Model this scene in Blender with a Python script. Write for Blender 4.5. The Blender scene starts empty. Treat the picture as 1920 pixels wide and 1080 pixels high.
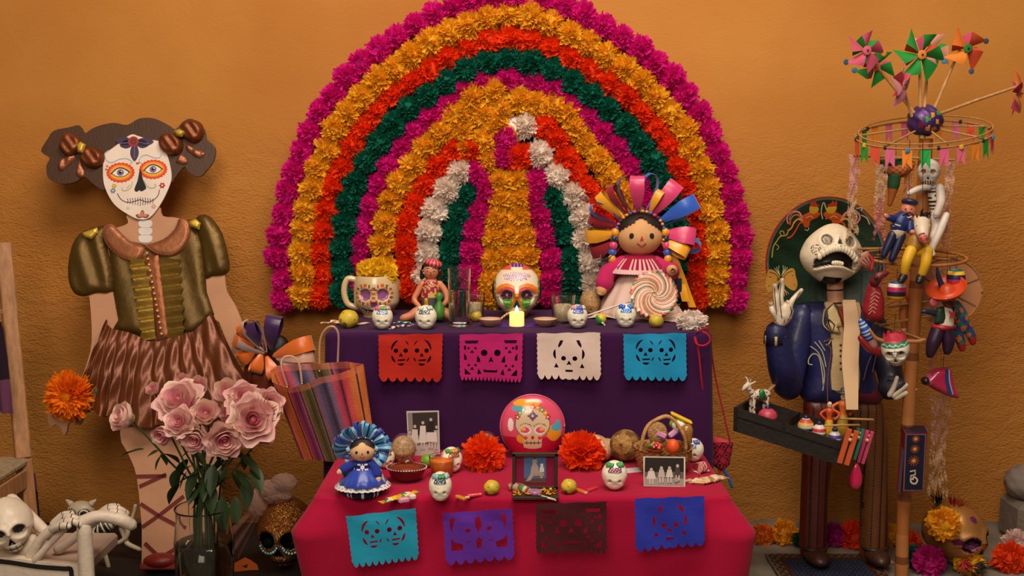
import bpy, math, random
import numpy as np
from mathutils import Vector, Matrix, Euler
from mathutils.geometry import tessellate_polygon
R = math.radians; PI = math.pi; TAU = 2*PI
random.seed(7); np.random.seed(7)
S = bpy.context.scene; COL = S.collection
# ---------------- camera ----------------
CF = 2025.0; CAM = Vector((0, -4.5, 1.57)); TH = math.atan(240/CF)
cd = bpy.data.cameras.new('camera'); cam = bpy.data.objects.new('camera', cd); COL.objects.link(cam)
cam.location = CAM; cam.rotation_euler = (PI/2-TH, 0, 0)
cd.lens = 36*CF/1920; cd.sensor_width = 36; cd.clip_start = .05
cd.dof.use_dof = False
S.camera = cam
# ---------------- light ----------------
W = bpy.data.worlds.new('world'); S.world = W; W.use_nodes = True
bg = W.node_tree.nodes['Background']; bg.inputs[0].default_value = (1, .80, .60, 1); bg.inputs[1].default_value = .12
def area(name, loc, target, size, power, col, sy=None):
    d = bpy.data.lights.new(name, 'AREA'); d.size = size; d.energy = power; d.color = col
    if sy: d.shape = 'RECTANGLE'; d.size_y = sy
    o = bpy.data.objects.new(name, d); COL.objects.link(o); o.location = loc
    o.rotation_euler = (Vector(target)-Vector(loc)).to_track_quat('-Z', 'Y').to_euler(); return o
area('patio_skylight', (0.3, -2.6, 4.6), (0, -.4, .9), 2.6, 165, (1, .89, .74), 1.5)
area('front_fill_light', (-.8, -5.6, 3.6), (0, 0, 1.5), 2.0, 115, (1, .87, .71), 2.0)  # soft frontal fill added to brighten the flowers; no known doorway behind it
S.view_settings.view_transform = 'Standard'; S.view_settings.look = 'None'
S.view_settings.gamma = 1; S.view_settings.exposure = 0.0; S.view_settings.use_curve_mapping = False
# ---------------- helpers ----------------
def lin(c):
    if isinstance(c, str):
        c = c.lstrip('#'); c = [int(c[i:i+2], 16)/255 for i in (0, 2, 4)]
        return tuple(x/12.92 if x <= .04045 else ((x+.055)/1.055)**2.4 for x in c)
    return tuple(c[:3])
def ray(px, py):
    F = Vector((0, math.cos(TH), -math.sin(TH))); U = Vector((0, math.sin(TH), math.cos(TH)))
    return F*CF + Vector((1, 0, 0))*(px-960) + U*(540-py)
def AY(px, py, y):
    d = ray(px, py); return CAM + d*((y-CAM.y)/d.y)
def AZ(px, py, z):
    d = ray(px, py); return CAM + d*((z-CAM.z)/d.z)
MW = {}
def _tag(o, label, cat, group, kind):
    if label: o['label'] = label
    if cat: o['category'] = cat
    if group: o['group'] = group
    if kind: o['kind'] = kind
def root(name, label, cat, loc, rot=(0, 0, 0), group=None, scale=1):
    o = bpy.data.objects.new(name, None); COL.objects.link(o); o.empty_display_size = .02
    o.location = loc; o.rotation_euler = rot; o.scale = (scale,)*3
    MW[o] = Matrix.Translation(Vector(loc)) @ Euler(rot).to_matrix().to_4x4() @ Matrix.Scale(scale, 4)
    _tag(o, label, cat, group, None); return o
def sub(name, parent, loc=(0,0,0)): pass
def LP(r, px, py, dy=0.0):
    """pixel -> local point of root r on its local plane y = dy"""
    M_ = MW[r]; Mi = M_.inverted(); o = Mi @ CAM; d = Mi.to_3x3() @ ray(px, py)
    return o + d*((dy-o.y)/d.y)
def copy_tree(o, **kw):
    c = o.copy(); COL.objects.link(c)
    for ch in list(o.children):
        g = ch.copy(); COL.objects.link(g); g.parent = c
        for s in list(ch.children):
            h = s.copy(); COL.objects.link(h); h.parent = g
    return c
MATS = {}
def nt(name):
    m = bpy.data.materials.new(name); m.use_nodes = True; n = m.node_tree.nodes; l = m.node_tree.links
    return m, n, l, n['Principled BSDF']
def vmat(kind, rough=.7, metal=0, bump=0, bscale=60, var=.10, vscale=9, transl=0, sheen=0, coat=0, spec=.5, stretch=None, alpha=1, glit=0, brough=None, sss=0):
    m, n, l, b = nt(kind)
    a = n.new('ShaderNodeVertexColor'); a.layer_name = 'Col'
    tc = n.new('ShaderNodeTexCoord'); src = tc.outputs['Object']
    if stretch:
        mp = n.new('ShaderNodeMapping'); mp.inputs['Scale'].default_value = stretch; l.new(src, mp.inputs[0]); src = mp.outputs[0]
    nz = n.new('ShaderNodeTexNoise'); nz.inputs['Scale'].default_value = vscale; nz.inputs['Detail'].default_value = 5; l.new(src, nz.inputs['Vector'])
    mr = n.new('ShaderNodeMapRange'); mr.inputs[1].default_value = .3; mr.inputs[2].default_value = .7
    mr.inputs[3].default_value = 1-var; mr.inputs[4].default_value = 1+var*.6; l.new(nz.outputs[0], mr.inputs[0])
    mx = n.new('ShaderNodeVectorMath'); mx.operation = 'SCALE'; l.new(a.outputs[0], mx.inputs[0]); l.new(mr.outputs[0], mx.inputs['Scale'])
    l.new(mx.outputs[0], b.inputs['Base Color'])
    b.inputs['Roughness'].default_value = rough; b.inputs['Metallic'].default_value = metal
    b.inputs['Specular IOR Level'].default_value = spec; b.inputs['Alpha'].default_value = alpha
    if sheen: b.inputs['Sheen Weight'].default_value = sheen
    if coat: b.inputs['Coat Weight'].default_value = coat; b.inputs['Coat Roughness'].default_value = .12
    if sss: b.inputs['Subsurface Weight'].default_value = sss; b.inputs['Subsurface Radius'].default_value = (.01, .006, .004)
    if bump:
        nb = n.new('ShaderNodeTexNoise'); nb.inputs['Scale'].default_value = bscale; nb.inputs['Detail'].default_value = 4; l.new(src, nb.inputs['Vector'])
        bp = n.new('ShaderNodeBump'); bp.inputs['Strength'].default_value = min(1, bump); bp.inputs['Distance'].default_value = .004
        l.new(nb.outputs[0], bp.inputs['Height']); l.new(bp.outputs[0], b.inputs['Normal'])
    if glit:
        v = n.new('ShaderNodeTexVoronoi'); v.inputs['Scale'].default_value = glit; l.new(src, v.inputs['Vector'])
        nm = n.new('ShaderNodeVectorMath'); nm.operation = 'SUBTRACT'; l.new(v.outputs['Color'], nm.inputs[0]); nm.inputs[1].default_value = (.5, .5, .5)
        g = n.new('ShaderNodeNewGeometry'); sc = n.new('ShaderNodeVectorMath'); sc.operation = 'MULTIPLY_ADD'
        l.new(nm.outputs[0], sc.inputs[0]); sc.inputs[1].default_value = (1.1, 1.1, 1.1); l.new(g.outputs['Normal'], sc.inputs[2])
        no = n.new('ShaderNodeVectorMath'); no.operation = 'NORMALIZE'; l.new(sc.outputs[0], no.inputs[0]); l.new(no.outputs[0], b.inputs['Normal'])
    if transl:
        t = n.new('ShaderNodeBsdfTranslucent'); l.new(mx.outputs[0], t.inputs[0]); ms = n.new('ShaderNodeMixShader')
        ms.inputs[0].default_value = transl; l.new(b.outputs[0], ms.inputs[1]); l.new(t.outputs[0], ms.inputs[2])
        l.new(ms.outputs[0], n['Material Output'].inputs[0])
    MATS[kind] = m; return m
vmat('matte', .8, bump=.25, bscale=90)
vmat('satin', .42, bump=.1, bscale=40, var=.06)
vmat('gloss', .22, bump=.08, bscale=25, var=.08, coat=.5)
vmat('papier', .5, bump=.5, bscale=55, var=.14, vscale=14, coat=.15)
vmat('bone', .6, bump=.5, bscale=45, var=.16, vscale=12)
vmat('cloth', .9, bump=.35, bscale=260, var=.10, vscale=5, sheen=.06, spec=.15)
vmat('ribbon', .34, bump=.12, bscale=30, var=.08, spec=.6, sheen=.3)
vmat('tissue', .75, var=.08, vscale=40, transl=.42, spec=.3)
vmat('paper', .7, bump=.5, bscale=22, var=.07, transl=.08, spec=.3)
vmat('foil', .42, metal=.55, bump=.7, bscale=26, var=.18, vscale=8)
vmat('copperpaper', .40, metal=.35, bump=.5, bscale=22, var=.2, vscale=7)
vmat('crumplefoil', .25, metal=.8, bump=1, bscale=160, var=.25, vscale=90)
vmat('wood', .6, bump=.4, bscale=30, var=.28, vscale=9, stretch=(7, 7, .8))
vmat('petal', .6, var=.08, vscale=30, transl=.22, sss=.0, spec=.3)
vmat('leaf', .5, var=.3, vscale=25, transl=.12)
vmat('sugar', .3, bump=.5, bscale=70, var=.06, vscale=30, coat=.35)
vmat('glitter', .35, metal=.75, var=.4, vscale=200, glit=420)
vmat('seeds', .7, bump=1, bscale=200, var=.6, vscale=150)
vmat('woven', .85, bump=.9, bscale=130, var=.25, vscale=60, spec=.2)
vmat('hair', .5, bump=.25, bscale=60, var=.12, stretch=(4, 4, 1))
vmat('cellophane', .12, var=.1, alpha=.14, spec=.9, bump=.6, bscale=20)
vmat('tulle', .6, var=.3, alpha=.45, glit=0, bump=.4, bscale=60)
vmat('photo', .3, var=.03, vscale=80)
def mk_glass(name, col=(1, 1, 1), rough=0, ior=1.45):
    m, n, l, b = nt(name); b.inputs['Base Color'].default_value = (*col, 1); b.inputs['Roughness'].default_value = rough
    b.inputs['IOR'].default_value = ior; b.inputs['Transmission Weight'].default_value = 1; MATS[name] = m
mk_glass('glass', (.96, .97, .95)); mk_glass('water', (.93, .97, .97), 0, 1.33); mk_glass('amber_glass', (.62, .45, .25), .03)
mk_glass('murky_water', (.45, .40, .24), .02, 1.33)
m_, n_, l_, b_ = nt('candle_glow'); b_.inputs['Base Color'].default_value = (.9, .62, .2, 1); b_.inputs['Emission Color'].default_value = (1, .60, .16, 1); b_.inputs['Emission Strength'].default_value = 1.0; MATS['candle_glow'] = m_
m_, n_, l_, b_ = nt('flame'); b_.inputs['Base Color'].default_value = (1, .8, .4, 1); b_.inputs['Emission Color'].default_value = (1, .75, .3, 1); b_.inputs['Emission Strength'].default_value = 2.5; MATS['flame'] = m_

class M:
    def __init__(s): s.V = []; s.F = []; s.C = []; s.S = []; s.n = 0; s.T = None; s.f = None
    def add(s, V, F, C, smooth=True):
        V = np.asarray(V, float).reshape(-1, 3)
        if s.T is not None:
            A = np.array(s.T); V = V @ A[:3, :3].T + A[:3, 3]
        if s.f is not None: V = s.f(V)
        s.V.append(V); k = s.n; s.n += len(V)
        s.F.extend([tuple(i+k for i in f) for f in F])
        C = np.asarray(lin(C) if isinstance(C, (str, tuple)) else C, float)
        if C.ndim == 1: C = np.tile(C[:3], (len(F), 1))
        s.C.append(C); s.S.extend([smooth]*len(F)); return s
    def grid(s, P, col, cu=False, cv=False, smooth=True, caps=False, thick=0):
        P = np.asarray(P, float); nu, nv = P.shape[:2]
        if thick:
            du = np.gradient(P, axis=0); dv = np.gradient(P, axis=1); N = np.cross(du, dv)
            N /= (np.linalg.norm(N, axis=2, keepdims=True)+1e-9); Q = P-N*thick
            s.grid(P, col, cu, cv, smooth); s.grid(Q, col, cu, cv, smooth)
            c0 = col if not callable(col) else None
            def edge(a, b, sl):
                if c0 is not None and np.ndim(c0) < 2: s.grid(np.stack([a, b]), c0, smooth=False)
                else: s.grid(np.stack([a, b]), (lambda c, u, v: col(c, *sl(v))) if c0 is None else sl(c0), smooth=False)
            if not cu:
                edge(P[0], Q[0], (lambda v: (v*0, v)) if c0 is None else (lambda c: c[:1])); edge(P[-1], Q[-1], (lambda v: (v*0+1, v)) if c0 is None else (lambda c: c[-1:]))
            if not cv:
                edge(P[:, 0], Q[:, 0], (lambda v: (v, v*0)) if c0 is None else (lambda c: c[:, :1].transpose(1, 0, 2))); edge(P[:, -1], Q[:, -1], (lambda v: (v, v*0+1)) if c0 is None else (lambda c: c[:, -1:].transpose(1, 0, 2)))
            return s
        I = np.arange(nu*nv).reshape(nu, nv)
        if cu: I = np.vstack([I, I[:1]])
        if cv: I = np.hstack([I, I[:, :1]])
        a, b, c, d = I[:-1, :-1], I[1:, :-1], I[1:, 1:], I[:-1, 1:]
        F = np.stack([a, b, c, d], -1).reshape(-1, 4)
        V = P.reshape(-1, 3)
        if callable(col):
            cc = V[F].mean(1); gu, gv = np.meshgrid((np.arange(a.shape[0])+.5)/a.shape[0], (np.arange(a.shape[1])+.5)/a.shape[1], indexing='ij')
            C = np.asarray(col(cc, gu.ravel(), gv.ravel()), float)
        elif isinstance(col, np.ndarray) and col.ndim == 3: C = col.reshape(-1, 3)
        else: C = col
        F = [tuple(f) for f in F.tolist()]
        if caps:
            C = np.asarray(lin(C) if isinstance(C, (str, tuple)) else C, float)
            if C.ndim == 1: C = np.tile(C[:3], (len(F), 1))
            F.append(tuple(I[0, :nv].tolist()[::-1])); F.append(tuple(I[-1, :nv].tolist())); C = np.vstack([C, C[:1], C[-1:]])
        return s.add(V, F, C, smooth)
    def ball(s, c, r, col, nu=20, nv=14, fn=None, rot=None):
        """poles on z; fn maps unit dirs (N,3)->(N,3) before scaling; u runs down, v runs round"""
        if not isinstance(r, (tuple, list)): r = (r, r, r)
        th = np.linspace(1e-3, PI-1e-3, nv); ph = np.linspace(0, TAU, nu, endpoint=False)
        T, Pp = np.meshgrid(th, ph, indexing='ij')
        D = np.stack([np.sin(T)*np.sin(Pp), -np.sin(T)*np.cos(Pp), np.cos(T)], -1)
        if fn: D = fn(D.reshape(-1, 3)).reshape(D.shape)
        D = D*np.array(r)
        if rot is not None: D = D @ np.array(Euler(rot).to_matrix()).T
        return s.grid(D+np.array(c), col, cv=True)
    def lathe(s, prof, col, n=24, c=(0, 0, 0), rot=None, smooth=True, cols=None, sx=1, sy=1, wob=None):
        prof = np.array(prof, float); a = np.linspace(0, TAU, n, endpoint=False)
        P = np.zeros((len(prof), n, 3)); rr = prof[:, :1]*np.ones((1, n))
        if wob: rr = rr*wob(a[None, :], prof[:, 1:2])
        P[..., 0] = rr*np.cos(a)*sx; P[..., 1] = rr*np.sin(a)*sy; P[..., 2] = prof[:, 1:2]
        if rot is not None: P = P @ np.array(Euler(rot).to_matrix()).T
        if cols is not None: NR = P.shape[0]; cl_ = [lin(x) for x in cols]; col = np.repeat(np.array([cl_[int(i*len(cl_)/(NR-1))] for i in range(NR-1)])[:, None, :], n, 1)
        return s.grid(P+np.array(c), col, cv=True, smooth=smooth)
    def tube(s, pts, r, col, n=8, flat=1.0, cols=None):
        pts = np.array([tuple(p) for p in pts], float); k = len(pts); r = np.broadcast_to(np.array(r, float), (k,))
        t = np.gradient(pts, axis=0); t /= np.linalg.norm(t, axis=1, keepdims=True)+1e-12
        up = np.array([0, 1, 0.]) if abs(t[0][1]) < .9 else np.array([1., 0, 0]); P = np.zeros((k, n, 3)); a = np.linspace(0, TAU, n, endpoint=False)
        for i in range(k):
            x = np.cross(t[i], up); x /= np.linalg.norm(x)+1e-12; up = np.cross(x, t[i])
            P[i] = pts[i]+r[i]*(np.outer(np.cos(a), x)+flat*np.outer(np.sin(a), up))
        if cols is not None: NR = P.shape[0]; cl_ = [lin(x) for x in cols]; col = np.repeat(np.array([cl_[int(i*len(cl_)/(NR-1))] for i in range(NR-1)])[:, None, :], n, 1)
        return s.grid(P, col, cv=True, caps=True)
    def limb(s, pts, r, col, n=10, sub=5, cols=None):
        """smooth curved tube with rounded ends through points"""
        pts = [np.array(tuple(p), float) for p in pts]; k = len(pts); r = list(np.broadcast_to(np.array(r, float), (k,)))
        P = []; Rr = []
        for i in range(k-1):
            p0 = pts[max(i-1, 0)]; p1 = pts[i]; p2 = pts[i+1]; p3 = pts[min(i+2, k-1)]
            for j in range(sub):
                t = j/sub; P.append(.5*((2*p1)+(p2-p0)*t+(2*p0-5*p1+4*p2-p3)*t*t+(3*p1-p0-3*p2+p3)*t**3)); Rr.append(r[i]*(1-t)+r[i+1]*t)
        P.append(pts[-1]); Rr.append(r[-1])
        d0 = P[0]-P[1]; d0 /= np.linalg.norm(d0)+1e-12; d1 = P[-1]-P[-2]; d1 /= np.linalg.norm(d1)+1e-12
        P = [P[0]+d0*Rr[0]*.9, P[0]+d0*Rr[0]*.6]+P+[P[-1]+d1*Rr[-1]*.6, P[-1]+d1*Rr[-1]*.9]
        Rr = [Rr[0]*.3, Rr[0]*.75]+Rr+[Rr[-1]*.75, Rr[-1]*.3]
        return s.tube(P, Rr, col, n)
    def box(s, c, d, col, bev=.08, rot=None):
        dx, dy, dz = [x/2 for x in d]; b = min(d)*bev; V = []; idx = {}
        for sx in (-1, 1):
            for sy in (-1, 1):
                for sz in (-1, 1):
                    for ax in range(3):
                        v = [sx*(dx-b), sy*(dy-b), sz*(dz-b)]; v[ax] = (sx*dx, sy*dy, sz*dz)[ax]; idx[(sx, sy, sz, ax)] = len(V); V.append(v)
        F = []
        for ax in range(3):
            o1, o2 = [(1, 2), (2, 0), (0, 1)][ax]
            for sg in (-1, 1):
                f = []
                for a, b2 in ((-1, -1), (1, -1), (1, 1), (-1, 1)):
                    k = [0, 0, 0]; k[ax] = sg; k[o1] = a; k[o2] = b2; f.append(idx[(*k, ax)])
                F.append(tuple(f if sg > 0 else f[::-1]))
            for a in (-1, 1):
                for b2 in (-1, 1):
                    k = [[0]*3, [0]*3]
                    for j, sg in enumerate((-1, 1)): k[j][ax] = sg; k[j][o1] = a; k[j][o2] = b2
                    F.append((idx[(*k[0], o1)], idx[(*k[1], o1)], idx[(*k[1], o2)], idx[(*k[0], o2)]))
        for sx in (-1, 1):
            for sy in (-1, 1):
                for sz in (-1, 1): F.append(tuple(idx[(sx, sy, sz, ax)] for ax in range(3)))
        V = np.array(V)
        if rot is not None: V = V @ np.array(Euler(rot).to_matrix()).T
        return s.add(V+np.array(c), F, col, False)
    def poly(s, outer, col, y0=0, y1=.004, holes=(), mp=None, side=None):
        """2D outline (x,z) extruded along y from y0 (front) to y1; holes cut through"""
        loops = [outer]+list(holes); pts = [Vector((p[0], p[1], 0)) for L_ in loops for p in L_]
        tri = tessellate_polygon([[Vector((p[0], p[1], 0)) for p in L_] for L_ in loops])
        n = len(pts); A = np.array([(p.x, y0, p.y) for p in pts]); B = A.copy(); B[:, 1] = y1
        F = [tuple(t) for t in tri]+[tuple(i+n for i in t[::-1]) for t in tri]; k = 0
        for L_ in loops:
            m = len(L_)
            for i in range(m): a = k+i; b = k+(i+1) % m; F.append((a, b, b+n, a+n))
            k += m
        V = np.vstack([A, B])
        if mp: V = mp(V)
        return s.add(V, F, col, False)
    def stroke(s, pts, w, col, y=0, t=.001, mp=None):
        pts = np.array([(p[0], p[1]) for p in pts], float); k = len(pts); d = np.gradient(pts, axis=0); d /= np.linalg.norm(d, axis=1, keepdims=True)+1e-12
        nn = np.stack([-d[:, 1], d[:, 0]], 1); w = np.broadcast_to(np.array(w, float), (k,))[:, None]/2
        o = np.vstack([pts+nn*w, (pts-nn*w)[::-1]]); A = np.stack([o[:, 0], np.full(2*k, y), o[:, 1]], 1); B = A.copy(); B[:, 1] = y+t
        V = np.vstack([A, B]); n = 2*k; F = []
        for i in range(k-1): F.append((i, i+1, n-2-i, n-1-i)); F.append((n+i, n+i+1, n+n-2-i, n+n-1-i)[::-1])
        for i in range(n): j = (i+1) % n; F.append((i, j, j+n, i+n))
        if mp: V = mp(V)
        return s.add(V, F, col, False)
    def dot(s, x, z, r, col, y=0, t=.001, n=14, rz=None, mp=None):
        rz = rz or r; return s.poly([(x+r*math.cos(a*TAU/n), z+rz*math.sin(a*TAU/n)) for a in range(n)], col, y, y+t, mp=mp)
    def mesh(s, name):
        me = bpy.data.meshes.new(name); V = np.vstack(s.V); me.from_pydata(V.tolist(), [], s.F)
        C = np.vstack(s.C); cnt = np.array([len(f) for f in s.F]); C = np.repeat(C, cnt, 0); C = np.hstack([C, np.ones((len(C), 1))])
        ca = me.color_attributes.new('Col', 'FLOAT_COLOR', 'CORNER'); ca.data.foreach_set('color', C.astype(np.float32).ravel())
        me.polygons.foreach_set('use_smooth', s.S); me.update(); return me
    def build(s, name, mat, parent=None, label=None, cat=None, group=None, kind=None, loc=None, rot=None, fix=False):
        me = s.mesh(name); me.materials.append(MATS[mat] if isinstance(mat, str) else mat)
        if fix:
            import bmesh
            bm = bmesh.new(); bm.from_mesh(me); bmesh.ops.remove_doubles(bm, verts=bm.verts, dist=1e-6); bmesh.ops.recalc_face_normals(bm, faces=bm.faces); bm.to_mesh(me); bm.free()
        return link(name, me, parent, label, cat, group, kind, loc, rot)
def link(name, me, parent=None, label=None, cat=None, group=None, kind=None, loc=None, rot=None, scale=None):
    o = bpy.data.objects.new(name, me); COL.objects.link(o)
    if parent: o.parent = parent
    if loc is not None: o.location = loc
    if rot is not None: o.rotation_euler = rot
    if scale is not None: o.scale = (scale,)*3 if not hasattr(scale, '__len__') else scale
    _tag(o, label, cat, group, kind); return o
def sm(x, a, b):
    t = np.clip((x-a)/(b-a), 0, 1); return t*t*(3-2*t)
def mixc(c1, c2, t):
    c1 = np.array(lin(c1)); c2 = np.array(lin(c2)); return c1+(c2-c1)*np.asarray(t)[..., None]
def paint(base, layers):
    """colour function: list of (mask_fn(c,u,v)->bool array, colour)"""
    def f(c, u, v):
        C = np.tile(np.array(lin(base)), (len(c), 1))
        for fn, col in layers: C[fn(c, u, v)] = lin(col)
        return C
    return f
def ell(cx, cz, rx, rz=None, ci=0, cj=2):
    rz = rz or rx; return lambda c, u, v: ((c[:, ci]-cx)/rx)**2+((c[:, cj]-cz)/rz)**2 < 1
def circ(cx, cz, r, n=20, rz=None, a0=0): return [(cx+r*math.cos(a0+i*TAU/n), cz+(rz or r)*math.sin(a0+i*TAU/n)) for i in range(n)]
def smoothpoly(pts, k=4, closed=True):
    out = []; n = len(pts)
    for i in range(n if closed else n-1):
        g = lambda j: np.array(pts[j % n] if closed else pts[max(0, min(n-1, j))][:2], float)
        p0, p1, p2, p3 = g(i-1), g(i), g(i+1), g(i+2)
        for j in range(k):
            t = j/k; out.append(tuple(.5*((2*p1)+(p2-p0)*t+(2*p0-5*p1+4*p2-p3)*t*t+(3*p1-p0-3*p2+p3)*t**3)))
    if not closed: out.append(tuple(pts[-1]))
    return out
# ---- flowers ----
def puff_mesh(name, R_, col, n=80, jag=.35, seed=0, wide=.62, deep=1.0, curl=.3, dark=.06, core=.74):
    """ruffled tissue-paper flower: many crimped petals fanning out of one centre"""
    rs = np.random.RandomState(seed); m = M(); base = np.array(lin(col)); ga = PI*(3-5**.5)
    for i in range(n):
        z = 1-2*(i+.5)/n; z = z*.92; a = i*ga+rs.uniform(-.3, .3); rr = math.sqrt(1-z*z)
        d = np.array([rr*math.cos(a), -abs(1) * z, rr*math.sin(a)]); d = d/np.linalg.norm(d)
        t = np.cross(d, rs.normal(size=3)); t /= np.linalg.norm(t); b = np.cross(d, t)
        us = np.linspace(-1, 1, 6); vs = np.array([.35, .72, 1.0]); P = np.zeros((3, 6, 3)); w = wide*R_*rs.uniform(.8, 1.2)
        lift = rs.uniform(.88, 1.08)
        for j, v in enumerate(vs):
            for k, u in enumerate(us):
                L = R_*v*lift*(1-.09*u*u)
                if j == 2: L *= 1+rs.uniform(-jag, jag)*.35
                crimp = (math.sin(u*9+i)*.065+rs.uniform(-.05, .05))*R_*v
                P[j, k] = d*L*np.array([1, deep, 1])+t*u*w*(.45+.5*v)+b*(crimp+curl*R_*(v-.35)*(.5 if i % 2 else -.5)*v)
        f = 1-dark*rs.uniform(0, 1); C = np.clip(np.tile(base*f, (2, 5, 1))*rs.uniform(.92, 1.08, (2, 5, 1)), 0, 1)
        m.grid(P, C, smooth=False)
    m.ball((0, 0, 0), R_*core, tuple(base*.95), 14, 10)
    me = m.mesh(name); me.materials.append(MATS['tissue']); return me
from mathutils.geometry import delaunay_2d_cdt
def _pip(p, poly):
    x, y = p; c = False; n = len(poly); j = n-1
    for i in range(n):
        a, b = poly[i], poly[j]
        if (a[1] > y) != (b[1] > y) and x < (b[0]-a[0])*(y-a[1])/(b[1]-a[1]+1e-15)+a[0]: c = not c
        j = i
    return c
def pillow(m, outline, col, h=.02, w=.03, step=.012, y=0, back=True, fn=None, mp=None, smooth=True):
    """puffed relief: 2D outline (x,z) filled and raised towards -y by h within w of the edge"""
    o = [tuple(p[:2]) for p in outline]; xs = [p[0] for p in o]; zs = [p[1] for p in o]
    dense = []
    for i in range(len(o)):
        a, b = o[i], o[(i+1) % len(o)]; k = max(1, int(math.dist(a, b)/step))
        dense += [(a[0]+(b[0]-a[0])*t/k, a[1]+(b[1]-a[1])*t/k) for t in range(k)]
    pts = list(dense); A = np.array(dense); r = 0; z = min(zs)+step*.5
    while z < max(zs):
        x = min(xs)+(step*.5 if r % 2 else 0)
        while x < max(xs):
            if _pip((x, z), o) and np.min(np.hypot(A[:, 0]-x, A[:, 1]-z)) > step*.5: pts.append((x, z))
            x += step
        z += step*.87; r += 1
    n = len(dense); res = delaunay_2d_cdt([Vector(p) for p in pts], [(i, (i+1) % n) for i in range(n)], [list(range(n))], 1, 1e-7)
    P = np.array([(v.x, v.y) for v in res[0]]); F = [tuple(f) for f in res[2]]
    S0 = A; S1 = np.roll(A, -1, 0); d = S1-S0; L = (d**2).sum(1)+1e-15
    T = np.clip((((P[:, None]-S0[None])*d[None]).sum(2))/L, 0, 1); D = np.linalg.norm(P[:, None]-(S0+T[..., None]*d), axis=2).min(1)
    t = np.clip(D/w, 0, 1); H = h*np.sqrt(np.clip(1-(1-t)**2, 0, 1))
    V = np.stack([P[:, 0], y-H, P[:, 1]], 1)
    if fn: V[:, 1] -= fn(P[:, 0], P[:, 1], t)
    Vm = mp(V) if mp else V
    if callable(col): c = P[np.array([f[:3] for f in F])].mean(1); C = col(np.stack([c[:, 0], c[:, 0]*0, c[:, 1]], 1), None, None)
    else: C = col
    m.add(Vm, F, C, smooth)
    if back:
        B = V.copy(); B[:, 1] = y+.002; Bm = mp(B) if mp else B; m.add(Bm, [f[::-1] for f in F], C, False)
    return m

def holed(m, outer, holes, col, mp, step=.012, t=.0005):
    """thin sheet with cut-outs, finely triangulated so that it can ripple"""
    loops = [outer]+list(holes); pts = []; ed = []
    for L_ in loops:
        k = len(pts); pts += [tuple(p) for p in L_]; n = len(L_); ed += [(k+i, k+(i+1) % n) for i in range(n)]
    A = np.array(pts); x0, z0 = A.min(0); x1, z1 = A.max(0); z = z0+step/2; r = 0
    while z < z1:
        x = x0+(step/2 if r % 2 else 0)
        while x < x1:
            if _pip((x, z), outer) and np.min(np.hypot(A[:, 0]-x, A[:, 1]-z)) > step*.35: pts.append((x, z))
            x += step
        z += step*.87; r += 1
    res = delaunay_2d_cdt([Vector(p) for p in pts], ed, [], 0, 1e-7); P = np.array([(v.x, v.y) for v in res[0]]); F = []
    for f in res[2]:
        c = tuple(P[list(f)].mean(0))
        if _pip(c, outer) and not any(_pip(c, h) for h in holes): F.append(tuple(f))
    V = np.stack([P[:, 0], P[:, 0]*0, P[:, 1]], 1); V = mp(V); m.add(V, F, col, False); V2 = V.copy(); V2[:, 1] += t; m.add(V2, [f[::-1] for f in F], col, False)
vmat('bagcloth', .55, bump=.6, bscale=300, var=.12, vscale=30, transl=.12, coat=.1)
vmat('clearplastic', .12, var=.05, alpha=.55, spec=.8)
vmat('goldpaint', .38, metal=.45, bump=.3, bscale=40, var=.2, vscale=18)
vmat('stone', .9, bump=.9, bscale=35, var=.2, vscale=14)
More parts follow.
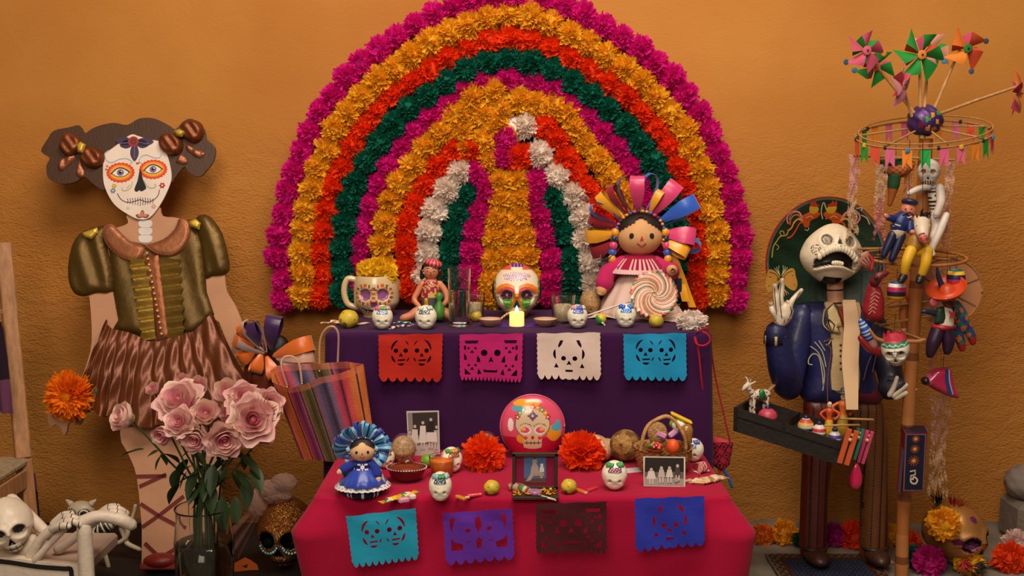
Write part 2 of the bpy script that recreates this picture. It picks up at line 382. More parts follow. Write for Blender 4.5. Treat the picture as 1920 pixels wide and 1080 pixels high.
# ---------------- setting ----------------
def wall_mat():
    m, n, l, b = nt('ochre_plaster'); tc = n.new('ShaderNodeTexCoord')
    nz = n.new('ShaderNodeTexNoise'); nz.inputs['Scale'].default_value = 1.3; nz.inputs['Detail'].default_value = 7; l.new(tc.outputs['Object'], nz.inputs['Vector'])
    cr = n.new('ShaderNodeValToRGB'); cr.color_ramp.elements[0].position = .3; cr.color_ramp.elements[1].position = .72
    cr.color_ramp.elements[0].color = (*lin('#b06c28'), 1); cr.color_ramp.elements[1].color = (*lin('#c48238'), 1); l.new(nz.outputs[0], cr.inputs[0]); l.new(cr.outputs[0], b.inputs['Base Color'])
    b.inputs['Roughness'].default_value = .75; b.inputs['Specular IOR Level'].default_value = .3
    # trowelled relief: stretched broad strokes, rougher towards the bottom of the wall
    mp = n.new('ShaderNodeMapping'); mp.inputs['Scale'].default_value = (1, 1, 1.9); mp.inputs['Rotation'].default_value = (0, .25, 0); l.new(tc.outputs['Object'], mp.inputs[0])
    n1 = n.new('ShaderNodeTexNoise'); n1.inputs['Scale'].default_value = 9; n1.inputs['Detail'].default_value = 8; n1.inputs['Roughness'].default_value = .62; n1.inputs['Distortion'].default_value = 1.2; l.new(mp.outputs[0], n1.inputs['Vector'])
    n2 = n.new('ShaderNodeTexNoise'); n2.inputs['Scale'].default_value = 70; n2.inputs['Detail'].default_value = 3; l.new(mp.outputs[0], n2.inputs['Vector'])
    n3 = n.new('ShaderNodeTexNoise'); n3.inputs['Scale'].default_value = 1.8; l.new(tc.outputs['Object'], n3.inputs['Vector'])
    sx = n.new('ShaderNodeSeparateXYZ'); l.new(tc.outputs['Object'], sx.inputs[0])
    r = n.new('ShaderNodeMapRange'); r.inputs[1].default_value = 1.75; r.inputs[2].default_value = 1.2; r.inputs[3].default_value = .12; r.inputs[4].default_value = 1.0; l.new(sx.outputs[2], r.inputs[0])
    q = n.new('ShaderNodeMath'); q.operation = 'MULTIPLY'; l.new(n2.outputs[0], q.inputs[0]); q.inputs[1].default_value = .7
    a = n.new('ShaderNodeMath'); a.operation = 'ADD'; l.new(n1.outputs[0], a.inputs[0]); l.new(q.outputs[0], a.inputs[1])
    h = n.new('ShaderNodeMath'); h.operation = 'MULTIPLY'; l.new(a.outputs[0], h.inputs[0]); l.new(r.outputs[0], h.inputs[1])
    h2 = n.new('ShaderNodeMath'); h2.operation = 'MULTIPLY_ADD'; l.new(n3.outputs[0], h2.inputs[0]); h2.inputs[1].default_value = .8; l.new(h.outputs[0], h2.inputs[2])
    bp = n.new('ShaderNodeBump'); bp.inputs['Strength'].default_value = .8; bp.inputs['Distance'].default_value = .012; l.new(h2.outputs[0], bp.inputs['Height']); l.new(bp.outputs[0], b.inputs['Normal'])
    return m
def floor_mat():
    m, n, l, b = nt('worn_concrete'); tc = n.new('ShaderNodeTexCoord')
    nz = n.new('ShaderNodeTexNoise'); nz.inputs['Scale'].default_value = 5; nz.inputs['Detail'].default_value = 9; l.new(tc.outputs['Object'], nz.inputs['Vector'])
    cr = n.new('ShaderNodeValToRGB'); cr.color_ramp.elements[0].position = .3; cr.color_ramp.elements[1].position = .75
    cr.color_ramp.elements[0].color = (*lin('#5c5246'), 1); cr.color_ramp.elements[1].color = (*lin('#8c8070'), 1); l.new(nz.outputs[0], cr.inputs[0]); l.new(cr.outputs[0], b.inputs['Base Color'])
    b.inputs['Roughness'].default_value = .8; bp = n.new('ShaderNodeBump'); bp.inputs['Strength'].default_value = .5; bp.inputs['Distance'].default_value = .01; l.new(nz.outputs[0], bp.inputs['Height']); l.new(bp.outputs[0], b.inputs['Normal'])
    return m
WM = wall_mat(); FM = floor_mat()
M().box((0, .06, 1.6), (9, .12, 3.6), '#c07a30', .02).build('wall_back', WM, kind='structure')
M().box((0, -3.4, -.05), (9, 7.6, .1), '#777060', .02).build('floor', FM, kind='structure')
# rough cement fillet where wall meets floor
g = np.zeros((120, 5, 3)); xs = np.linspace(-4.4, 4.4, 120)
for i, x in enumerate(xs):
    for j, (yy, zz) in enumerate(((-.001, .030), (-.02, .022), (-.035, .013), (-.06, .006), (-.10, .0005))):
        k = .7+.3*math.sin(x*7)+.25*math.sin(x*23+1); g[i, j] = (x, yy*k if j else yy, zz*(k if j < 4 else 1))
M().grid(g, '#6b6050').build('baseboard_back', FM, kind='structure')
# black-painted low platform under the left half
m = M(); m.box((-1.10, -.72, .022), (1.9, 1.3, .044), '#1c1410', .1)
m.build('low_platform', 'wood', label='low black platform board on the floor at the left of the altar', cat='platform')

# ---------------- two-step altar: tables under cloths ----------------
TZ, LZ = .972, .560            # cloth tops
TX0, TX1, TY0, TY1 = -.655, .700, -.20, -.79
LX0, LX1, LY0, LY1 = -.605, .668, -.80, -1.34
def table(x0, x1, y0, y1, z, label):
    r = root('table', label, 'table', ((x0+x1)/2, (y0+y1)/2, 0)); w = abs(x1-x0)-.04; d = abs(y1-y0)-.04
    M().box((0, 0, z-.02), (w, d, .03), '#5a4028').build('tabletop', 'wood', r)
    lg = None
    for sx in (-1, 1):
        for sy in (-1, 1):
            if lg is None: lg = M().box((0, 0, (z-.035)/2), (.05, .05, z-.035), '#5a4028').mesh('leg'); lg.materials.append(MATS['wood'])
            link('leg', lg, r, loc=(sx*(w/2-.04), sy*(d/2-.04), 0))
    for sy in (-1, 1): M().box((0, sy*(d/2-.03), z-.08), (w-.1, .02, .08), '#5a4028').build('apron', 'wood', r)
    return r
table(TX0, TX1, TY0, TY1, TZ-.006, 'tall wooden table hidden under the purple cloth')
table(LX0, LX1, LY0, LY1, LZ-.006, 'low wooden table hidden under the magenta cloth')
def drape(name, x0, x1, yb, yf, z, zb, col, label, fold, flare, rc=.03, seed=0, hem=None, corner=0.0):
    """cloth: flat top and a skirt that hangs from left, front and right edges"""
    r = root(name, label, 'tablecloth', ((x0+x1)/2, (yb+yf)/2, 0)); cx, cy = (x0+x1)/2, (yb+yf)/2
    hx, hy = (x1-x0)/2, abs(yb-yf)/2; pts = []; nrm = []; kind = []
    def seg(a, b, n_, nn):
        for i in range(n_):
            t = i/n_; pts.append((a[0]+(b[0]-a[0])*t, a[1]+(b[1]-a[1])*t)); nrm.append(nn)
    seg((-hx, hy), (-hx, -hy+rc), 40, (-1, 0))
    for i in range(8): a = i/8*PI/2; pts.append((-hx+rc-rc*math.cos(a), -hy+rc-rc*math.sin(a))); nrm.append((-math.cos(a), -math.sin(a)))
    seg((-hx+rc, -hy), (hx-rc, -hy), 110, (0, -1))
    for i in range(8): a = i/8*PI/2; pts.append((hx-rc+rc*math.sin(a), -hy+rc-rc*math.cos(a))); nrm.append((math.sin(a), -math.cos(a)))
    seg((hx, -hy+rc), (hx, hy), 40, (1, 0)); pts.append((hx, hy)); nrm.append((1, 0))
    pts = np.array(pts); nrm = np.array(nrm, float); N_ = len(pts); nv = 34; H = z-zb
    s_ = np.concatenate([[0], np.cumsum(np.linalg.norm(np.diff(pts, axis=0), axis=1))]); P = np.zeros((nv, N_, 3))
    dl = np.hypot(pts[:, 0]+hx, pts[:, 1]+hy); dr = np.hypot(pts[:, 0]-hx, pts[:, 1]+hy)
    for j in range(nv):
        t = j/(nv-1)
        if j < 5: a = j/4*PI/2; out = rc*.5*math.sin(a); dz = rc*.5*(1-math.cos(a)); g_ = 0
        else: g_ = (j-4)/(nv-5); out = rc*.5; dz = rc*.5+(H-rc*.5)*g_
        amp = fold(s_, g_, pts)
        cr_ = corner*(np.exp(-(dl/.11)**2)+np.exp(-(dr/.11)**2))*min(g_/.17, max(1-.75*(g_-.17)/.5, .15))
        o_ = out+flare*g_+amp+cr_
        inset = 0 if j >= 5 else 0
        P[j, :, 0] = pts[:, 0]*1+nrm[:, 0]*(o_-rc*.5); P[j, :, 1] = pts[:, 1]+nrm[:, 1]*(o_-rc*.5)
        # corners travel diagonally
        for dd, sg in ((dl, -1), (dr, 1)):
            w_ = np.exp(-(dd/.05)**2)*cr_; P[j, :, 0] += sg*w_*.6; P[j, :, 1] -= w_*.35
        P[j, :, 2] = z-dz
        if hem is not None: P[j, :, 2] += hem(s_, pts)*max(g_, 0)
    m = M(); m.grid(P, col)
    # top
    nx = 60; ny = 24; T = np.zeros((nx, ny, 3)); rs = np.random.RandomState(seed)
    for i in range(nx):
        for j in range(ny):
            x = (-hx+.014)+(2*hx-.028)*i/(nx-1); y = -hy+.014+(2*hy-.014)*j/(ny-1)
            T[i, j] = (x, y, z+.0012*math.sin(x*17+y*9+seed)*math.sin(y*13))
    T[..., 2] += 0.0; m.grid(T, col)
    return r, m
def fold_up(s_, g, pts): return g*(.006*np.sin(s_*11)+.006*np.sin(s_*23+1)+.004*np.sin(s_*5))
r, m = drape('purple_tablecloth', TX0, TX1, TY0, TY1, TZ, .42, '#3a103f', 'deep purple cloth covering the tall back table of the altar', fold_up, .01, corner=.0)
m.build('cloth', 'cloth', r)
def fold_lo(s_, g, pts): return g**1.1*(.020*np.sin(s_*7.5+.4)+.018*np.sin(s_*15+2)+.008*np.sin(s_*33))+g*.02
r, m = drape('magenta_tablecloth', LX0, LX1, LY0, LY1, LZ, .03, '#a80c36', 'crimson magenta cloth covering the low front table of the altar', fold_lo, .012, seed=3, corner=.045)
m.build('cloth', 'cloth', r)
# ---------------- flower arch ----------------
rings = [
 ('#ee1a9e', [(533,561),(533,522),(524,486),(524,444),(533,403),(541,364),(552,322),(569,283),(586,244),(602,208),(627,180),(652,147),(680,122),(704,97),(736,75),(774,54),(808,33),(847,15),(893,3),(932,-4)], 1),
 ('#ffc62c', [(566,552),(566,520),(569,490),(566,450),(574,406),(586,358),(594,317),(613,278),(630,239),(661,206),(691,169),(724,139),(763,115),(797,86),(836,67),(876,47),(916,32)], 1.05),
 ('#ff4e0e', [(602,555),(605,508),(599,464),(613,417),(616,378),(633,328),(652,283),(674,250),(705,214),(733,183),(766,160),(802,136),(836,112),(873,92),(914,76)], 1.05),
 ('#0a7a60', [(641,548),(641,522),(647,483),(641,444),(652,403),(658,361),(677,321),(694,289),(719,256),(749,222),(780,194),(811,171),(838,151),(872,133),(913,119)], 1),
 ('#ee1a9e', [(677,540),(672,494),(676,456),(688,414),(699,372),(719,330),(738,297),(766,262),(797,230),(832,204),(862,172),(904,150)], .98),
 ('#ffc62c', [(727,540),(720,498),(713,455),(724,408),(738,364),(766,320),(794,280),(827,248),(858,211),(887,183),(924,170)], 1.05),
 ('#ff4e0e', [(770,540),(768,500),(765,455),(768,415),(782,372),(803,333),(824,305),(852,284)], 1.08)]
cream = '#fff0e4'
extra = [
 ('#ff4e0e', [(882,280)]), ('#ff4e0e', [(1022,236),(1046,262),(1062,297),(1078,322),(1100,352),(1124,378),(1144,412),(1158,450),(1168,500),(1172,545)]),
 ('#ffc62c', [(1040,196),(1064,212),(1078,240),(1098,270),(1124,300),(1146,330),(1168,362),(1186,400),(1192,450),(1196,500),(1200,545)]),
 (cream, [(860,322),(838,356),(815,394),(804,434),(799,475),(795,515)]),
 (cream, [(986,236),(1012,288),(1045,330),(1076,366),(1092,405),(1098,447),(1104,488),(1112,532)]),
 ('#0a7a60', [(876,366),(862,398),(850,434),(846,472),(842,512),(840,550)]),
 ('#0a7a60', [(1036,370),(1046,404),(1058,438),(1070,486),(1070,526),(1066,560)]),
 ('#ec1a98', [(896,322),(908,352),(898,392),(888,430),(884,470),(882,510),(884,550)]),
 ('#ec1a98', [(1009,340),(1004,374),(1014,404),(1020,440),(1030,484),(1034,522),(1036,556)]),
 ('#ec1a98', [(946,256),(944,292)]), ('#ff4e0e', [(968,296),(984,292)]),
 ('#ffc62c', [(826,252),(866,244),(902,214),(938,204),(976,190),(1006,196),(872,278),(908,264),(928,236),(916,300),(936,222)]),
 ('#ffc62c', [(934,340),(972,338),(936,372),(976,372),(932,408),(974,406),(926,444),(958,440),(990,442),(920,484),(954,478),(990,480),(914,526),(950,520),(992,520),(918,556),(986,556)]),
]
arch = root('flower_arch', 'tall rainbow arch of tissue-paper flowers standing behind the altar against the ochre wall', 'flower arch', (0, -.05, 0))
outer = [(p[0], p[1]) for p in rings[0][1]]; outer = outer+[(2*955-a, b) for a, b in outer[::-1]]
bp_ = [AY(a, b, -.05) for a, b in outer]; b2 = [(p.x, p.z) for p in bp_]
M().poly(b2, '#3b2a1c', 0.0, .02).build('backboard', 'wood', arch)
PM = {}
def puff(colr, v):
    k = (colr, v)
    if k not in PM: PM[k] = puff_mesh('flower', .0495, colr, 260, .9, 11+v*7+sum(map(ord, colr)), wide=.38, deep=1.0, core=.80)
    return PM[k]
cnt = 0; rs = random.Random(4)
def put(px, py, colr, sc, dy=0):
    global cnt
    p = AY(px, py, -.115-dy); o = link('flower', puff(colr, cnt % 4), arch, loc=(p.x, p.y+.05, p.z), rot=(rs.uniform(0, TAU), rs.uniform(0, TAU), rs.uniform(0, TAU)), scale=sc*rs.uniform(.94, 1.06)); cnt += 1
def densify(pts, step=41):
    q = [np.array(pts[0], float)]; d = [0]
    for p in pts[1:]: d.append(d[-1]+math.dist(p, q[-1])); q.append(np.array(p, float))
    n = max(2, round(d[-1]/step)); out = []
    for i in range(n+1):
        s_ = d[-1]*i/n; k = max(j for j in range(len(d)) if d[j] <= s_+1e-6); k = min(k, len(d)-2); t = (s_-d[k])/(d[k+1]-d[k]); out.append(tuple(q[k]+(q[k+1]-q[k])*t))
    return out
for ri, (c, pts, sc) in enumerate(rings):
    L = densify(pts)
    for (a, b) in L: put(a+rs.uniform(-2, 2), b+rs.uniform(-2, 2), c, sc, .012*(ri % 2))
    if ri in (5, 6): continue
    for (a, b) in L: put(2*955-a+rs.uniform(-2, 2), b+rs.uniform(-2, 2), c, sc, .012*(ri % 2))
    if ri < 5: put(955, [-6, 27, 72, 112, 147][ri], c, sc)
for c, pts in extra:
    for (a, b) in pts: put(a, b, c, 1.0 if c != '#0a7a60' else .95, .02 if c == cream else .01)
# small painted skull peeping from the flowers above the centre columns

# ---------------- wooden girl cutout ----------------
girl = root('wooden_girl_cutout', 'painted wooden girl cutout with sugar-skull face and copper skirt leaning on the wall', 'cutout figure', (-1.36, -.60, .05), (R(-16), 0, 0))
def G(pts, r=girl, dy=0): return [(q.x, q.z) for q in (LP(r, a, b, dy) for a, b in pts)]
def g1(a, b, r=girl): q = LP(r, a, b); return (q.x, q.z)
zb = 0.0
def toz(pts):  # last points brought down to the base
    return [(x, max(z, zb)) for x, z in pts]
SK = '#bd8866'
body = [(240,400),(240,418),(218,427),(165,440),(150,480),(160,545),(168,560),(172,640),(160,690),(142,740),(132,775),(118,790),(100,783),(92,768),(90,790),(96,800),(104,796),(112,798),(118,814),(124,812),(128,796),(136,792),(146,798),(156,785),(172,740),(196,680),(215,620),(240,700),(225,812),(240,850),(256,893),(266,990),(272,1095),(345,1095),(350,960),(352,860),(352,960),(356,1095),(415,1095),(410,980),(420,812),(400,700),(405,600),(425,640),(440,668),(458,660),(455,610),(440,570),(425,545),(420,500),(410,440),(340,410),(305,405),(295,385)]
m = M(); m.poly(toz(smoothpoly(G(body), 3)), SK, 0, .012); m.build('board', 'matte', girl)
legb = [g1(x, 1095)[0] for x in (272, 345, 356, 415)]
hair = [(78,284),(90,262),(102,246),(128,240),(150,236),(160,250),(172,243),(188,236),(215,231),(240,235),(262,223),(290,223),(318,236),(330,243),(345,228),(362,224),(384,243),(388,262),(404,277),(402,300),(390,318),(374,332),(355,324),(346,313),(328,335),(322,342),(300,330),(290,280),(230,285),(205,300),(200,355),(178,347),(160,332),(142,342),(115,345),(92,335),(88,312),(94,297)]
m = M(); m.poly(smoothpoly(G(hair), 3), '#452408', -.006, .004); m.build('hair', 'hair', girl)
face = [(247,254),(224,271),(205,285),(197,292),(195,330),(200,356),(216,384),(240,402),(262,412),(282,409),(300,388),(315,360),(323,335),(320,310),(313,287),(303,268),(282,263),(262,257)]
m = M(); m.poly(smoothpoly(G(face), 4), '#e6cfc0', -.011, -.006); m.build('face', 'matte', girl)
# face paint: thin layers of paint, px coordinates
def gs(pts): return smoothpoly(G(pts), 5, False)
PX = abs(g1(300, 300)[0]-g1(200, 300)[0])/100
m = M(); y1, y2, y3, y4 = -.0118, -.0124, -.0130, -.0136
for (cx, cy, rx, ry, tilt) in ((228, 325, 26, 19, .12), (289, 319, 26, 18.5, -.1)):
    x, z = g1(cx, cy); P = [(x+PX*rx*(1+.04*math.cos(22*a))*math.cos(a), z+PX*ry*(1+.05*math.cos(22*a))*math.sin(a)) for a in np.linspace(0, TAU, 88, endpoint=False)]
    m.poly(P, '#d8401a', y1, y1+.0006); m.dot(x, z, PX*rx*.84, '#e86a1c', y2, .0005, 30, PX*ry*.84); m.dot(x, z, PX*rx*.74, '#efa030', y2-.0003, .0005, 30, PX*ry*.72)
    e = [(cx-16, cy+2), (cx-8, cy-6), (cx, cy-8), (cx+8, cy-6), (cx+16, cy), (cx+8, cy+6), (cx, cy+8), (cx-8, cy+7)]
    m.poly(smoothpoly(G(e), 4), '#e9dcd0', y3, y3+.0004)
    m.stroke(gs([(cx-18, cy+3), (cx-8, cy-6), (cx, cy-8.5), (cx+9, cy-6), (cx+18, cy)]), PX*2.0, '#2a1a22', y4); m.stroke(gs([(cx-16, cy+2), (cx-8, cy+7), (cx, cy+8), (cx+9, cy+6), (cx+16, cy)]), PX*1, '#2a1a22', y4)
    m.dot(x, z, PX*6.5, '#7d6a86', y4, .0004, 20); m.dot(x, z, PX*3, '#241420', y4-.0004, .0004); m.dot(x+PX*2, z+PX*2, PX*1.3, '#f0e8e8', y4-.0008, .0004)
m.poly(smoothpoly(G([(264, 320), (260, 340), (254, 356), (258, 361), (263, 358), (267, 360), (273, 357), (276, 353), (270, 338), (267, 324)]), 3), '#17100e', y2, y2+.0005)
m.poly(G([(257, 305), (260, 307), (264, 304), (262, 309), (258, 310)]), '#c02a20', y2, y2+.0005)
for P, w in (([(222, 364), (228, 374), (238, 380), (250, 380), (264, 376), (278, 380), (290, 376), (298, 368), (301, 357)], 1.2),):
    m.stroke(gs(P), PX*w, '#2b2026', y2)
for i in range(11):
    x = 241+i*4.7; c = 379-abs(i-5)*.2; m.stroke(gs([(x, c-8+abs(i-5)*.7), (x+1.2, c), (x, c+8-abs(i-5)*.7)]), PX*.9, '#2b2026', y3)
# forehead flower: violet petals round a red bloom
pet = lambda cx, cy, L, a, w, col, yy: m.poly(smoothpoly(G([(cx+L*t*math.cos(a)-w*s_*math.sin(a), cy+L*t*math.sin(a)+w*s_*math.cos(a)) for t, s_ in ((0, 0), (.3, .8), (.6, 1), (.85, .6), (1, 0), (.85, -.6), (.6, -1), (.3, -.8))]), 3), col, yy, yy+.0005)
for a, L in ((PI*.5, 36), (-.02, 36), (PI*1.03, 36), (.22, 27), (PI*.92, 28)): pet(254, 268, L, a, 8, '#43304a', y1)
for a, L in ((PI*.5, 30), (.1, 28), (PI*.97, 28)): m.stroke(gs([(254, 268), (254+L*math.cos(a), 268+L*math.sin(a))]), PX*.8, '#8a7390', y2)
x, z = g1(252, 267); m.dot(x, z, PX*10, '#a8282a', y2, .0006, 22); m.dot(x, z, PX*6, '#5a3020', y3, .0005); m.dot(x, z, PX*3, '#8c2a22', y3-.0004)
for P in ([(207, 283), (199, 290), (202, 302), (212, 306), (226, 300), (240, 299), (250, 305), (246, 308)], [(304, 290), (301, 297), (290, 297), (276, 292), (266, 296), (263, 305), (268, 307)]): m.stroke(gs(P), PX*1.6, '#9fb3b8', y2)
for P in ([(250, 342), (248, 352), (240, 358), (232, 358), (231, 353)], [(272, 340), (278, 350), (286, 354), (294, 351), (292, 346)], [(246, 348), (240, 354)]): m.stroke(gs(P), PX*1.8, '#b9b18a', y2)
for (cx, cy, r_, c) in ((216, 350, 4, '#c99a3c'), (214, 359, 4.5, '#5a8894'), (306, 349, 5, '#b52530'), (290, 388, 4, '#cf948a'), (242, 391, 3, '#cfc0b4'), (203, 313, 2, '#b0643c'), (201, 319, 2, '#b0643c')):
    x, z = g1(cx, cy); m.poly([(x+PX*r_*(1+.2*math.cos(6*a))*math.cos(a), z+PX*r_*(1+.2*math.cos(6*a))*math.sin(a)) for a in np.linspace(0, TAU, 36, endpoint=False)], c, y2, y2+.0004); m.dot(x, z, PX*r_*.35, '#e8c890', y3)
for a, L in ((-PI/2, 13), (-.25, 13), (PI+.25, 13)): pet(269, 408, L, a, 3.6, '#7a3c34', y2); pet(269, 407, L*.75, a, 2.2, '#d07a5c', y3)
m.build('face_paint', 'satin', girl)
m = M()
for k in range(3):
    m.poly(smoothpoly(G([(262, 414+k*14), (284, 414+k*14), (283, 426+k*14), (263, 426+k*14)]), 3), '#d8ccc6', -.003, .001)
m.build('painted_neck_bones', 'matte', girl)
# bodice
bod = [(217,428),(205,424),(190,436),(205,470),(212,545),(222,600),(212,617),(250,626),(290,643),(330,634),(368,622),(402,590),(388,548),(386,520),(380,460),(365,412),(342,411),(330,436),(305,453),(272,459),(236,450)]
OL = '#5e4416'
m = M(); pillow(m, G(bod), OL, .016, .03, .014, -.002, fn=lambda x, z, t: .0025*np.sin(x*60+z*22)*t); m.build('bodice', 'foil', girl)
for P in ([(205,424),(175,428),(150,438),(135,462),(128,500),(130,530),(140,550),(158,556),(182,549),(213,546),(210,500),(200,455)], [(365,412),(385,402),(402,414),(418,440),(428,478),(431,505),(420,516),(398,518),(385,522),(380,490),(374,450)]):
    m = M(); pillow(m, smoothpoly(G(P), 2), OL, .022, .04, .012, -.003, fn=lambda x, z, t: .005*np.sin(x*70+z*26)*t); m.build('puff_sleeve', 'foil', girl)
for P in ([(212,421),(196,430),(201,458),(226,484),(252,493),(268,487),(274,466),(248,454),(228,436)], [(340,410),(357,418),(360,445),(346,470),(325,483),(300,481),(282,472),(276,462),(308,451),(330,432)]):
    m = M(); pillow(m, smoothpoly(G(P), 3), '#a0603c', .012, .02, .01, -.020); c = np.array(G(P)).mean(0)
    st = [(c[0]+(a-c[0])*.88, c[1]+(b-c[1])*.88) for a, b in smoothpoly(G(P), 6)]
    for i in range(0, len(st), 1):
        a = st[i]; m.box((a[0], -.0335, a[1]), (.004, .0015, .002), '#c98a66')
    m.build('collar', 'foil', girl)
m = M(); pillow(m, G([(268,482),(300,480),(312,560),(322,634),(298,640),(288,570)]), '#8a4c26', .006, .008, .012, -.022); m.build('button_strip', 'foil', girl)
m = M()
for i in range(15):
    t = i/14; x, z = g1(281+27*t, 478+150*t); m.ball((x, -.033, z), .0055, '#d8a070', 10, 8)
m.build('beads', 'gloss', girl, kind='stuff')
for s_, (xa, xb, xc, xd) in ((0, (246, 284, 272, 296)), (1, (302, 340, 320, 352))):
    m = M(); n = 64; P = np.zeros((6, n, 3))
    for j in range(n):
        t = j/(n-1); py = 492+148*t
        for i in range(6):
            u = i/5; px = (xa+(xc-xa)*t)*(1-u)+(xb+(xd-xb)*t)*u; px += 3.0*math.sin(t*50+u*2)*(1-u if s_ == 0 else u)
            x, z = g1(px, py); fold = abs(((t*7.5+u*.25) % 1)-.5)*2; P[i, j] = (x, -.024-.016*fold*(.4+.6*(1-u if s_ == 0 else u)), z+.012*fold)
    m.grid(P, '#8f6d22' if s_ == 0 else '#7a5a1c'); m.build('ruffle', 'foil', girl)
for P in ([(160,440),(188,430),(190,440),(178,452),(165,448)], [(360,418),(372,414),(381,422),(378,434),(362,428)]):
    m = M(); pillow(m, G(P), '#d8b040', .010, .008, .006, -.034); m.build('gold_tab', 'foil', girl, label='shiny gold tab')
# pleated copper skirt
top = smoothpoly([(206,600),(214,617),(250,626),(290,643),(330,634),(368,622),(402,588)], 12, False); hem = smoothpoly([(164,738),(196,775),(232,786),(290,800),(352,798),(425,778),(492,742)], 12, False)
n = 150; P = np.zeros((24, n, 3)); rs = np.random.RandomState(5); ph = np.cumsum(rs.uniform(.08, .24, n)); ph2 = np.interp(np.linspace(0, n-1, n), np.arange(n), ph)
for j in range(n):
    t = j/(n-1); a = np.array(top[min(len(top)-1, int(t*(len(top)-1)))]); k = t*(len(top)-1); i0 = int(k); f = k-i0; a = np.array(top[i0])*(1-f)+np.array(top[min(i0+1, len(top)-1)])*f
    k = t*(len(hem)-1); i0 = int(k); f = k-i0; b = np.array(hem[i0])*(1-f)+np.array(hem[min(i0+1, len(hem)-1)])*f
    for i in range(24):
        v = i/23; q = a*(1-v)+b*v; x, z = g1(q[0], q[1]); w_ = ph2[j]
        saw = (abs((w_/2.2) % 1-.5)*2)**.8
        P[i, j] = (x+.006*math.sin(w_*1.7)*v, -.03-.035*math.sin(PI*min(1, v*1.3)/2)-.030*saw*(.25+.75*v)-.004*math.sin(v*18+j*.5), z+.008*math.sin(w_)*v)
m = M(); m.grid(P, '#6c3618', thick=0); m.build('skirt', 'copperpaper', girl)
m = M(); m.poly(G([(215,640),(395,620),(470,748),(360,795),(225,800),(175,745)]), '#5a2c14', -.02, -.012); m.build('underskirt', 'matte', girl)
for i, (loops, knot, tails, kc) in enumerate((([[(118,262),(128,250),(140,252),(154,262),(156,278),(146,290),(130,296),(114,280)], [(160,282),(172,276),(188,282),(198,292),(196,308),(180,318),(162,312),(152,298)]], [(150,276),(158,270),(167,276),(162,292),(152,290)], [[(140,290),(118,298),(110,310),(116,322),(130,312),(142,300)], [(150,300),(144,325),(152,334),(160,330),(156,312)]], 0),
        ([[(338,246),(345,232),(362,226),(378,232),(384,246),(380,262),(366,270),(348,262)], [(300,262),(312,252),(330,252),(344,266),(344,282),(334,292),(318,292),(302,280)]], [(330,250),(342,246),(352,252),(346,262),(336,260)], [[(352,270),(368,280),(386,288),(376,298),(360,290),(350,280)], [(338,292),(330,304),(346,310),(354,304),(344,290)]], 1))):
    b = M(); [pillow(b, smoothpoly(G(P), 3), '#7c3f1c', .028, .02, .008, -.010, fn=lambda x, z, t: .004*np.sin(x*160+z*120)*t) for P in loops]
    [pillow(b, smoothpoly(G(P), 2), '#95583a', .010, .01, .008, -.008, fn=lambda x, z, t: .004*np.sin(x*200)*t) for P in tails]
    o = b.build('hair_bow', 'foil', girl); k = M(); pillow(k, G(knot), '#d0a83c', .012, .01, .005, -.034); k.build('knot', 'foil', o, label='gold knot')
m = M()
for P in ([(256,893),(312,892)], [(262,912),(312,889)], [(264,944),(300,968),(342,990)], [(267,988),(300,965),(345,930)], [(272,1018),(322,1066)], [(274,1062),(340,1022)], [(275,1090),(345,1072)]): m.stroke(G(P), .013, '#6d1a12', -.004, .004)
m.build('leg_ribbons', 'ribbon', girl)
for xa, xb in ((legb[0], legb[1]), (legb[2], legb[3])):
    m = M(); m.box(((xa+xb)/2, -.03, .012), (abs(xb-xa), .10, .024), '#7a1c14', .2); m.ball(((xa+xb)/2, -.05, .03), (abs(xb-xa)*.46, .05, .03), '#7a1c14'); m.build('shoe', 'satin', girl)
# marigold held in the cutout's hand
p = AY(130, 742, -.50)
fl = root('paper_marigold', 'big orange paper marigold with green leaves at the hand of the wooden girl', 'paper flower', p)
me = puff_mesh('bloom', .082, '#ff8a06', 330, .9, 77, wide=.22, deep=.7, curl=.1, core=.5); link('bloom', me, fl)
m = M()
for P in ([(166,735),(182,732),(189,745),(182,762),(164,775),(158,770)], [(98,772),(98,780),(118,782),(122,776)]): m = M(); pillow(m, smoothpoly([(q[0]-p.x, q[1]-p.z) for q in ((AY(a, b, -.50).x, AY(a, b, -.50).z) for a, b in P)], 3), '#1f5a2c', .006, .02, .01, .02); m.build('leaf', 'leaf', fl)
m = M(); m.tube([(0, .03, 0), (.01, .03, -.09), (.02, .03, -.11)], .006, '#6a4a26'); m.build('stem', 'matte', fl)
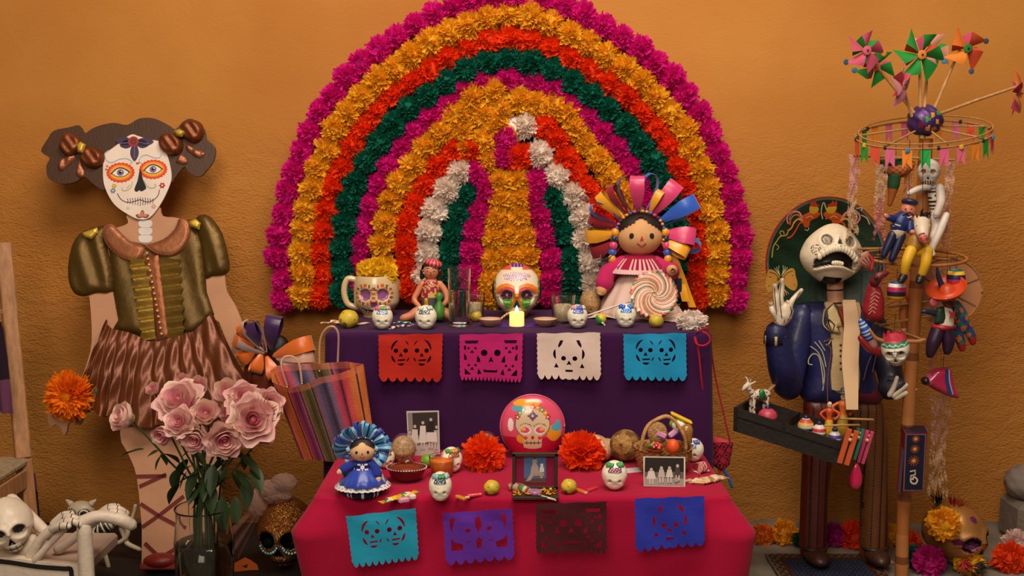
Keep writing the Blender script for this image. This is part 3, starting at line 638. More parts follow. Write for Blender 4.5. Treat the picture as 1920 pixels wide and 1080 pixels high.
# ---------------- generic builders ----------------
def sround(x, y, z):
    return x, y, z
def skull_pts(D, o):
    """unit dirs -> skull surface (height ~1, face towards -y)"""
    x, y, z = D[:, 0], D[:, 1], D[:, 2]; fr = sm(-y, -.1, .6)
    X = .385*x; Y = .44*y; Z = .5*z; t = sm(-Z, .02, .42)
    X = X*(1-(o.get('jaw', .42))*t); Y = np.where(y > 0, Y*(1-.62*t), Y*(1-.06*t))
    Z = np.where(Z < -.40, -.40+(Z+.40)*.55, Z)
    X = X*(1+.05*np.exp(-((Z-.18)/.2)**2))
    e = o.get('eye', (.155, -.03, .125, .16)); ex, ez, er, ed = e
    for sg in (-1, 1):
        r = np.hypot(X-sg*ex, (Z-ez)*1.05); Y = Y+fr*ed*(1-sm(r, er*.55, er*1.05)); Y = Y-fr*o.get('brow', .028)*np.exp(-((r-er*1.2)/.05)**2)*(Z > ez-.02)
        rc = np.hypot(X-sg*(ex+.06), Z-(ez-.17)); k = np.exp(-(rc/.075)**2); Y = Y-.03*k*fr; X = X+sg*.022*k
    nw = np.clip((-.10-Z)/.13, 0, 1)*.055; inn = (Z < -.10) & (Z > -.235); r = np.clip((nw-np.abs(X))/.03, 0, 1)
    Y = Y+np.where(inn, .07*r, 0)*fr*o.get('nose', 1); Y = Y-.02*np.exp(-(X/.05)**2-((Z+.07)/.06)**2)*fr
    Y = Y-.028*np.exp(-(X/.16)**4-((Z+.33)/.075)**4)*fr+.012*o.get('nose', 1)*fr*np.exp(-((Z+.335)/.012)**2)*(np.abs(X) < .17)
    if o.get('mouth'):
        mx, mz, rx, rz, md = o['mouth']; r = np.hypot((X-mx)/rx, (Z-mz)/rz); Y = Y+fr*md*(1-sm(r, .6, 1.05)); Y = Y-.03*fr*np.exp(-((r-1.15)/.16)**2)
    return np.stack([X, Y, Z], 1)
def skull(m, c, H, col, o={}, nu=72, nv=54, rot=None, sx=1, sy=1):
    th = np.linspace(.03, PI-.03, nv); s = np.linspace(-1, 1, nu, endpoint=False); ph = np.sign(s)*PI*np.abs(s)**1.35
    T, Pp = np.meshgrid(th, ph, indexing='ij'); D = np.stack([np.sin(T)*np.sin(Pp), -np.sin(T)*np.cos(Pp), np.cos(T)], -1)
    P = skull_pts(D.reshape(-1, 3), o).reshape(nv, nu, 3); Q = P.copy(); Q[..., 0] *= sx; Q[..., 1] *= sy; Q *= H
    if rot is not None: Q = Q @ np.array(Euler(rot).to_matrix()).T
    Pc = np.concatenate([P, P[:, :1]], 1); C4 = (Pc[:-1, :-1]+Pc[1:, :-1]+Pc[:-1, 1:]+Pc[1:, 1:])/4
    C = col(C4.reshape(-1, 3)) if callable(col) else np.tile(np.array(lin(col)), ((nv-1)*nu, 1))
    m.grid(Q+np.array(c), C.reshape(nv-1, nu, 3), cv=True)
    # caps
    return m
def pc(base, layers):
    def f(c):
        C = np.tile(np.array(lin(base)), (len(c), 1))
        for fn, col in layers: C[fn(c) & (c[:, 1] < .12)] = lin(col)
        return C
    return f
def eyes_at(ex, ez, r0, r1=0): return lambda c: np.any([((np.hypot(np.abs(c[:, 0])-ex, c[:, 2]-ez) < r0) & (np.hypot(np.abs(c[:, 0])-ex, c[:, 2]-ez) >= r1))], axis=0)
nose_tri = lambda c: (c[:, 2] < -.10) & (c[:, 2] > -.235) & (np.abs(c[:, 0]) < (-.10-c[:, 2])/.13*.06)
def mirror_dot(x, z, r): return lambda c: np.hypot(np.abs(c[:, 0])-x, c[:, 2]-z) < r
def rectm(x0, x1, z0, z1): return lambda c: (c[:, 0] > x0) & (c[:, 0] < x1) & (c[:, 2] > z0) & (c[:, 2] < z1)
def on(px, py, z): return AZ(px, py, z)
def mpp(p): return (p[1]+4.5)/CF      # metres per photo pixel at a point
def guava(label, px, py, wpx, z, tip=0, col='#dcb834', group='guavas on the altar'):
    p = on(px, py, z); s = mpp(p)*wpx/2; r = root('guava', label, 'guava', (p.x, p.y+s*.4, z), (0, 0, tip), group)
    def c(cc, u, v):
        n = np.sin(cc[:, 0]*700+cc[:, 2]*300)*np.sin(cc[:, 2]*650+2); C = mixc(col, '#8f8a34', np.clip(.5+cc[:, 0]/s*.5, 0, 1)*.5); C[n > .93] = lin('#6b4a1e'); return C
    m = M(); m.ball((0, 0, s*.93), (s, s, s*.93), c, 34, 24, fn=lambda D: D*(1+.025*np.sin(D[:, :1]*5+D[:, 2:]*4))); m.build('fruit', 'satin', r)
    m = M(); a = (-s*.62, -s*.62, s*.5); m.lathe([(s*.16, 0), (s*.22, s*.10), (s*.12, s*.16), (.0005, s*.05)], '#4d3518', 8, a, rot=(R(95), R(10), R(-40))); m.build('calyx', 'matte', r)
    return r
def sugar_skull(label, px, py, hpx, z, foil, icing, rz=0, eyes=('#8c1a22', '#3a2a22'), wide=1.0, lean=0):
    p = on(px, py, z); H = mpp(p)*hpx; r = root('sugar_skull', label, 'sugar skull', (p.x, p.y+H*.22, z), (R(lean), 0, rz), 'small white sugar skulls')
    o = dict(jaw=.14, eye=(.15, -.10, .065, .07), brow=.012, nose=.15); cx = pc('#f6ead2', [(lambda c: (np.hypot(c[:, 0]+.15, c[:, 2]+.10) < .038), eyes[0]), (lambda c: (np.hypot(c[:, 0]-.15, c[:, 2]+.10) < .038), eyes[1])])
    m = M(); skull(m, (0, 0, H*.455), H, cx, o, 60, 44, sx=wide*1.03, sy=.92); m.build('skull', 'sugar', r)
    # foil strip pressed on the forehead and piped icing above it
    m = M(); P = np.zeros((9, 26, 3))
    for i in range(9):
        for j in range(26):
            a = (j/25-.5)*1.25; zz = .20+.15*i/8+.02*math.sin(j*1.9+i*.8); th = math.acos(min(1, zz*2*.97)); P[i, j] = (.40*math.sin(th)*math.sin(a)*wide*H*1.03, -.455*math.sin(th)*math.cos(a)*.92*H-.0012+.0006*math.sin(j*2.3+i), (zz+.455)*H)
    m.grid(P, lambda c, u, v: np.where((np.sin(v*91+u*31)*np.sin(v*37-23*u+1) > .22)[:, None], np.array(lin(foil[0])), np.array(lin(foil[1])))); m.build('foil_strip', 'crumplefoil', r)
    m = M(); rs = random.Random(px)
    for k, c in enumerate(icing):
        a0 = -1.2+2.4*k/max(1, len(icing)-.5); pts = []
        for j in range(7):
            a = a0+.9*j/6; zz = .40+.05*math.sin(j*2.2+k); th = math.acos(min(1, zz*2*.97)); pts.append((.40*math.sin(th)*math.sin(a)*H*wide*1.03, -.46*math.sin(th)*math.cos(a)*.92*H-.002, (zz+.46)*H))
        m.limb(pts, .05*H, c, 6, 3)
    m.build('icing', 'sugar', r); return r
def ballmask(m, c, r, col, keep, nu=40, nv=30, fn=None):
    t = M(); t.ball((0, 0, 0), r, col, nu, nv, fn); V = np.vstack(t.V); C = np.vstack(t.C); F = []; K = []
    for i, f in enumerate(t.F):
        if keep(V[list(f)].mean(0)): F.append(f); K.append(i)
    m.add(V+np.array(c), F, C[K])
def loop(m, base, ang, L, W_, col, roll=0.0, fat=.32, lift=-.01, n=14, back=None):
    """one satin loop standing out from base in direction ang (x-z plane)"""
    e1 = np.array([math.cos(ang), lift*8, math.sin(ang)]); e1 /= np.linalg.norm(e1); y = np.array([0, 1., 0]); e2 = np.cross(e1, y); e2 /= np.linalg.norm(e2); e3 = np.cross(e1, e2)
    a = math.cos(roll)*e2+math.sin(roll)*e3; b = -math.sin(roll)*e2+math.cos(roll)*e3; P = np.zeros((n, 5, 3))
    for i in range(n):
        t = i/(n-1); x = L*(1-math.cos(TAU*t))/2; h = fat*L*math.sin(TAU*t)*(.25+.75*x/L); w = W_*(.22+.78*min(1, x/L*1.7))
        for j in range(5): P[i, j] = np.array(base)+e1*x+a*h+b*w*(j/4-.5)+a*.06*W_*math.cos((j/4-.5)*PI)
    m.grid(P, col, thick=.0006)
def ribbon_doll(name, label, loc, s, pal, rz=0, arms=None, face='#d99f6a', base=None):
    r = root(name, label, 'doll', loc, (0, 0, rz), None, s); hz = .60
    m = M(); m.ball((0, 0, hz), (.175, .155, .150), face, 30, 22); m.build('head', 'matte', r)
    m = M(); ballmask(m, (0, .012, hz+.012), (.188, .165, .168), '#1d110c', lambda c: c[1] > -.02 or c[2] > .062+.9*0+.50*abs(c[0])*0+(.10-abs(c[0])*.75 if True else 0)-.02)
    m.build('hair', 'hair', r)
    m = M()
    for sg in (-1, 1):
        m.ball((sg*.074, -.140, hz+.01), (.019, .010, .021), '#1a0e0b', 14, 10)
    m.poly([(-.013, hz-.022), (.013, hz-.022), (0, hz+.012)], '#b02a22', -.158, -.150); m.stroke([(-.032, hz-.045), (0, hz-.070), (.032, hz-.045)], .010, '#a8241f', -.150, .006)
    m.build('embroidered_face', 'matte', r)
    for sg in (-1, 1):
        m = M(); b0 = np.array([sg*.175, -.02, hz+.03])
        for k in range(8):
            m.ball(tuple(b0+np.array([sg*(.012+.006*k), -.03+.008*(k % 2), -.05*k])), (.030, .028, .034), pal['braid'][k % len(pal['braid'])], 12, 8)
        m.build('braid', 'ribbon', r)
    # crown of ribbon loops
    k = 0
    for (a, L, w, roll, c) in pal['loops']:
        m = M(); ex = .165*math.cos(a); ez = .150*math.sin(a); loop(m, (ex, .005-.01*(k % 3), hz+.03+ez), a, L, w, c, roll, fat=.28, lift=-.01-.02*(k % 2)); m.build('ribbon_loop', 'ribbon', r); k += 1
    m = M(); n = 22
    for i in range(n):
        a = -.25+(PI+.5)*i/(n-1); m.ball((.182*math.cos(a), -.055, hz+.018+.172*math.sin(a)), (.013, .013, .012), pal['braid'][i % len(pal['braid'])], 9, 7)
    m.build('braided_headband', 'ribbon', r)
    # body
    m = M(); m.limb([(0, .0, .46), (0, 0, .40), (0, .01, .30)], [.075, .115, .13], pal['blouse'], 18); m.build('blouse', 'cloth', r)
    arms = arms or [[(-.10, -.01, .41), (-.20, -.05, .36), (-.25, -.08, .29)], [(.10, -.01, .41), (.20, -.06, .37), (.21, -.11, .42)]]
    for A in arms:
        m = M(); m.limb(A, [.058, .062, .068], pal['blouse'], 12); o = m.build('sleeve', 'cloth', r)
        e = np.array(A[-1]); d = e-np.array(A[-2]); d /= np.linalg.norm(d); m = M(); m.limb([tuple(e), tuple(e+d*.06)], [.040, .042], face, 12); m.build('hand', 'matte', r)
    m = M(); m.lathe(pal['skirt_prof'], pal['skirt'], 72, wob=lambda a, z: 1+.05*np.sin(a*13)*np.clip((.32-z)/.2, 0, 1)); m.build('skirt', 'ribbon' if pal.get('shiny') else 'cloth', r)
    if pal.get('ruff'):
        m = M(); n = 150; P = np.zeros((7, n, 3))
        for i in range(7):
            for j in range(n):
                a = TAU*j/n; q = i/6; rr = .085+.155*q+.010*(-1)**j*q; P[i, j] = (rr*math.cos(a), rr*math.sin(a)*.85, .462-.135*q**1.4+.004*(-1)**j)
        m.grid(P, lambda c, u, v: np.where((u > .86)[:, None] | ((np.sin(v*TAU*34) > .35) & (u > .30))[:, None], np.array(lin('#e0b4b0')), np.array(lin(pal['ruff'])))); m.build('pleated_collar', 'cloth', r)
    if pal.get('yoke'):
        m = M(); P = np.zeros((5, 16, 3))
        for i in range(5):
            for j in range(16): a = (j/15-.5)*2.2; z = .36+.085*i/4; rr = .128-.02*i/4; P[i, j] = (rr*math.sin(a), -rr*math.cos(a)-.004, z)
        def yc(c, u, v):
            C = np.tile(np.array(lin('#e6e0ee')), (len(c), 1)); d = np.abs(((v*4) % 1)-.5)+np.abs(u-.5); C[(d < .30)] = lin('#1d1a52'); C[(d > .42) & (d < .62)] = lin('#251f60'); return C
        m.grid(P, lambda c, u, v: yc(c, u, v)); m.build('embroidered_yoke', 'cloth', r)
    if base: base(r)
    return r
def glass_cup(name, label, px, py, wpx, hpx, z, fill=None, cat='glass', facets=0, rim=1.0, base_t=.006):
    p = on(px, py, z); k = mpp(p); R_ = wpx*k/2; H = hpx*k; r = root(name, label, cat, (p.x, p.y+R_*.5, z)); t = .0018
    wob = (lambda a, zz: 1+.03*np.cos(a*facets)*np.clip((zz-.004)/.01, 0, 1)) if facets else None
    zz_ = lambda z: R_*(.90+(rim-.90)*(z-.003)/(H-.0042))
    m = M(); m.lathe([(0, 0), (R_*.5, 0), (R_*.84, 0), (R_*.88, .0006), (R_*.90, .003), (zz_(.0045), .0045), (zz_(.007), .007), (zz_(H*.5), H*.5), (zz_(H-.004), H-.004), (zz_(H-.002), H-.002), (R_*rim, H-.0012), (R_*rim-t*.5, H), (R_*rim-t, H-.0012), (zz_(H-.002)-t, H-.002), (zz_(H-.004)-t, H-.004), (zz_(H*.5)-t, H*.5), (zz_(base_t+.004)-t, base_t+.004), (zz_(base_t+.001)-t, base_t+.001), (R_*.90-t*1.5, base_t), (R_*.6, base_t), (0, base_t)], '#ffffff', 48, wob=wob); m.build('glass', 'glass', r, fix=True)
    return r, R_, H, t
# ---------------- papel picado ----------------
def arc(cx, cy, rx, ry, a0, a1, w, n=7):
    a = np.linspace(R(a0), R(a1), n); ww = w*np.sin(np.linspace(.25, PI-.25, n))
    return [(cx+(rx+q/2)*math.cos(t), cy-(ry+q/2)*math.sin(t)) for t, q in zip(a, ww)]+[(cx+(rx-q/2)*math.cos(t), cy-(ry-q/2)*math.sin(t)) for t, q in zip(a[::-1], ww[::-1])]
def couple():
    h = []
    for cx, s_ in ((42, 1), (81, -1)):
        h += [circ(cx-9, 31, 4.3, 12), circ(cx+9, 31, 4.3, 12), [(cx-4, 42), (cx, 35), (cx+4, 42)], [(cx-6, 48), (cx+8, 47), (cx+8, 50), (cx-6, 51)]]
        for a0, a1 in ((105, 170), (195, 235), (250, 292)) if s_ > 0 else ((10, 75), (305, 345), (248, 290)): h.append(arc(cx, 34, 17.5, 23.5, a0, a1, 4.5))
        h.append(arc(cx, 32, 16.5, 22, 30, 62, 2.5) if s_ > 0 else arc(cx, 32, 16.5, 22, 118, 150, 2.5)); h.append(arc(cx, 34, 16.5, 23.5, 310, 335, 2.5) if s_ > 0 else arc(cx, 34, 16.5, 23.5, 205, 230, 2.5))
    return h
def five():
    h = [circ(47, 36, 6.2, 14), circ(72, 36, 6.2, 14), [(55, 54), (60, 43), (65, 54), (60, 52)], [(46, 67), (50, 69), (70, 69), (72, 66), (72, 73), (46, 73)], [(10, 12), (37, 12), (34, 18), (12, 18)], [(84, 12), (109, 12), (107, 18), (86, 18)]]
    for cx in (24, 95):
        for cy in (27, 60): h += [circ(cx-6.5, cy, 2.4, 9), circ(cx+6.5, cy, 2.4, 9), [(cx-4, cy+9), (cx, cy+3), (cx+4, cy+9)]]
    h += [[(9, 36), (14, 44), (14, 50), (9, 50)], [(110, 36), (105, 44), (105, 50), (110, 50)], [(10, 66), (14, 70), (22, 78), (10, 78)], [(110, 66), (105, 70), (98, 78), (110, 78)], [(34, 40), (39, 48), (40, 54), (33, 54)], [(86, 40), (81, 48), (80, 54), (87, 54)], [(36, 66), (42, 76), (34, 78)], [(83, 66), (78, 76), (86, 78)], [(13, 22), (13, 30), (9, 30), (9, 22)], [(106, 22), (106, 30), (110, 30), (110, 22)]]
    return h
def catrina():
    return [[(44, 14), (50, 14), (47, 22), (41, 29), (40, 24)], [(74, 14), (80, 14), (84, 24), (83, 29), (77, 22)], arc(60, 40, 27, 24, 160, 205, 5), arc(60, 40, 27, 24, -25, 20, 5), circ(50, 49, 4.6, 12), circ(71, 49, 4.6, 12), [(55, 62), (60, 53), (65, 62), (60, 60.5)], [(32, 67), (36, 58), (41, 67)], [(80, 67), (84, 58), (89, 67)], [(52, 71), (68, 71), (66, 73), (68, 75), (52, 75), (54, 73)]]
def flowerp():
    h = [[(12, 10), (22, 8), (16, 26), (15, 34), (12, 30)], [(108, 10), (98, 8), (104, 26), (105, 34), (108, 30)], [(12, 44), (18, 52), (32, 56), (32, 66), (12, 66)], [(108, 44), (102, 52), (88, 56), (90, 66), (108, 66)], [(56, 10), (64, 10), (66, 26), (60, 38), (55, 24)], circ(42, 32, 5, 10, 3.5), circ(78, 32, 5, 10, 3.5), [(55, 50), (60, 44), (65, 50), (64, 64), (56, 64)], [(38, 52), (46, 51), (46, 53), (38, 54)], [(76, 52), (84, 51), (84, 53), (76, 54)]]
    return h
def papel(label, quad, y, col, design, seed, side=True, scal=7, dip=9, lobe=False):
    """quad: photo corners TL TR BR BL of the sheet; hangs just in front of the cloth"""
    TLp, TRp, BRp, BLp = quad; cx = (TLp[0]+TRp[0])/2; cy = (TLp[1]+TRp[1])/2; p = AY(cx, cy, y)
    r = root('paper_banner', label, 'cut paper banner', p, (0, 0, 0), 'cut paper banners on the altar cloths')
    def uv(u, v):
        a = (TLp[0]+(TRp[0]-TLp[0])*u, TLp[1]+(TRp[1]-TLp[1])*u); b = (BLp[0]+(BRp[0]-BLp[0])*u, BLp[1]+(BRp[1]-BLp[1])*u)
        q = LP(r, a[0]+(b[0]-a[0])*v, a[1]+(b[1]-a[1])*v); return (q.x, q.z)
    o = [uv(i/10, .01*math.sin(i*1.7+seed)) for i in range(11)]
    for i in range(1, 25): o.append(uv(1-(.012*abs(math.sin(i*PI/3)) if side else 0), i/25*.9))
    n = scal*6
    for i in range(n+1):
        u = 1-i/n; k = abs(math.sin(u*scal*PI))**.7; v = .9+.1*k; 
        if lobe and abs(u-.5) < .1: v = .97+.03*k
        o.append(uv(.015+.97*u, v))
    for i in range(24, 0, -1): o.append(uv((.012*abs(math.sin(i*PI/3)) if side else 0), i/25*.9))
    H = [[uv(a/120, b/90) for a, b in h] for h in design]
    rs = np.random.RandomState(seed); k1, k2, k3 = rs.uniform(18, 40, 3)
    def mp(V):
        V = V.copy(); x, z = V[:, 0], V[:, 2]; V[:, 1] += -.003+(.0035*np.sin(x*k1+seed)+.002*np.sin(z*k2+x*k3))*np.clip(-z/.03, .15, 1)-.010*np.clip(-z/.2, 0, 1); return V
    m = M(); holed(m, o, H, col, mp); m.build('sheet', 'paper', r); return r
y_ = TY1-.022
papel('red cut-paper banner with two skulls, leftmost on the purple cloth', [(709,627),(831,626),(829,716),(711,714)], y_, '#b8200c', couple(), 1)
papel('magenta cut-paper banner with five skulls on the purple cloth', [(861,627),(981,625),(979,716),(862,712)], y_, '#b81668', five(), 2, scal=16, dip=3)
papel('white cut-paper banner with a long-haired skull on the purple cloth', [(1006,625),(1126,623),(1127,712),(1007,710)], y_, '#dcc4b8', catrina(), 3, scal=9, lobe=True)
papel('bright turquoise cut-paper banner with two skulls, rightmost on the purple cloth', [(1168,627),(1287,624),(1288,714),(1169,712)], y_, '#1590c0', couple(), 4, scal=8)
y_ = LY1-.062
papel('tilted turquoise cut-paper banner with two skulls on the magenta cloth', [(648,968),(780,952),(787,1048),(662,1062)], y_, '#1a93b4', couple(), 5, scal=10)
papel('violet cut-paper banner with floral cut-outs on the magenta cloth', [(829,962),(961,953),(966,1047),(836,1058)], y_, '#5e259a', flowerp(), 6, scal=7)
papel('dark maroon cut-paper banner hanging at the middle of the magenta cloth', [(1004,944),(1138,940),(1138,1037),(1004,1036)], y_, '#451014', five(), 7, scal=14, dip=2)
papel('royal blue cut-paper banner with a long-haired skull on the magenta cloth', [(1189,934),(1321,930),(1321,1020),(1190,1033)], y_, '#2a34a8', catrina(), 8, scal=8, lobe=True)
# ---------------- upper table ----------------
# skull mug
p = on(697, 598, TZ); k = mpp(p); r = root('skull_mug', 'cream ceramic skull mug with a handle and purple eye sockets, holding yellow paper flowers', 'mug', (p.x+.01, p.y+.075, TZ)); RR = 44*k
def mugc(c):
    base = np.tile(np.array(lin('#d9b98c')), (len(c), 1)); X, Z = c[:, 0], c[:, 2]; f = c[:, 1] < 0
    for ex, rr in ((-.17, .115), (.17, .115)):
        d = np.hypot(X-ex, Z-.04); ang = np.arctan2(Z-.04, X-ex); ring = f & (d > .145) & (d < .205) & (np.sin(ang*13) > -.1); alt = (np.floor((ang+PI)*13/TAU/1).astype(int) % 3)
        for q, cc in enumerate(('#d0622c', '#c24a34', '#5b5a2c')): base[ring & (alt == q)] = lin(cc)
        base[f & (d < rr)] = lin('#9a5a86')
    base[f & (np.hypot(X, (Z+.16)*1.0) < .065)] = lin('#9a5a86')
    base[f & (np.abs(Z+.28-.9*X*X) < .012) & (np.abs(X) < .26)] = lin('#2a1a14'); base[f & (np.abs(Z+.28) < .04) & (np.abs((X*14) % 1-.5) < .12) & (np.abs(X) < .24)] = lin('#2a1a14'); return base
H = 100*k*1.0
def mugfn(nu=80, nv=50):
    P = np.zeros((nv, nu, 3))
    for i in range(nv):
        z = -.42+.80*i/(nv-1); rr = .46*(1-abs((z-.02)/.62)**2.6)**.5*(1-.30*sm(np.array(-z), .12, .42))
        for j in range(nu):
            a = TAU*j/nu; x = rr*math.sin(a); y = -rr*math.cos(a)
            if y < 0:
                for ex in (-.17, .17): d = math.hypot(x-ex, z-.04); y += .07*float(1-sm(np.array(d), .09, .125))
                y += .05*float(1-sm(np.array(math.hypot(x, z+.16)), .04, .075))
            P[i, j] = (x, y, z)
    return P
P = mugfn(); Pc = np.concatenate([P, P[:, :1]], 1); C4 = (Pc[:-1, :-1]+Pc[1:, :-1]+Pc[:-1, 1:]+Pc[1:, 1:])/4
m = M(); m.grid(P*np.array([RR/.46, RR/.46, H])+np.array([0, 0, .42*H]), mugc(C4.reshape(-1, 3)).reshape(49, 80, 3), cv=True); m.lathe([(.0005, .001), (RR*.62, .001)], '#d9b98c', 24)
m.lathe([(RR*.80, H*.80), (RR*.70, H*.79), (RR*.6, H*.6), (.0005, H*.58)], '#b08a60', 32); m.build('bowl', 'gloss', r)
m = M(); pts = [(-RR*.86, 0, H*.70), (-RR*1.25, 0, H*.72), (-RR*1.42, 0, H*.50), (-RR*1.28, 0, H*.25), (-RR*.88, 0, H*.17)]; m.limb(pts, RR*.135, '#d9b98c', 12, 6); m.build('handle', 'gloss', r)
fb = AY(706, 512, p.y+.06); r2 = root('yellow_paper_flower', 'ruffled yellow paper flower sitting on top of the skull mug', 'paper flower', (fb.x, fb.y, fb.z))
me = puff_mesh('bloom', .045, '#ffd426', 150, .6, 91, deep=.8); link('bloom', me, r2, loc=(-.028, 0, .004)); link('bloom', me, r2, loc=(.036, -.01, -.004), rot=(0, 2, 0), scale=.95); link('bloom', me, r2, loc=(.006, -.008, .012), rot=(0, 4, 0), scale=1.0)
# seated pottery doll
p = on(806, 604, TZ); r = root('pottery_doll', 'seated painted clay doll with a red beret and sequined blouse on the purple cloth', 'doll', (p.x, p.y+.03, TZ+.004)); q = lambda a, b, d=0: tuple(LP(r, a, b, d)); k = mpp(p); SKN = '#cf7d56'
m = M(); m.ball(q(808, 508), (15*k, 14*k, 17*k), SKN, 28, 20); m.build('head', 'satin', r)
m = M(); ballmask(m, q(808, 506, .004), (18.5*k, 17*k, 19*k), '#22130f', lambda c: c[1] > -.004 or c[2] > 9*k); m.limb([q(792, 508), q(791, 520, .004)], 4.5*k, '#22130f'); m.limb([q(825, 508), q(826, 520, .004)], 4.5*k, '#22130f'); m.build('hair', 'gloss', r)
m = M(); m.ball(q(813, 494, 0), (17*k, 16*k, 9*k), lambda c, u, v: np.where((np.sin(v*TAU*14) > .55)[:, None], np.array(lin('#d8787a')), np.array(lin('#b51a34'))), 56, 12, rot=(0, R(14), 0)); m.build('beret', 'satin', r)
m = M()
for sg in (-1, 1):
    x, y, z = q(808+sg*6, 507, -13.2*k); m.ball((x, y, z), (2.6*k, 1*k, 1.5*k), '#efe6dc', 12, 8); m.ball((x, y-.8*k, z), (1.2*k, .6*k, 1.3*k), '#1a0f0c', 8, 6); m.limb([(x-3*k, y, z+3.4*k), (x, y-.5*k, z+4.4*k), (x+3*k, y, z+3.4*k)], .45*k, '#1a0f0c', 5, 3)
x, y, z = q(808, 515, -13.4*k); m.ball((x, y, z), (2.8*k, 1.2*k, 1.3*k), '#a81c24', 12, 8); x, y, z = q(808, 510, -14.4*k); m.ball((x, y, z), (1.6*k, 1.6*k, 2*k), SKN, 10, 8)
x, y, z = q(795, 512, -6*k); m.ball((x, y, z), (1.8*k,)*3, '#e8e0d8', 8, 6); m.build('painted_face', 'satin', r, kind='stuff')
def bl(c, u, v):
    C = np.tile(np.array(lin('#4c5058')), (len(c), 1)); g = c[:, 2] > q(0, 556)[2]; C[g] = lin('#a01c48'); n = np.sin(c[:, 0]*2300)*np.sin(c[:, 2]*2100+c[:, 0]*800); C[g & (n > .1)] = lin('#d8a850'); C[c[:, 2] > q(0, 526)[2]] = lin(SKN); return C
m = M(); m.limb([q(808, 522), q(808, 534), q(808, 556), q(809, 578), q(809, 590, -.004)], [6*k, 17*k, 19*k, 19*k, 22*k], bl, 28, 8); m.build('torso', 'satin', r)
for A in ([(792, 532, 0), (783, 548, -.004), (777, 562, -.012), (786, 574, -.03)], [(824, 532, 0), (834, 545, -.004), (838, 562, -.014), (830, 572, -.03)]):
    m = M(); m.limb([q(*a) for a in A], [6.5*k, 6*k, 5.5*k, 4.5*k], SKN, 12); m.build('arm', 'satin', r)
for A in ([(800, 585, -.01), (784, 584, -.035), (770, 592, -.045), (756, 598, -.05)], [(818, 586, -.01), (834, 586, -.035), (846, 593, -.045), (850, 600, -.05)]):
    m = M(); m.limb([(x, y, max(z, 7.5*k)) for x, y, z in (q(*a) for a in A)], [12*k, 10*k, 8*k, 6.5*k], SKN, 12); m.build('leg', 'satin', r)
m = M(); m.lathe([(.0005, 0), (8*k, 1*k), (12*k, 10*k), (11*k, 22*k), (5*k, 34*k), (4*k, 38*k), (8*k, 46*k), (4*k, 52*k), (.0005, 53*k)], '#4c8a34', 20, tuple(Vector(q(824, 600, -.045))), wob=lambda a, z: 1+.05*np.sin(a*9)); m.build('clay_corn_ear', 'satin', r, label='green leafy ear held by the doll')
m = M(); m.limb([q(800, 579, -.034), q(799, 562, -.038)], 4*k, '#d89020', 10); m.build('clay_cup', 'satin', r)
# tall water glass
r, R_, H, t = glass_cup('water_glass', 'tall clear drinking glass half filled with water, beside the red-bereted clay doll', 861, 613, 44, 112, TZ, base_t=.012)
m = M(); m.lathe([(0, .0122), (R_*.7, .0122), (R_*.895-t, .0124), (R_*.91-t, .016), (R_*.955-t-.0002, H*.60), (R_*.955-t-.0004, H*.63), (R_*.9-t, H*.6303), (0, H*.63)], '#ffffff', 40); m.build('water', 'water', r, fix=True)
# votive candles in glasses
for px, py, lab in ((886, 603, 'small glass votive with a white candle beside the tall water glass'), (1056, 606, 'small glass votive with a white candle right of the large painted skull')):
    r, R_, H, t = glass_cup('votive_candle', lab, px, py, 42, 54, TZ, cat='candle', facets=16, rim=1.1)
    m = M(); m.lathe([(.0005, .007), (R_*.78, .007), (R_*.80, H*.62), (R_*.7, H*.64), (.0005, H*.61)], '#e8cfa4', 28); o = m.build('wax', 'sugar', r); m = M(); m.tube([(0, 0, H*.6), (.001, 0, H*.7)], .001, '#2a1a10', 6); m.build('wick', 'matte', r)
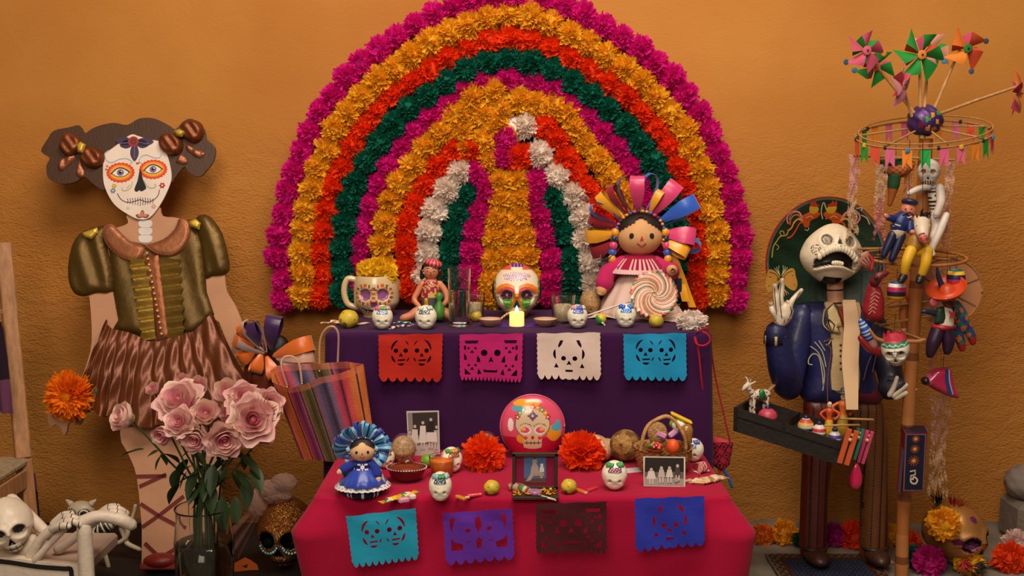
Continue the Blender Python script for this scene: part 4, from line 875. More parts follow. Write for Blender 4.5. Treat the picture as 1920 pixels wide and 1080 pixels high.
# large painted skull
p = on(969, 600, TZ); k = mpp(p); Hs = 112*k; r = root('painted_skull', 'large glossy white skull painted with orange eyebrows, green cheeks and a silver forehead', 'skull', (p.x, p.y+.07, TZ), (0, 0, 0))
def big(c):
    X, Y, Z = c.T; A = np.abs(X); f = Y < .1; C = np.tile(np.array(lin('#ecd6b8')), (len(c), 1)); d = np.hypot(A-.155, Z+.03)
    br = f & (Z > .0) & (d > .125) & (d < .20) & (A > .03) & (Z > -.02+(A-.155)*.1); C[br & (d < .155)] = lin('#e04a5c'); C[br & (d >= .155)] = lin('#e87a1c')
    C[f & (d < .085)] = lin('#4a1a66'); ang = np.arctan2(Z+.03, A-.155); C[f & (d < .085) & (np.sin(ang*7) > .6)] = lin('#b03a7c'); C[f & (d < .022)] = lin('#d8b090')
    ch = f & (Z < -.09) & (Z > -.27) & (A > .07) & (A < .235-(-.09-Z)*.35); C[ch] = lin('#4aa03c'); C[ch & (np.sin(Z*190+A*20) > .55)] = lin('#a8b85c')
    ns = f & (Z < .0) & (Z > -.25) & (A < .045+(-Z)*.20); C[ns] = lin('#e88a1e'); C[nose_tri(c)] = lin('#2a7aa8')
    C[(A > .335) & (Z > -.13) & (Z < .22) & (np.abs(Y) < .22)] = lin('#1c1a52'); rr = np.hypot(Y*1.0, (Z-.04)/1.0); rim = (A > .30) & (rr > .19) & (rr < .25); C[rim & (np.sin(Z*60) > 0)] = lin('#e8862a'); C[rim & (np.sin(Z*60) <= 0)] = lin('#3c9a48')
    fh = f & (np.hypot(X/.22, (Z-.285)/.075) < 1) ; n = np.sin(X*150+Z*80)*np.sin(Z*170-X*60); C[fh] = lin('#e9d8e0'); C[fh & (n > .45)] = lin('#a01c50'); C[fh & (n < -.72)] = lin('#5c2a44')
    tp = (Z > .40) & (Y < .25); C[tp & (A > .09)] = lin('#e0563c'); C[(Z > .44) & (A < .10) & (Y < .25)] = lin('#5a2c8c'); C[(Z > .44) & (A < .10) & (np.sin(X*120) > .6)] = lin('#a888c8')
    C[f & (Z < -.30) & (Z > -.36) & (A < .17)] = lin('#e8901c'); C[f & (np.abs(Z+.33) < .012) & (np.sin(X*160) > 0)] = lin('#e8c060'); return C
m = M(); skull(m, (0, 0, Hs*.43), Hs, big, dict(jaw=.36), 150, 110, rot=(R(-4), 0, 0), sx=1.08); m.build('skull', 'satin', r)
# piped icing brows, with real relief
m = M()
for sg in (-1, 1):
    for rr, c in ((.145, '#e24858'), (.172, '#ea7c1e'), (.192, '#f0921e')):
        pts = []
        for i in range(15):
            a = R(20+135*i/14); x = .155+rr*math.cos(a); z = -.03+rr*.95*math.sin(a); y = -.44*math.sqrt(max(.05, 1-(x/.41)**2-(z/.5)**2)); pts.append((sg*x*Hs*1.08, (y-.01)*Hs, z*Hs+Hs*.43))
        m.limb(pts, .0032, c, 6, 2)
m.build('icing_brow', 'sugar', r, kind='stuff')
m = M()
for i in range(14): t = i/13; m.ball(tuple(LP(r, 939+30*t, 598-12*math.sin(t*2.2), -.085)), (.0045, .0045, .0045), ('#e8901c', '#e8d8b0')[i % 2], 8, 6)
m.build('icing_beads', 'gloss', r, kind='stuff')
p = AY(961, 246, -.10); k = mpp(p); r = root('painted_skull', 'small painted skull peeping out of the arch flowers under its top', 'skull', p, (0, 0, .2)); m = M(); skull(m, (0, 0, 0), 62*k, big, dict(jaw=.36), 70, 50, sx=1.08); m.build('skull', 'satin', r)
# purple doily, candle, salt dishes
p = on(971, 612, TZ+.002); r = root('paper_doily', 'purple cut-paper doily lying under the lit candle at the front edge', 'doily', (p.x, p.y+.03, TZ+.0016)); o = [(.135*math.cos(a)*(1+.04*math.cos(16*a)), .05*math.sin(a)*(1+.06*math.cos(16*a))) for a in np.linspace(0, TAU, 96, endpoint=False)]
hs = [circ(.10*math.cos(a), .034*math.sin(a), .009, 8, .005) for a in np.linspace(0, TAU, 14, endpoint=False)]
m = M(); m.poly(o, '#4c2a7c', 0, .0008, hs, mp=lambda V: np.stack([V[:, 0], V[:, 2], -V[:, 1]+.0008], 1)); m.build('sheet', 'paper', r)
p = on(969, 614, TZ); k = mpp(p); R_ = 14*k; r = root('candle', 'small glowing ivory candle with a flame in front of the large painted skull', 'candle', (p.x, p.y+R_*.8, TZ+.0028)); m = M(); m.lathe([(.0004, 0), (R_, 0), (R_*1.02, .002), (R_, 26*k), (R_*.9, 27*k), (R_*.6, 24*k), (.0004, 24*k)], '#f0c060', 28); m.build('wax', 'candle_glow', r)
m = M(); m.lathe([(.0004, 24*k), (3.2*k, 27*k), (3.6*k, 30*k), (2*k, 35*k), (.0003, 39*k)], '#ffd060', 12); m.build('flame', 'flame', r)
for px, py, lab in ((919, 614, 'small fluted clay salt dish left of the lit candle'), (1023, 614, 'small fluted clay salt dish right of the lit candle')):
    p = on(px, py, TZ); k = mpp(p); R_ = 22*k; r = root('salt_dish', lab, 'dish', (p.x, p.y+R_*.6, TZ+.0028), (0, 0, 0), 'clay salt dishes by the candle'); wv = lambda a, z: 1+.04*np.cos(a*18)*np.clip(z/.01, 0, 1)
    m = M(); m.lathe([(.0004, 0), (R_*.62, 0), (R_*.98, 13*k), (R_, 14*k), (R_*.93, 13.5*k), (R_*.66, 4*k), (.0004, 4*k)], '#c89274', 54, wob=wv); m.build('dish', 'satin', r)
    m = M(); m.lathe([(R_*.88, 11*k), (R_*.5, 12.5*k), (.0004, 13*k)], '#e8dccc', 30, wob=lambda a, z: 1+.02*np.sin(a*7)); m.build('salt', 'sugar', r)
guava('yellow guava on a wrapper at the far left end of the purple cloth', 653, 616, 38, TZ, .5)
guava('small guava beside the votive left of the large painted skull', 892, 604, 24, TZ, -.4)
guava('small greenish guava by the votive right of the large painted skull', 1061, 603, 23, TZ, 1.2, '#b0a03a')
guava('yellow guava between a sugar skull and the white flower, purple cloth', 1231, 615, 28, TZ, -1.0)
SV = ('#d8d8e0', '#2a4a9c')
sugar_skull('sugar skull with silver foil and one red eye, in front of the skull mug', 716, 619, 49, TZ, ('#d8dce4', '#7a8cb0'), ['#d8708c', '#7aa84a', '#e0a0a8'], .1, ('#4a3a30', '#a01820'))
sugar_skull('sugar skull with silver and black foil, in front of the red-bereted clay doll', 798, 619, 49, TZ, ('#d8d8dc', '#3a4858'), ['#e8d8c0', '#c8d0b8'], -.1, ('#5a4636', '#6a5648'), 1.05)
sugar_skull('sugar skull with blue foil, right of the votive candle on purple cloth', 1083, 617, 48, TZ, ('#d0d4ec', '#3c50b8'), ['#d8a0a8', '#5a70c0', '#e8d8d0'], .05, ('#7a3c34', '#5a2018'))
sugar_skull('sugar skull with bright blue foil, in front of the swirl lollipop', 1174, 616, 49, TZ, ('#c0d4f4', '#1c62cc'), ['#2c6cd0', '#3c8ae0'], -.05, ('#d0a890', '#7a4a38'))
# wrappers
def crumple(name, label, cat, pts, w, cols, z, group=None, mat='cellophane_candy', seed=0, h=.012):
    """a wrapped sweet: twisted film around a core, following photo points on a table at height z"""
    P0 = on(*pts[0], z); r = root(name, label, cat, (P0.x, P0.y, z), (0, 0, 0), group); rs = np.random.RandomState(seed); pp = [on(a, b, z)-P0 for a, b in pts]; c = []
    m = M(); n = 28; L_ = [np.array((v.x, v.y)) for v in pp]; P = np.zeros((n, 14, 3))
    for i in range(n):
        t = i/(n-1)*(len(L_)-1); i0 = min(int(t), len(L_)-2); f = t-i0; c0 = L_[i0]*(1-f)+L_[i0+1]*f; d = L_[i0+1]-L_[i0]; d /= np.linalg.norm(d)+1e-9; nn = np.array([-d[1], d[0]]); s_ = i/(n-1)
        wd = w*(1.0 if .22 < s_ < .78 else .35+.8*abs((s_-.22 if s_ < .5 else s_-.78))*4)*.5; hh = h*(.5 if .2 < s_ < .8 else .16)
        for j in range(14):
            a = TAU*j/14; q = 1+rs.uniform(-.13, .13); P[i, j] = (*(c0+nn*wd*math.cos(a)*q), max(.0006, hh*(1+math.sin(a)*q)))
    cl = np.array([lin(x) for x in cols])
    m.grid(P, lambda c, u, v: cl[(np.floor(u*9+v*3+rs.uniform(0, .6, len(u)))).astype(int) % len(cl)], cv=True, caps=True, smooth=False); m.build('wrapper', 'satin', r); return r
crumple('candy_wrapper', 'wrapped caramel sweet under the guava at the left end of the purple cloth', 'sweet', [(602, 606), (630, 606), (655, 612), (688, 606)], .035, ['#c98a54', '#e0c8b0', '#a85e30', '#e8dcd0'], TZ, seed=1)
crumple('candy_wrapper', 'small dark and yellow wrapped sweet between two sugar skulls, nearest the edge', 'sweet', [(727, 618), (745, 614), (770, 611)], .020, ['#22222a', '#c8b868', '#6a5c94', '#e0e0e0'], TZ, seed=2, h=.008)
crumple('candy_wrapper', 'small green wrapped sweet between two sugar skulls, farther back', 'sweet', [(738, 606), (755, 606), (778, 609)], .016, ['#3c8a3c', '#d8e0d8', '#1a4a5c'], TZ, seed=3, h=.008)
# amaranth skull behind
def seed_skull(label, px, py, wpx, hpx, z, base, top, gold=False, yo=.03):
    p = on(px, py, z); k = mpp(p); r = root('amaranth_skull', label, 'sweet', (p.x, p.y+yo, z)); H = hpx*k
    m = M(); skull(m, (0, 0, H*.45), H, pc(base, [(lambda c: np.hypot(np.abs(c[:, 0])-.16, c[:, 2]+.05) < .085, '#b9802c'), (nose_tri, '#7a4a20')]), dict(jaw=.25, eye=(.16, -.05, .08, -.03)), 50, 40, sx=wpx/hpx*1.32, sy=1.0); m.build('skull', 'seeds', r)
    m = M(); ballmask(m, (0, 0, H*.5), (wpx*k*.53, H*.50, H*.53), top, lambda c: c[2] > -H*.35, 26, 18, fn=lambda D: D*(1+.03*np.sin(D[:, :1]*23+D[:, 2:]*17)*np.sin(D[:, 1:2]*19))); m.build('cellophane', 'cellophane', r); return r
seed_skull('round amaranth-seed skull in clear wrap behind the votive, right of the green flowers', 1107, 592, 38, 50, TZ, '#b08048', '#e0c8a0', yo=.02)
# big ribbon doll
p = on(1205, 600, TZ); k = mpp(Vector((0, p.y+.10, 0))); B, Y, K, RD, NV = '#2a5cc4', '#f2a41a', '#dc3a72', '#9c1428', '#101638'
lp = [(PI*1.13, .24, .10, 1.2, RD), (PI*1.20, .2, .06, .5, NV), (PI*1.02, .25, .10, 1.35, Y), (PI*.97, .23, .06, .2, NV), (PI*.91, .24, .07, 1.1, RD), (PI*.84, .27, .05, .4, B), (PI*.76, .27, .07, 1.2, Y), (PI*.68, .27, .06, .9, RD), (PI*.60, .28, .07, .25, NV), (PI*.52, .28, .11, 1.35, K), (PI*.44, .30, .08, .15, B), (PI*.36, .20, .06, 1.2, Y), (PI*.30, .31, .12, 1.4, K), (PI*.17, .33, .12, 1.45, B), (PI*.06, .22, .05, .3, NV), (-PI*.03, .26, .13, 1.3, K), (-PI*.08, .31, .06, .6, B), (-PI*.14, .24, .09, 1.2, Y)]
big_pal = dict(loops=lp, braid=['#e8981c', NV, '#d83a70', B, '#e8981c'], blouse='#c22860', ruff='#a8163c', skirt='#ddbcae', skirt_prof=[(.12, .33), (.17, .26), (.24, .16), (.30, .05), (.31, 0), (.02, .002)])
S_ = 44*k/.175
d = ribbon_doll('ribbon_doll', 'large rag doll with multicoloured ribbon crown and pink blouse, behind the swirl lollipop', (p.x, p.y+.14, TZ), S_, big_pal, 0, [[(-.11, -.01, .40), (-.23, -.05, .34), (-.27, -.09, .25)], [(.11, -.01, .40), (.22, -.08, .34), (.22, -.14, .35)]])
for i, (x0, z0, x1, z1) in enumerate(((.26, .52, .36, .10), (.30, .50, .30, .12), (-.26, .44, -.24, .12), (.24, .5, .42, .05))):
    m = M(); P = np.zeros((10, 3, 3))
    for a in range(10):
        for b in range(3): t = a/9; P[a, b] = (x0+(x1-x0)*t+(b-1)*.028, .03+.02*math.sin(t*5+i), z0+(z1-z0)*t)
    m.grid(P, (Y, NV, '#1a1010', Y)[i], thick=.002); m.build('ribbon_tail', 'ribbon', d)
# swirl lollipop
p = on(1222, 607, TZ); k = mpp(p); r = root('swirl_lollipop', 'large round swirl lollipop in pastel stripes leaning on the ribbon doll', 'lollipop', (AY(1219, 562, p.y-.0).x, p.y+.0, TZ+.002), (R(-14), 0, 0)); R_ = 43*k; c0 = tuple(LP(r, 1226, 552))
rope = ['#e08a80', '#e9c9a8', '#d9725c', '#8a8f68', '#e6b890', '#d8605a', '#e8d2b4', '#6f7a70', '#e29a6a', '#e9d9c0']
m = M(); ng = 30
for g in range(ng):
    pts = []; a0 = TAU*g/ng
    for i in range(16): t = i/15; rr = R_*(.10+.90*t); a = a0-2.1*(1-t)**1.0; pts.append((c0[0]+rr*math.cos(a), c0[1]-.010+.006*t*t, c0[2]+rr*math.sin(a)))
    m.tube(pts, [R_*(.025+.09*i/15) for i in range(16)], rope[g % 10], 6)
m.build('candy_ropes', 'sugar', r, kind='stuff'); m = M(); m.ball((c0[0], c0[1]+.004, c0[2]), (R_*.98, .010, R_*.98), '#e0b894', 40, 20); m.build('candy_disc', 'sugar', r)
m = M(); m.tube([(c0[0]-R_*.9, c0[1]-.002, c0[2]-R_*.25), tuple(LP(r, 1100, 592, -.0))], .0035, '#e8d4c4'); m.build('stick', 'satin', r)
# paper napkin under it
p = on(1180, 600, TZ); r = root('tissue_napkin', 'crumpled pale tissue spread under the ribbon doll on the purple cloth', 'napkin', (p.x, p.y, TZ)); n1, n2 = 46, 22; P = np.zeros((n1, n2, 3)); A = [on(a, b, TZ)-Vector((p.x, p.y, TZ)) for a, b in ((1098, 598), (1282, 606), (1262, 572), (1140, 572))]; A[2].y = min(A[2].y, -.24-p.y); A[3].y = min(A[3].y, -.24-p.y)
for i in range(n1):
    for j in range(n2):
        u, v = i/(n1-1), j/(n2-1); a = A[0]*(1-u)+A[1]*u; b = A[3]*(1-u)+A[2]*u; q = a*(1-v)+b*v; P[i, j] = (q.x+.006*math.sin(v*9+u*4), q.y+.005*math.sin(u*14), .004+.008*abs(math.sin(u*9+v*3)*math.sin(v*5+u*7))+.028*max(0, u-.72)*v*3)
m = M(); m.grid(P, '#e2c8b8', thick=.001); m.build('tissue', 'paper', r)
p = on(1128, 612, TZ); k = mpp(p); r = root('wrapped_lollipop', 'small lollipop in yellow and green wrapper with white stick between sugar skulls', 'lollipop', (p.x, p.y+.03, TZ)); m = M(); m.ball((0, 0, 12*k), (10.5*k, 10*k, 11*k), lambda c, u, v: np.where((c[:, 0]+c[:, 2]-12*k < 0)[:, None], np.array(lin('#3c9a34')), np.array(lin('#d8b838'))), 18, 12, fn=lambda D: D*(1+.10*np.sin(D[:, :1]*11+D[:, 2:]*9))); m.build('sweet', 'satin', r)
m = M(); m.tube([(0.002, -.01, 6*k), (.010, -.035, .002+3*k)], 2*k, '#ece4dc'); m.build('stick', 'satin', r)
p = on(1299, 620, TZ); r = root('white_paper_flower', 'white paper flower lying at the right end of the purple cloth', 'paper flower', (p.x, p.y+.03, TZ+.03)); link('bloom', puff_mesh('bloom', .052, '#f6e6dc', 150, .6, 55, wide=.35, deep=.8), r, scale=(1.05, .9, .72))
# red braided cord loop hanging with the woven pouch
p = AY(1350, 845, -.70); r = root('woven_pouch', 'small red and black woven pouch hanging by a red cord beside the altar', 'pouch', p); q = lambda a, b, d=0: tuple(LP(r, a, b, d))
pts = [q(1318, 622, -.12), q(1328, 628, -.13), q(1331, 640, -.13), q(1320, 648, -.13), q(1306, 645, -.13), q(1303, 632, -.12), q(1310, 660, -.12), q(1316, 720, -.10), q(1324, 780, -.05), q(1329, 820, -.01)]
m = M(); m.limb(pts, .0035, '#b01a30', 8, 5); m.limb([q(1306, 622, -.09), q(1322, 616, -.06), q(1330, 624, -.05), q(1340, 700, -.02), q(1358, 780, -.01), q(1368, 826, 0)], .003, '#b01a30', 8, 5); m.build('cord', 'cloth', r)
def pch(c, u, v):
    X = c[:, 0]; Z = c[:, 2]; a = X*60+Z*18; b = Z*60-X*10; C = np.tile(np.array(lin('#a01c34')), (len(c), 1)); d = np.abs((a % 2)-1)+np.abs((b % 2)-1); C[(d > .8) & (d < 1.1)] = lin('#1c0c10'); C[d < .35] = lin('#1c0c10'); C[Z > q(0, 828)[2]+.0] = lin('#c8404c'); return C
m = M(); pillow(m, [q(1326, 813)[::2], q(1375, 830)[::2], q(1368, 872)[::2], q(1352, 884)[::2], q(1322, 862)[::2]], lambda c, u, v: pch(c, u, v), .014, .02, .0035); m.build('bag', 'cloth', r)
m = M(); m.limb([q(1356, 880), q(1366, 895), q(1372, 912)], .006, '#2a5a98', 8); m.limb([q(1348, 880), q(1352, 892)], .005, '#c83040', 8); m.build('tassel', 'cloth', r)
# ---------------- lower table ----------------
B1, B2, B3, B4 = '#1d3f9c', '#2f8fc0', '#8fb8d8', '#16246a'
rs = random.Random(9); lp = []
for i in range(26):
    a = -.12+(PI+.24)*i/25; lp.append((a, rs.uniform(.17, .235), rs.uniform(.045, .07), rs.uniform(.85, 1.45), (B1, B3, B2, B4, B2, B3, B1)[i % 7]))
for i in range(6): lp.append((-.15-.12*i, .20, .05, .5+.2*i, (B2, B1, B3)[i % 3])); 
p = on(673, 944, LZ); k = mpp(p); S_ = 26*k/.175
def dbase(r):
    def bc(c, u, v):
        C = np.tile(np.array(lin('#1a1430')), (len(c), 1)); w = (np.abs(((v*22) % 1)-.5)+np.abs(((u*3) % 1)-.5)); C[(w < .26) | ((w > .46) & (w < .56))] = lin('#d8ccd8'); return C
    m = M(); m.lathe([(.001, 0), (.24, .004), (.265, .04), (.26, .11), (.22, .14)], lambda c, u, v: bc(c, u, v), 96); m.build('printed_base', 'cloth', r)
    m = M(); n = 120; P = np.zeros((6, n, 3))
    for i in range(6):
        for j in range(n):
            a = TAU*j/n; q = i/5; rr = .315+.055*q+.008*math.sin(a*30)*q; P[i, j] = (rr*math.cos(a), rr*math.sin(a)*.85, .175-.055*q-(.010*abs(math.sin(a*15)) if i == 5 else 0))
    m.grid(P, lambda c, u, v: np.where((np.hypot(((v*30) % 1)-.5, (u-.55)*1.1) < .22)[:, None], np.array(lin('#8c88a0')), np.array(lin('#e4dada')))); m.build('lace_hem', 'cloth', r)
pal = dict(loops=lp, braid=[B3, '#1b1020', B1], blouse='#27368c', skirt='#2440a8', shiny=True, yoke=True, skirt_prof=[(.13, .36), (.17, .33), (.24, .26), (.315, .175), (.31, .165), (.05, .17)])
d = ribbon_doll('ribbon_doll', 'small rag doll with blue ribbon crown and blue satin dress on the magenta cloth', (p.x, p.y+.09, LZ), S_*1.0, pal, .12, [[(-.11, -.01, .42), (-.19, -.05, .40), (-.25, -.08, .37)], [(.11, -.01, .42), (.17, -.06, .36), (.19, -.11, .29)]], face='#dfae80', base=dbase)
m = M(); P = np.zeros((8, 3, 3))
for a in range(8):
    for b in range(3): t = a/7; P[a, b] = (.23+.06*t+(b-1)*.035, -.10, .30-.20*t)
m.grid(P, '#b8c4d8', thick=.003); m.build('ribbon_tail', 'ribbon', d)
sugar_skull('small sugar skull half hidden behind the blue-dressed doll', 722, 880, 44, LZ, ('#d8c8a0', '#a88a4c'), ['#d8c8a8', '#b08858'], .3)
sugar_skull('sugar skull with green and orange icing behind the orange drink', 846, 888, 52, LZ, ('#dccab0', '#b04a34'), ['#4c9a3c', '#d8823a', '#3c8a34'], .35)
sugar_skull('sugar skull with silver foil and blue icing in front of the orange drink', 825, 942, 60, LZ, ('#c8d0dc', '#28303c'), ['#8fb4c0', '#3c8a4c', '#a8c4d0'], .03, ('#6a4034', '#5a2a20'), .92)
sugar_skull('sugar skull with green icing and dark-red eyes right of the orange flowers', 1153, 921, 60, LZ, ('#dcc0cc', '#8c2a5a'), ['#3c9a4c', '#4aa45a'], -.05, ('#8c1438', '#8c1438'), 1.02)
sugar_skull('small sugar skull half hidden behind the right side of the basket', 1302, 868, 48, LZ, ('#c8d0e4', '#4a5cb8'), ['#e0d8d0', '#5a6cc0'], -.5)
seed_skull('amaranth-seed skull with yellow eyes in shiny wrap behind the clay bowl', 755, 872, 46, 56, LZ, '#b8904c', '#c0a0b8')
seed_skull('round glittering amaranth skull in red wrap left of the pink tin ball', 910, 862, 46, 50, LZ, '#a86a48', '#d87868')
# clay bowl of mole
p = on(760, 910, LZ); k = mpp(p); R_ = 39*k; r = root('clay_bowl', 'glazed brown clay bowl with white-dotted rim filled with mole', 'bowl', (p.x, p.y+R_*.75, LZ))
m = M(); m.lathe([(.0004, 0), (R_*.45, 0), (R_*.8, 10*k), (R_*.98, 27*k), (R_*1.0, 29*k), (R_*.94, 28*k), (R_*.8, 14*k), (.0004, 10*k)], '#5a1c12', 44, sy=.8); m.build('bowl', 'gloss', r)
m = M()
for i in range(46): a = TAU*i/46; m.ball((R_*math.cos(a), R_*.8*math.sin(a), 28*k), (.0022,)*3, '#e8dccc', 7, 5)
m.build('dotted_rim', 'gloss', r, kind='stuff')
m = M(); m.lathe([(R_*.95, 25*k), (R_*.75, 31*k), (R_*.45, 36*k), (.0004, 39*k)], '#7a2c14', 40, sy=.8, wob=lambda a, z: 1+.03*np.sin(a*5)); m.build('mole', 'gloss', r)
m = M(); m.ball((0, 0, 38*k), (13*k, 11*k, 8*k), '#6a2412', 16, 10, fn=lambda D: D*(1+.12*np.sin(D[:, :1]*9+D[:, 2:]*7))); m.build('chicken_piece', 'gloss', r)
for x, y, w in ((-9*k, -16*k, 7*k), (20*k, -8*k, 5*k), (14*k, 6*k, 5*k)): m = M(); m.ball((x, y, 36*k-abs(y)*.45), (w, w*.5, .002), '#4a7030', 10, 6); m.build('herb_leaf', 'leaf', r)
# old photographs
def print_(name, label, quad, y, shapes, base_z, lean=10, back='#d8d0c4', cat='photograph'):
    cx = (quad[3][0]+quad[2][0])/2; cy = (quad[3][1]+quad[2][1])/2; p = AY(cx, cy, y); r = root(name, label, cat, (p.x, p.y, base_z), (R(-lean), 0, 0))
    o = [tuple(LP(r, a, b))[::2] for a, b in quad]; mz = min(z for x, z in o); sh = lambda L_: [(x, z-mz) for x, z in L_]
    m = M(); m.poly(sh(o), back, 0, .0012); m.build('card', 'paper', r); m = M(); yy = -.0003
    for s_, c in shapes: m.poly(sh([tuple(LP(r, a, b))[::2] for a, b in s_]), c, yy, yy+.0002); yy -= .00022
    m.build('print', 'photo', r); return r
def el(cx, cy, rx, ry, n=12): return [(cx+rx*math.cos(TAU*i/n), cy+ry*math.sin(TAU*i/n)) for i in range(n)]
sh = [([(765, 772), (821, 770), (823, 850), (778, 860)], '#8c8078'), ([(767, 773), (820, 771), (821, 812), (770, 816)], '#3a302c'), ([(775, 836), (822, 826), (823, 849), (779, 859)], '#b8aca4'), ([(764, 772), (773, 772), (775, 815), (767, 820)], '#8a7e78')]
for cx, ty, h, bodyc in ((768, 808, 38, '#c8bcb4'), (778, 797, 46, '#d0c4bc'), (793, 790, 52, '#d8ccc4'), (808, 784, 56, '#2c2422'), (819, 798, 44, '#b0a49c')):
    sh += [(el(cx, ty, 3.2, 3.8), '#4c3c36'), (el(cx, ty+.6, 2.8, 3.2), '#c0ac9e'), ([(cx-5, ty+6), (cx+5, ty+6), (cx+6, ty+22), (cx+8, ty+h-14), (cx-8, ty+h-14), (cx-6, ty+22)], bodyc), ([(cx-4, ty+h-14), (cx-1, ty+h-14), (cx-1, ty+h-2), (cx-4, ty+h-2)], '#c0b0a8'), ([(cx+1, ty+h-14), (cx+4, ty+h-14), (cx+4, ty+h-2), (cx+1, ty+h-2)], '#c0b0a8')]
sh += [([(800, 808), (818, 808), (820, 826), (799, 826)], '#d8ccc4')]
sh = [([(max(763.5, min(822, a)), b) for a, b in s_], c) for s_, c in sh]
print_('old_photograph', 'tall black and white photograph of girls in white dresses against the purple cloth', [(762, 769), (823, 768), (825, 850), (766, 852)], -.875, sh, LZ, 3, '#cfc4bc')
sh = [([(1209, 857), (1282, 858), (1282, 910), (1208, 909)], '#6a5c54'), ([(1210, 857), (1282, 858), (1282, 884), (1209, 884)], '#2a211e'), ([(1209, 893), (1282, 897), (1282, 910), (1208, 909)], '#a0948c')]
for cx, ty, w, c in ((1221, 879, 9, '#d4c8c0'), (1240, 876, 7, '#bcb0a8'), (1255, 876, 7, '#d0c4bc'), (1270, 872, 6, '#4a403c')):
    sh += [([(cx-w*.55, ty+3), (cx+w*.55, ty+3), (cx+w, ty+18), (cx-w, ty+18)], c), (el(cx, ty, 3.3, 3.8), '#3a2e2a'), (el(cx, ty+.6, 2.9, 3.2), '#c0b0a4'), ([(cx-4, ty+18), (cx-1.5, ty+18), (cx-1.5, ty+28), (cx-4, ty+28)], '#c8bcb4'), ([(cx+1.5, ty+18), (cx+4, ty+18), (cx+4, ty+28), (cx+1.5, ty+28)], '#c8bcb4')]
sh += [(el(1268, 898, 4, 5), '#a89c94')]
print_('old_photograph', 'wide black and white photograph of seated children leaning on the woven basket', [(1206, 855), (1285, 856), (1285, 912), (1207, 911)], -1.235, sh, LZ, 12, '#d4cac0')
# lime, orange drink
p = on(801, 879, LZ); k = mpp(p); r = root('lime', 'green lime between the clay bowl and the orange drink', 'lime', (p.x, p.y+.02, LZ)); m = M(); m.ball((0, 0, 13*k), (14*k, 13*k, 13*k), '#6f9a24', 26, 18); m.ball((-10*k, -8*k, 14*k), (3*k, 3*k, 3*k), '#7a8a34', 8, 6); m.build('fruit', 'satin', r)
r, R_, H, t = glass_cup('orange_drink', 'short ribbed glass of orange drink behind the silver-foil sugar skull', 828, 897, 44, 42, LZ, facets=14, rim=1.12)
m = M(); m.lathe([(0, .0065), (R_*.86, .0065), (R_*.98, H*.80), (0, H*.80)], '#e87410', 30); m.build('juice', 'satin', r)
# tissue flowers
for px, py, rp, y, lab, sd in ((908, 880, 45, -1.04, 'big orange paper flower left of the small framed shrine', 61), (1092, 868, 46, -1.02, 'big orange paper flower right of the small framed shrine', 62)):
    p = AY(px, py, y); k = mpp(p); Rr = rp*k*.80; r = root('orange_paper_flower', lab, 'paper flower', (p.x, p.y, LZ+Rr*.82)); link('bloom', puff_mesh('bloom', Rr, '#ff5208', 240, .9, sd, wide=.42 if sd == 61 else .6, deep=.95, core=.75), r, scale=(1, 1, .92), rot=(1.4, .5, .3))
guava('speckled yellow guava in front of the left orange flower', 922, 929, 31, LZ, 0)
guava('yellow guava in front of the right orange flower', 1067, 927, 31, LZ, .3)
def sweet(label, px, py, L, w, h, ang, col, cat='sweet', z=LZ, mat='sugar', name='sweet_stick'):
    p = on(px, py, z); k = mpp(p); r = root(name, label, cat, (p.x, p.y, z+h*k/2), (0, 0, ang)); m = M()
    m.box((0, 0, 0), (L*k, w*k, h*k), col, .25); m.build('sweet', mat, r); return r
sweet('amber candy stick left of the left guava', 864, 936, 26, 9, 6, -.8, '#d88a2c'); sweet('red candy stick leaning by the left guava', 890, 931, 30, 8, 6, .35, '#d83c38'); sweet('pale pink candy bit beside the red candy stick', 876, 935, 10, 6, 5, .1, '#e08a80'); sweet('amber candy stick right of the right guava', 1087, 923, 24, 9, 6, -.9, '#d8702c'); sweet('red candy stick near the green-iced sugar skull', 1110, 920, 30, 8, 6, .8, '#cc3040'); sweet('pink candy bit beside the right guava', 1098, 927, 9, 7, 6, .3, '#e08078')
crumple('candy_bar', 'long yellow and green wrapped candy bar at the foot of the blue doll', 'sweet', [(713, 943), (735, 938), (760, 930), (782, 922)], .028, ['#e8c42c', '#d8a018', '#3c8a34', '#e0d8b0'], LZ, seed=5, h=.009)
sweet('small pink wrapped candy square beside the yellow candy bar', 757, 942, 22, 12, 10, .5, '#d88aa8', mat='satin', name='candy_square'); sweet('small white-labelled candy square beside the pink one', 773, 936, 14, 12, 10, .4, '#e4c4b8', mat='satin', name='candy_square')
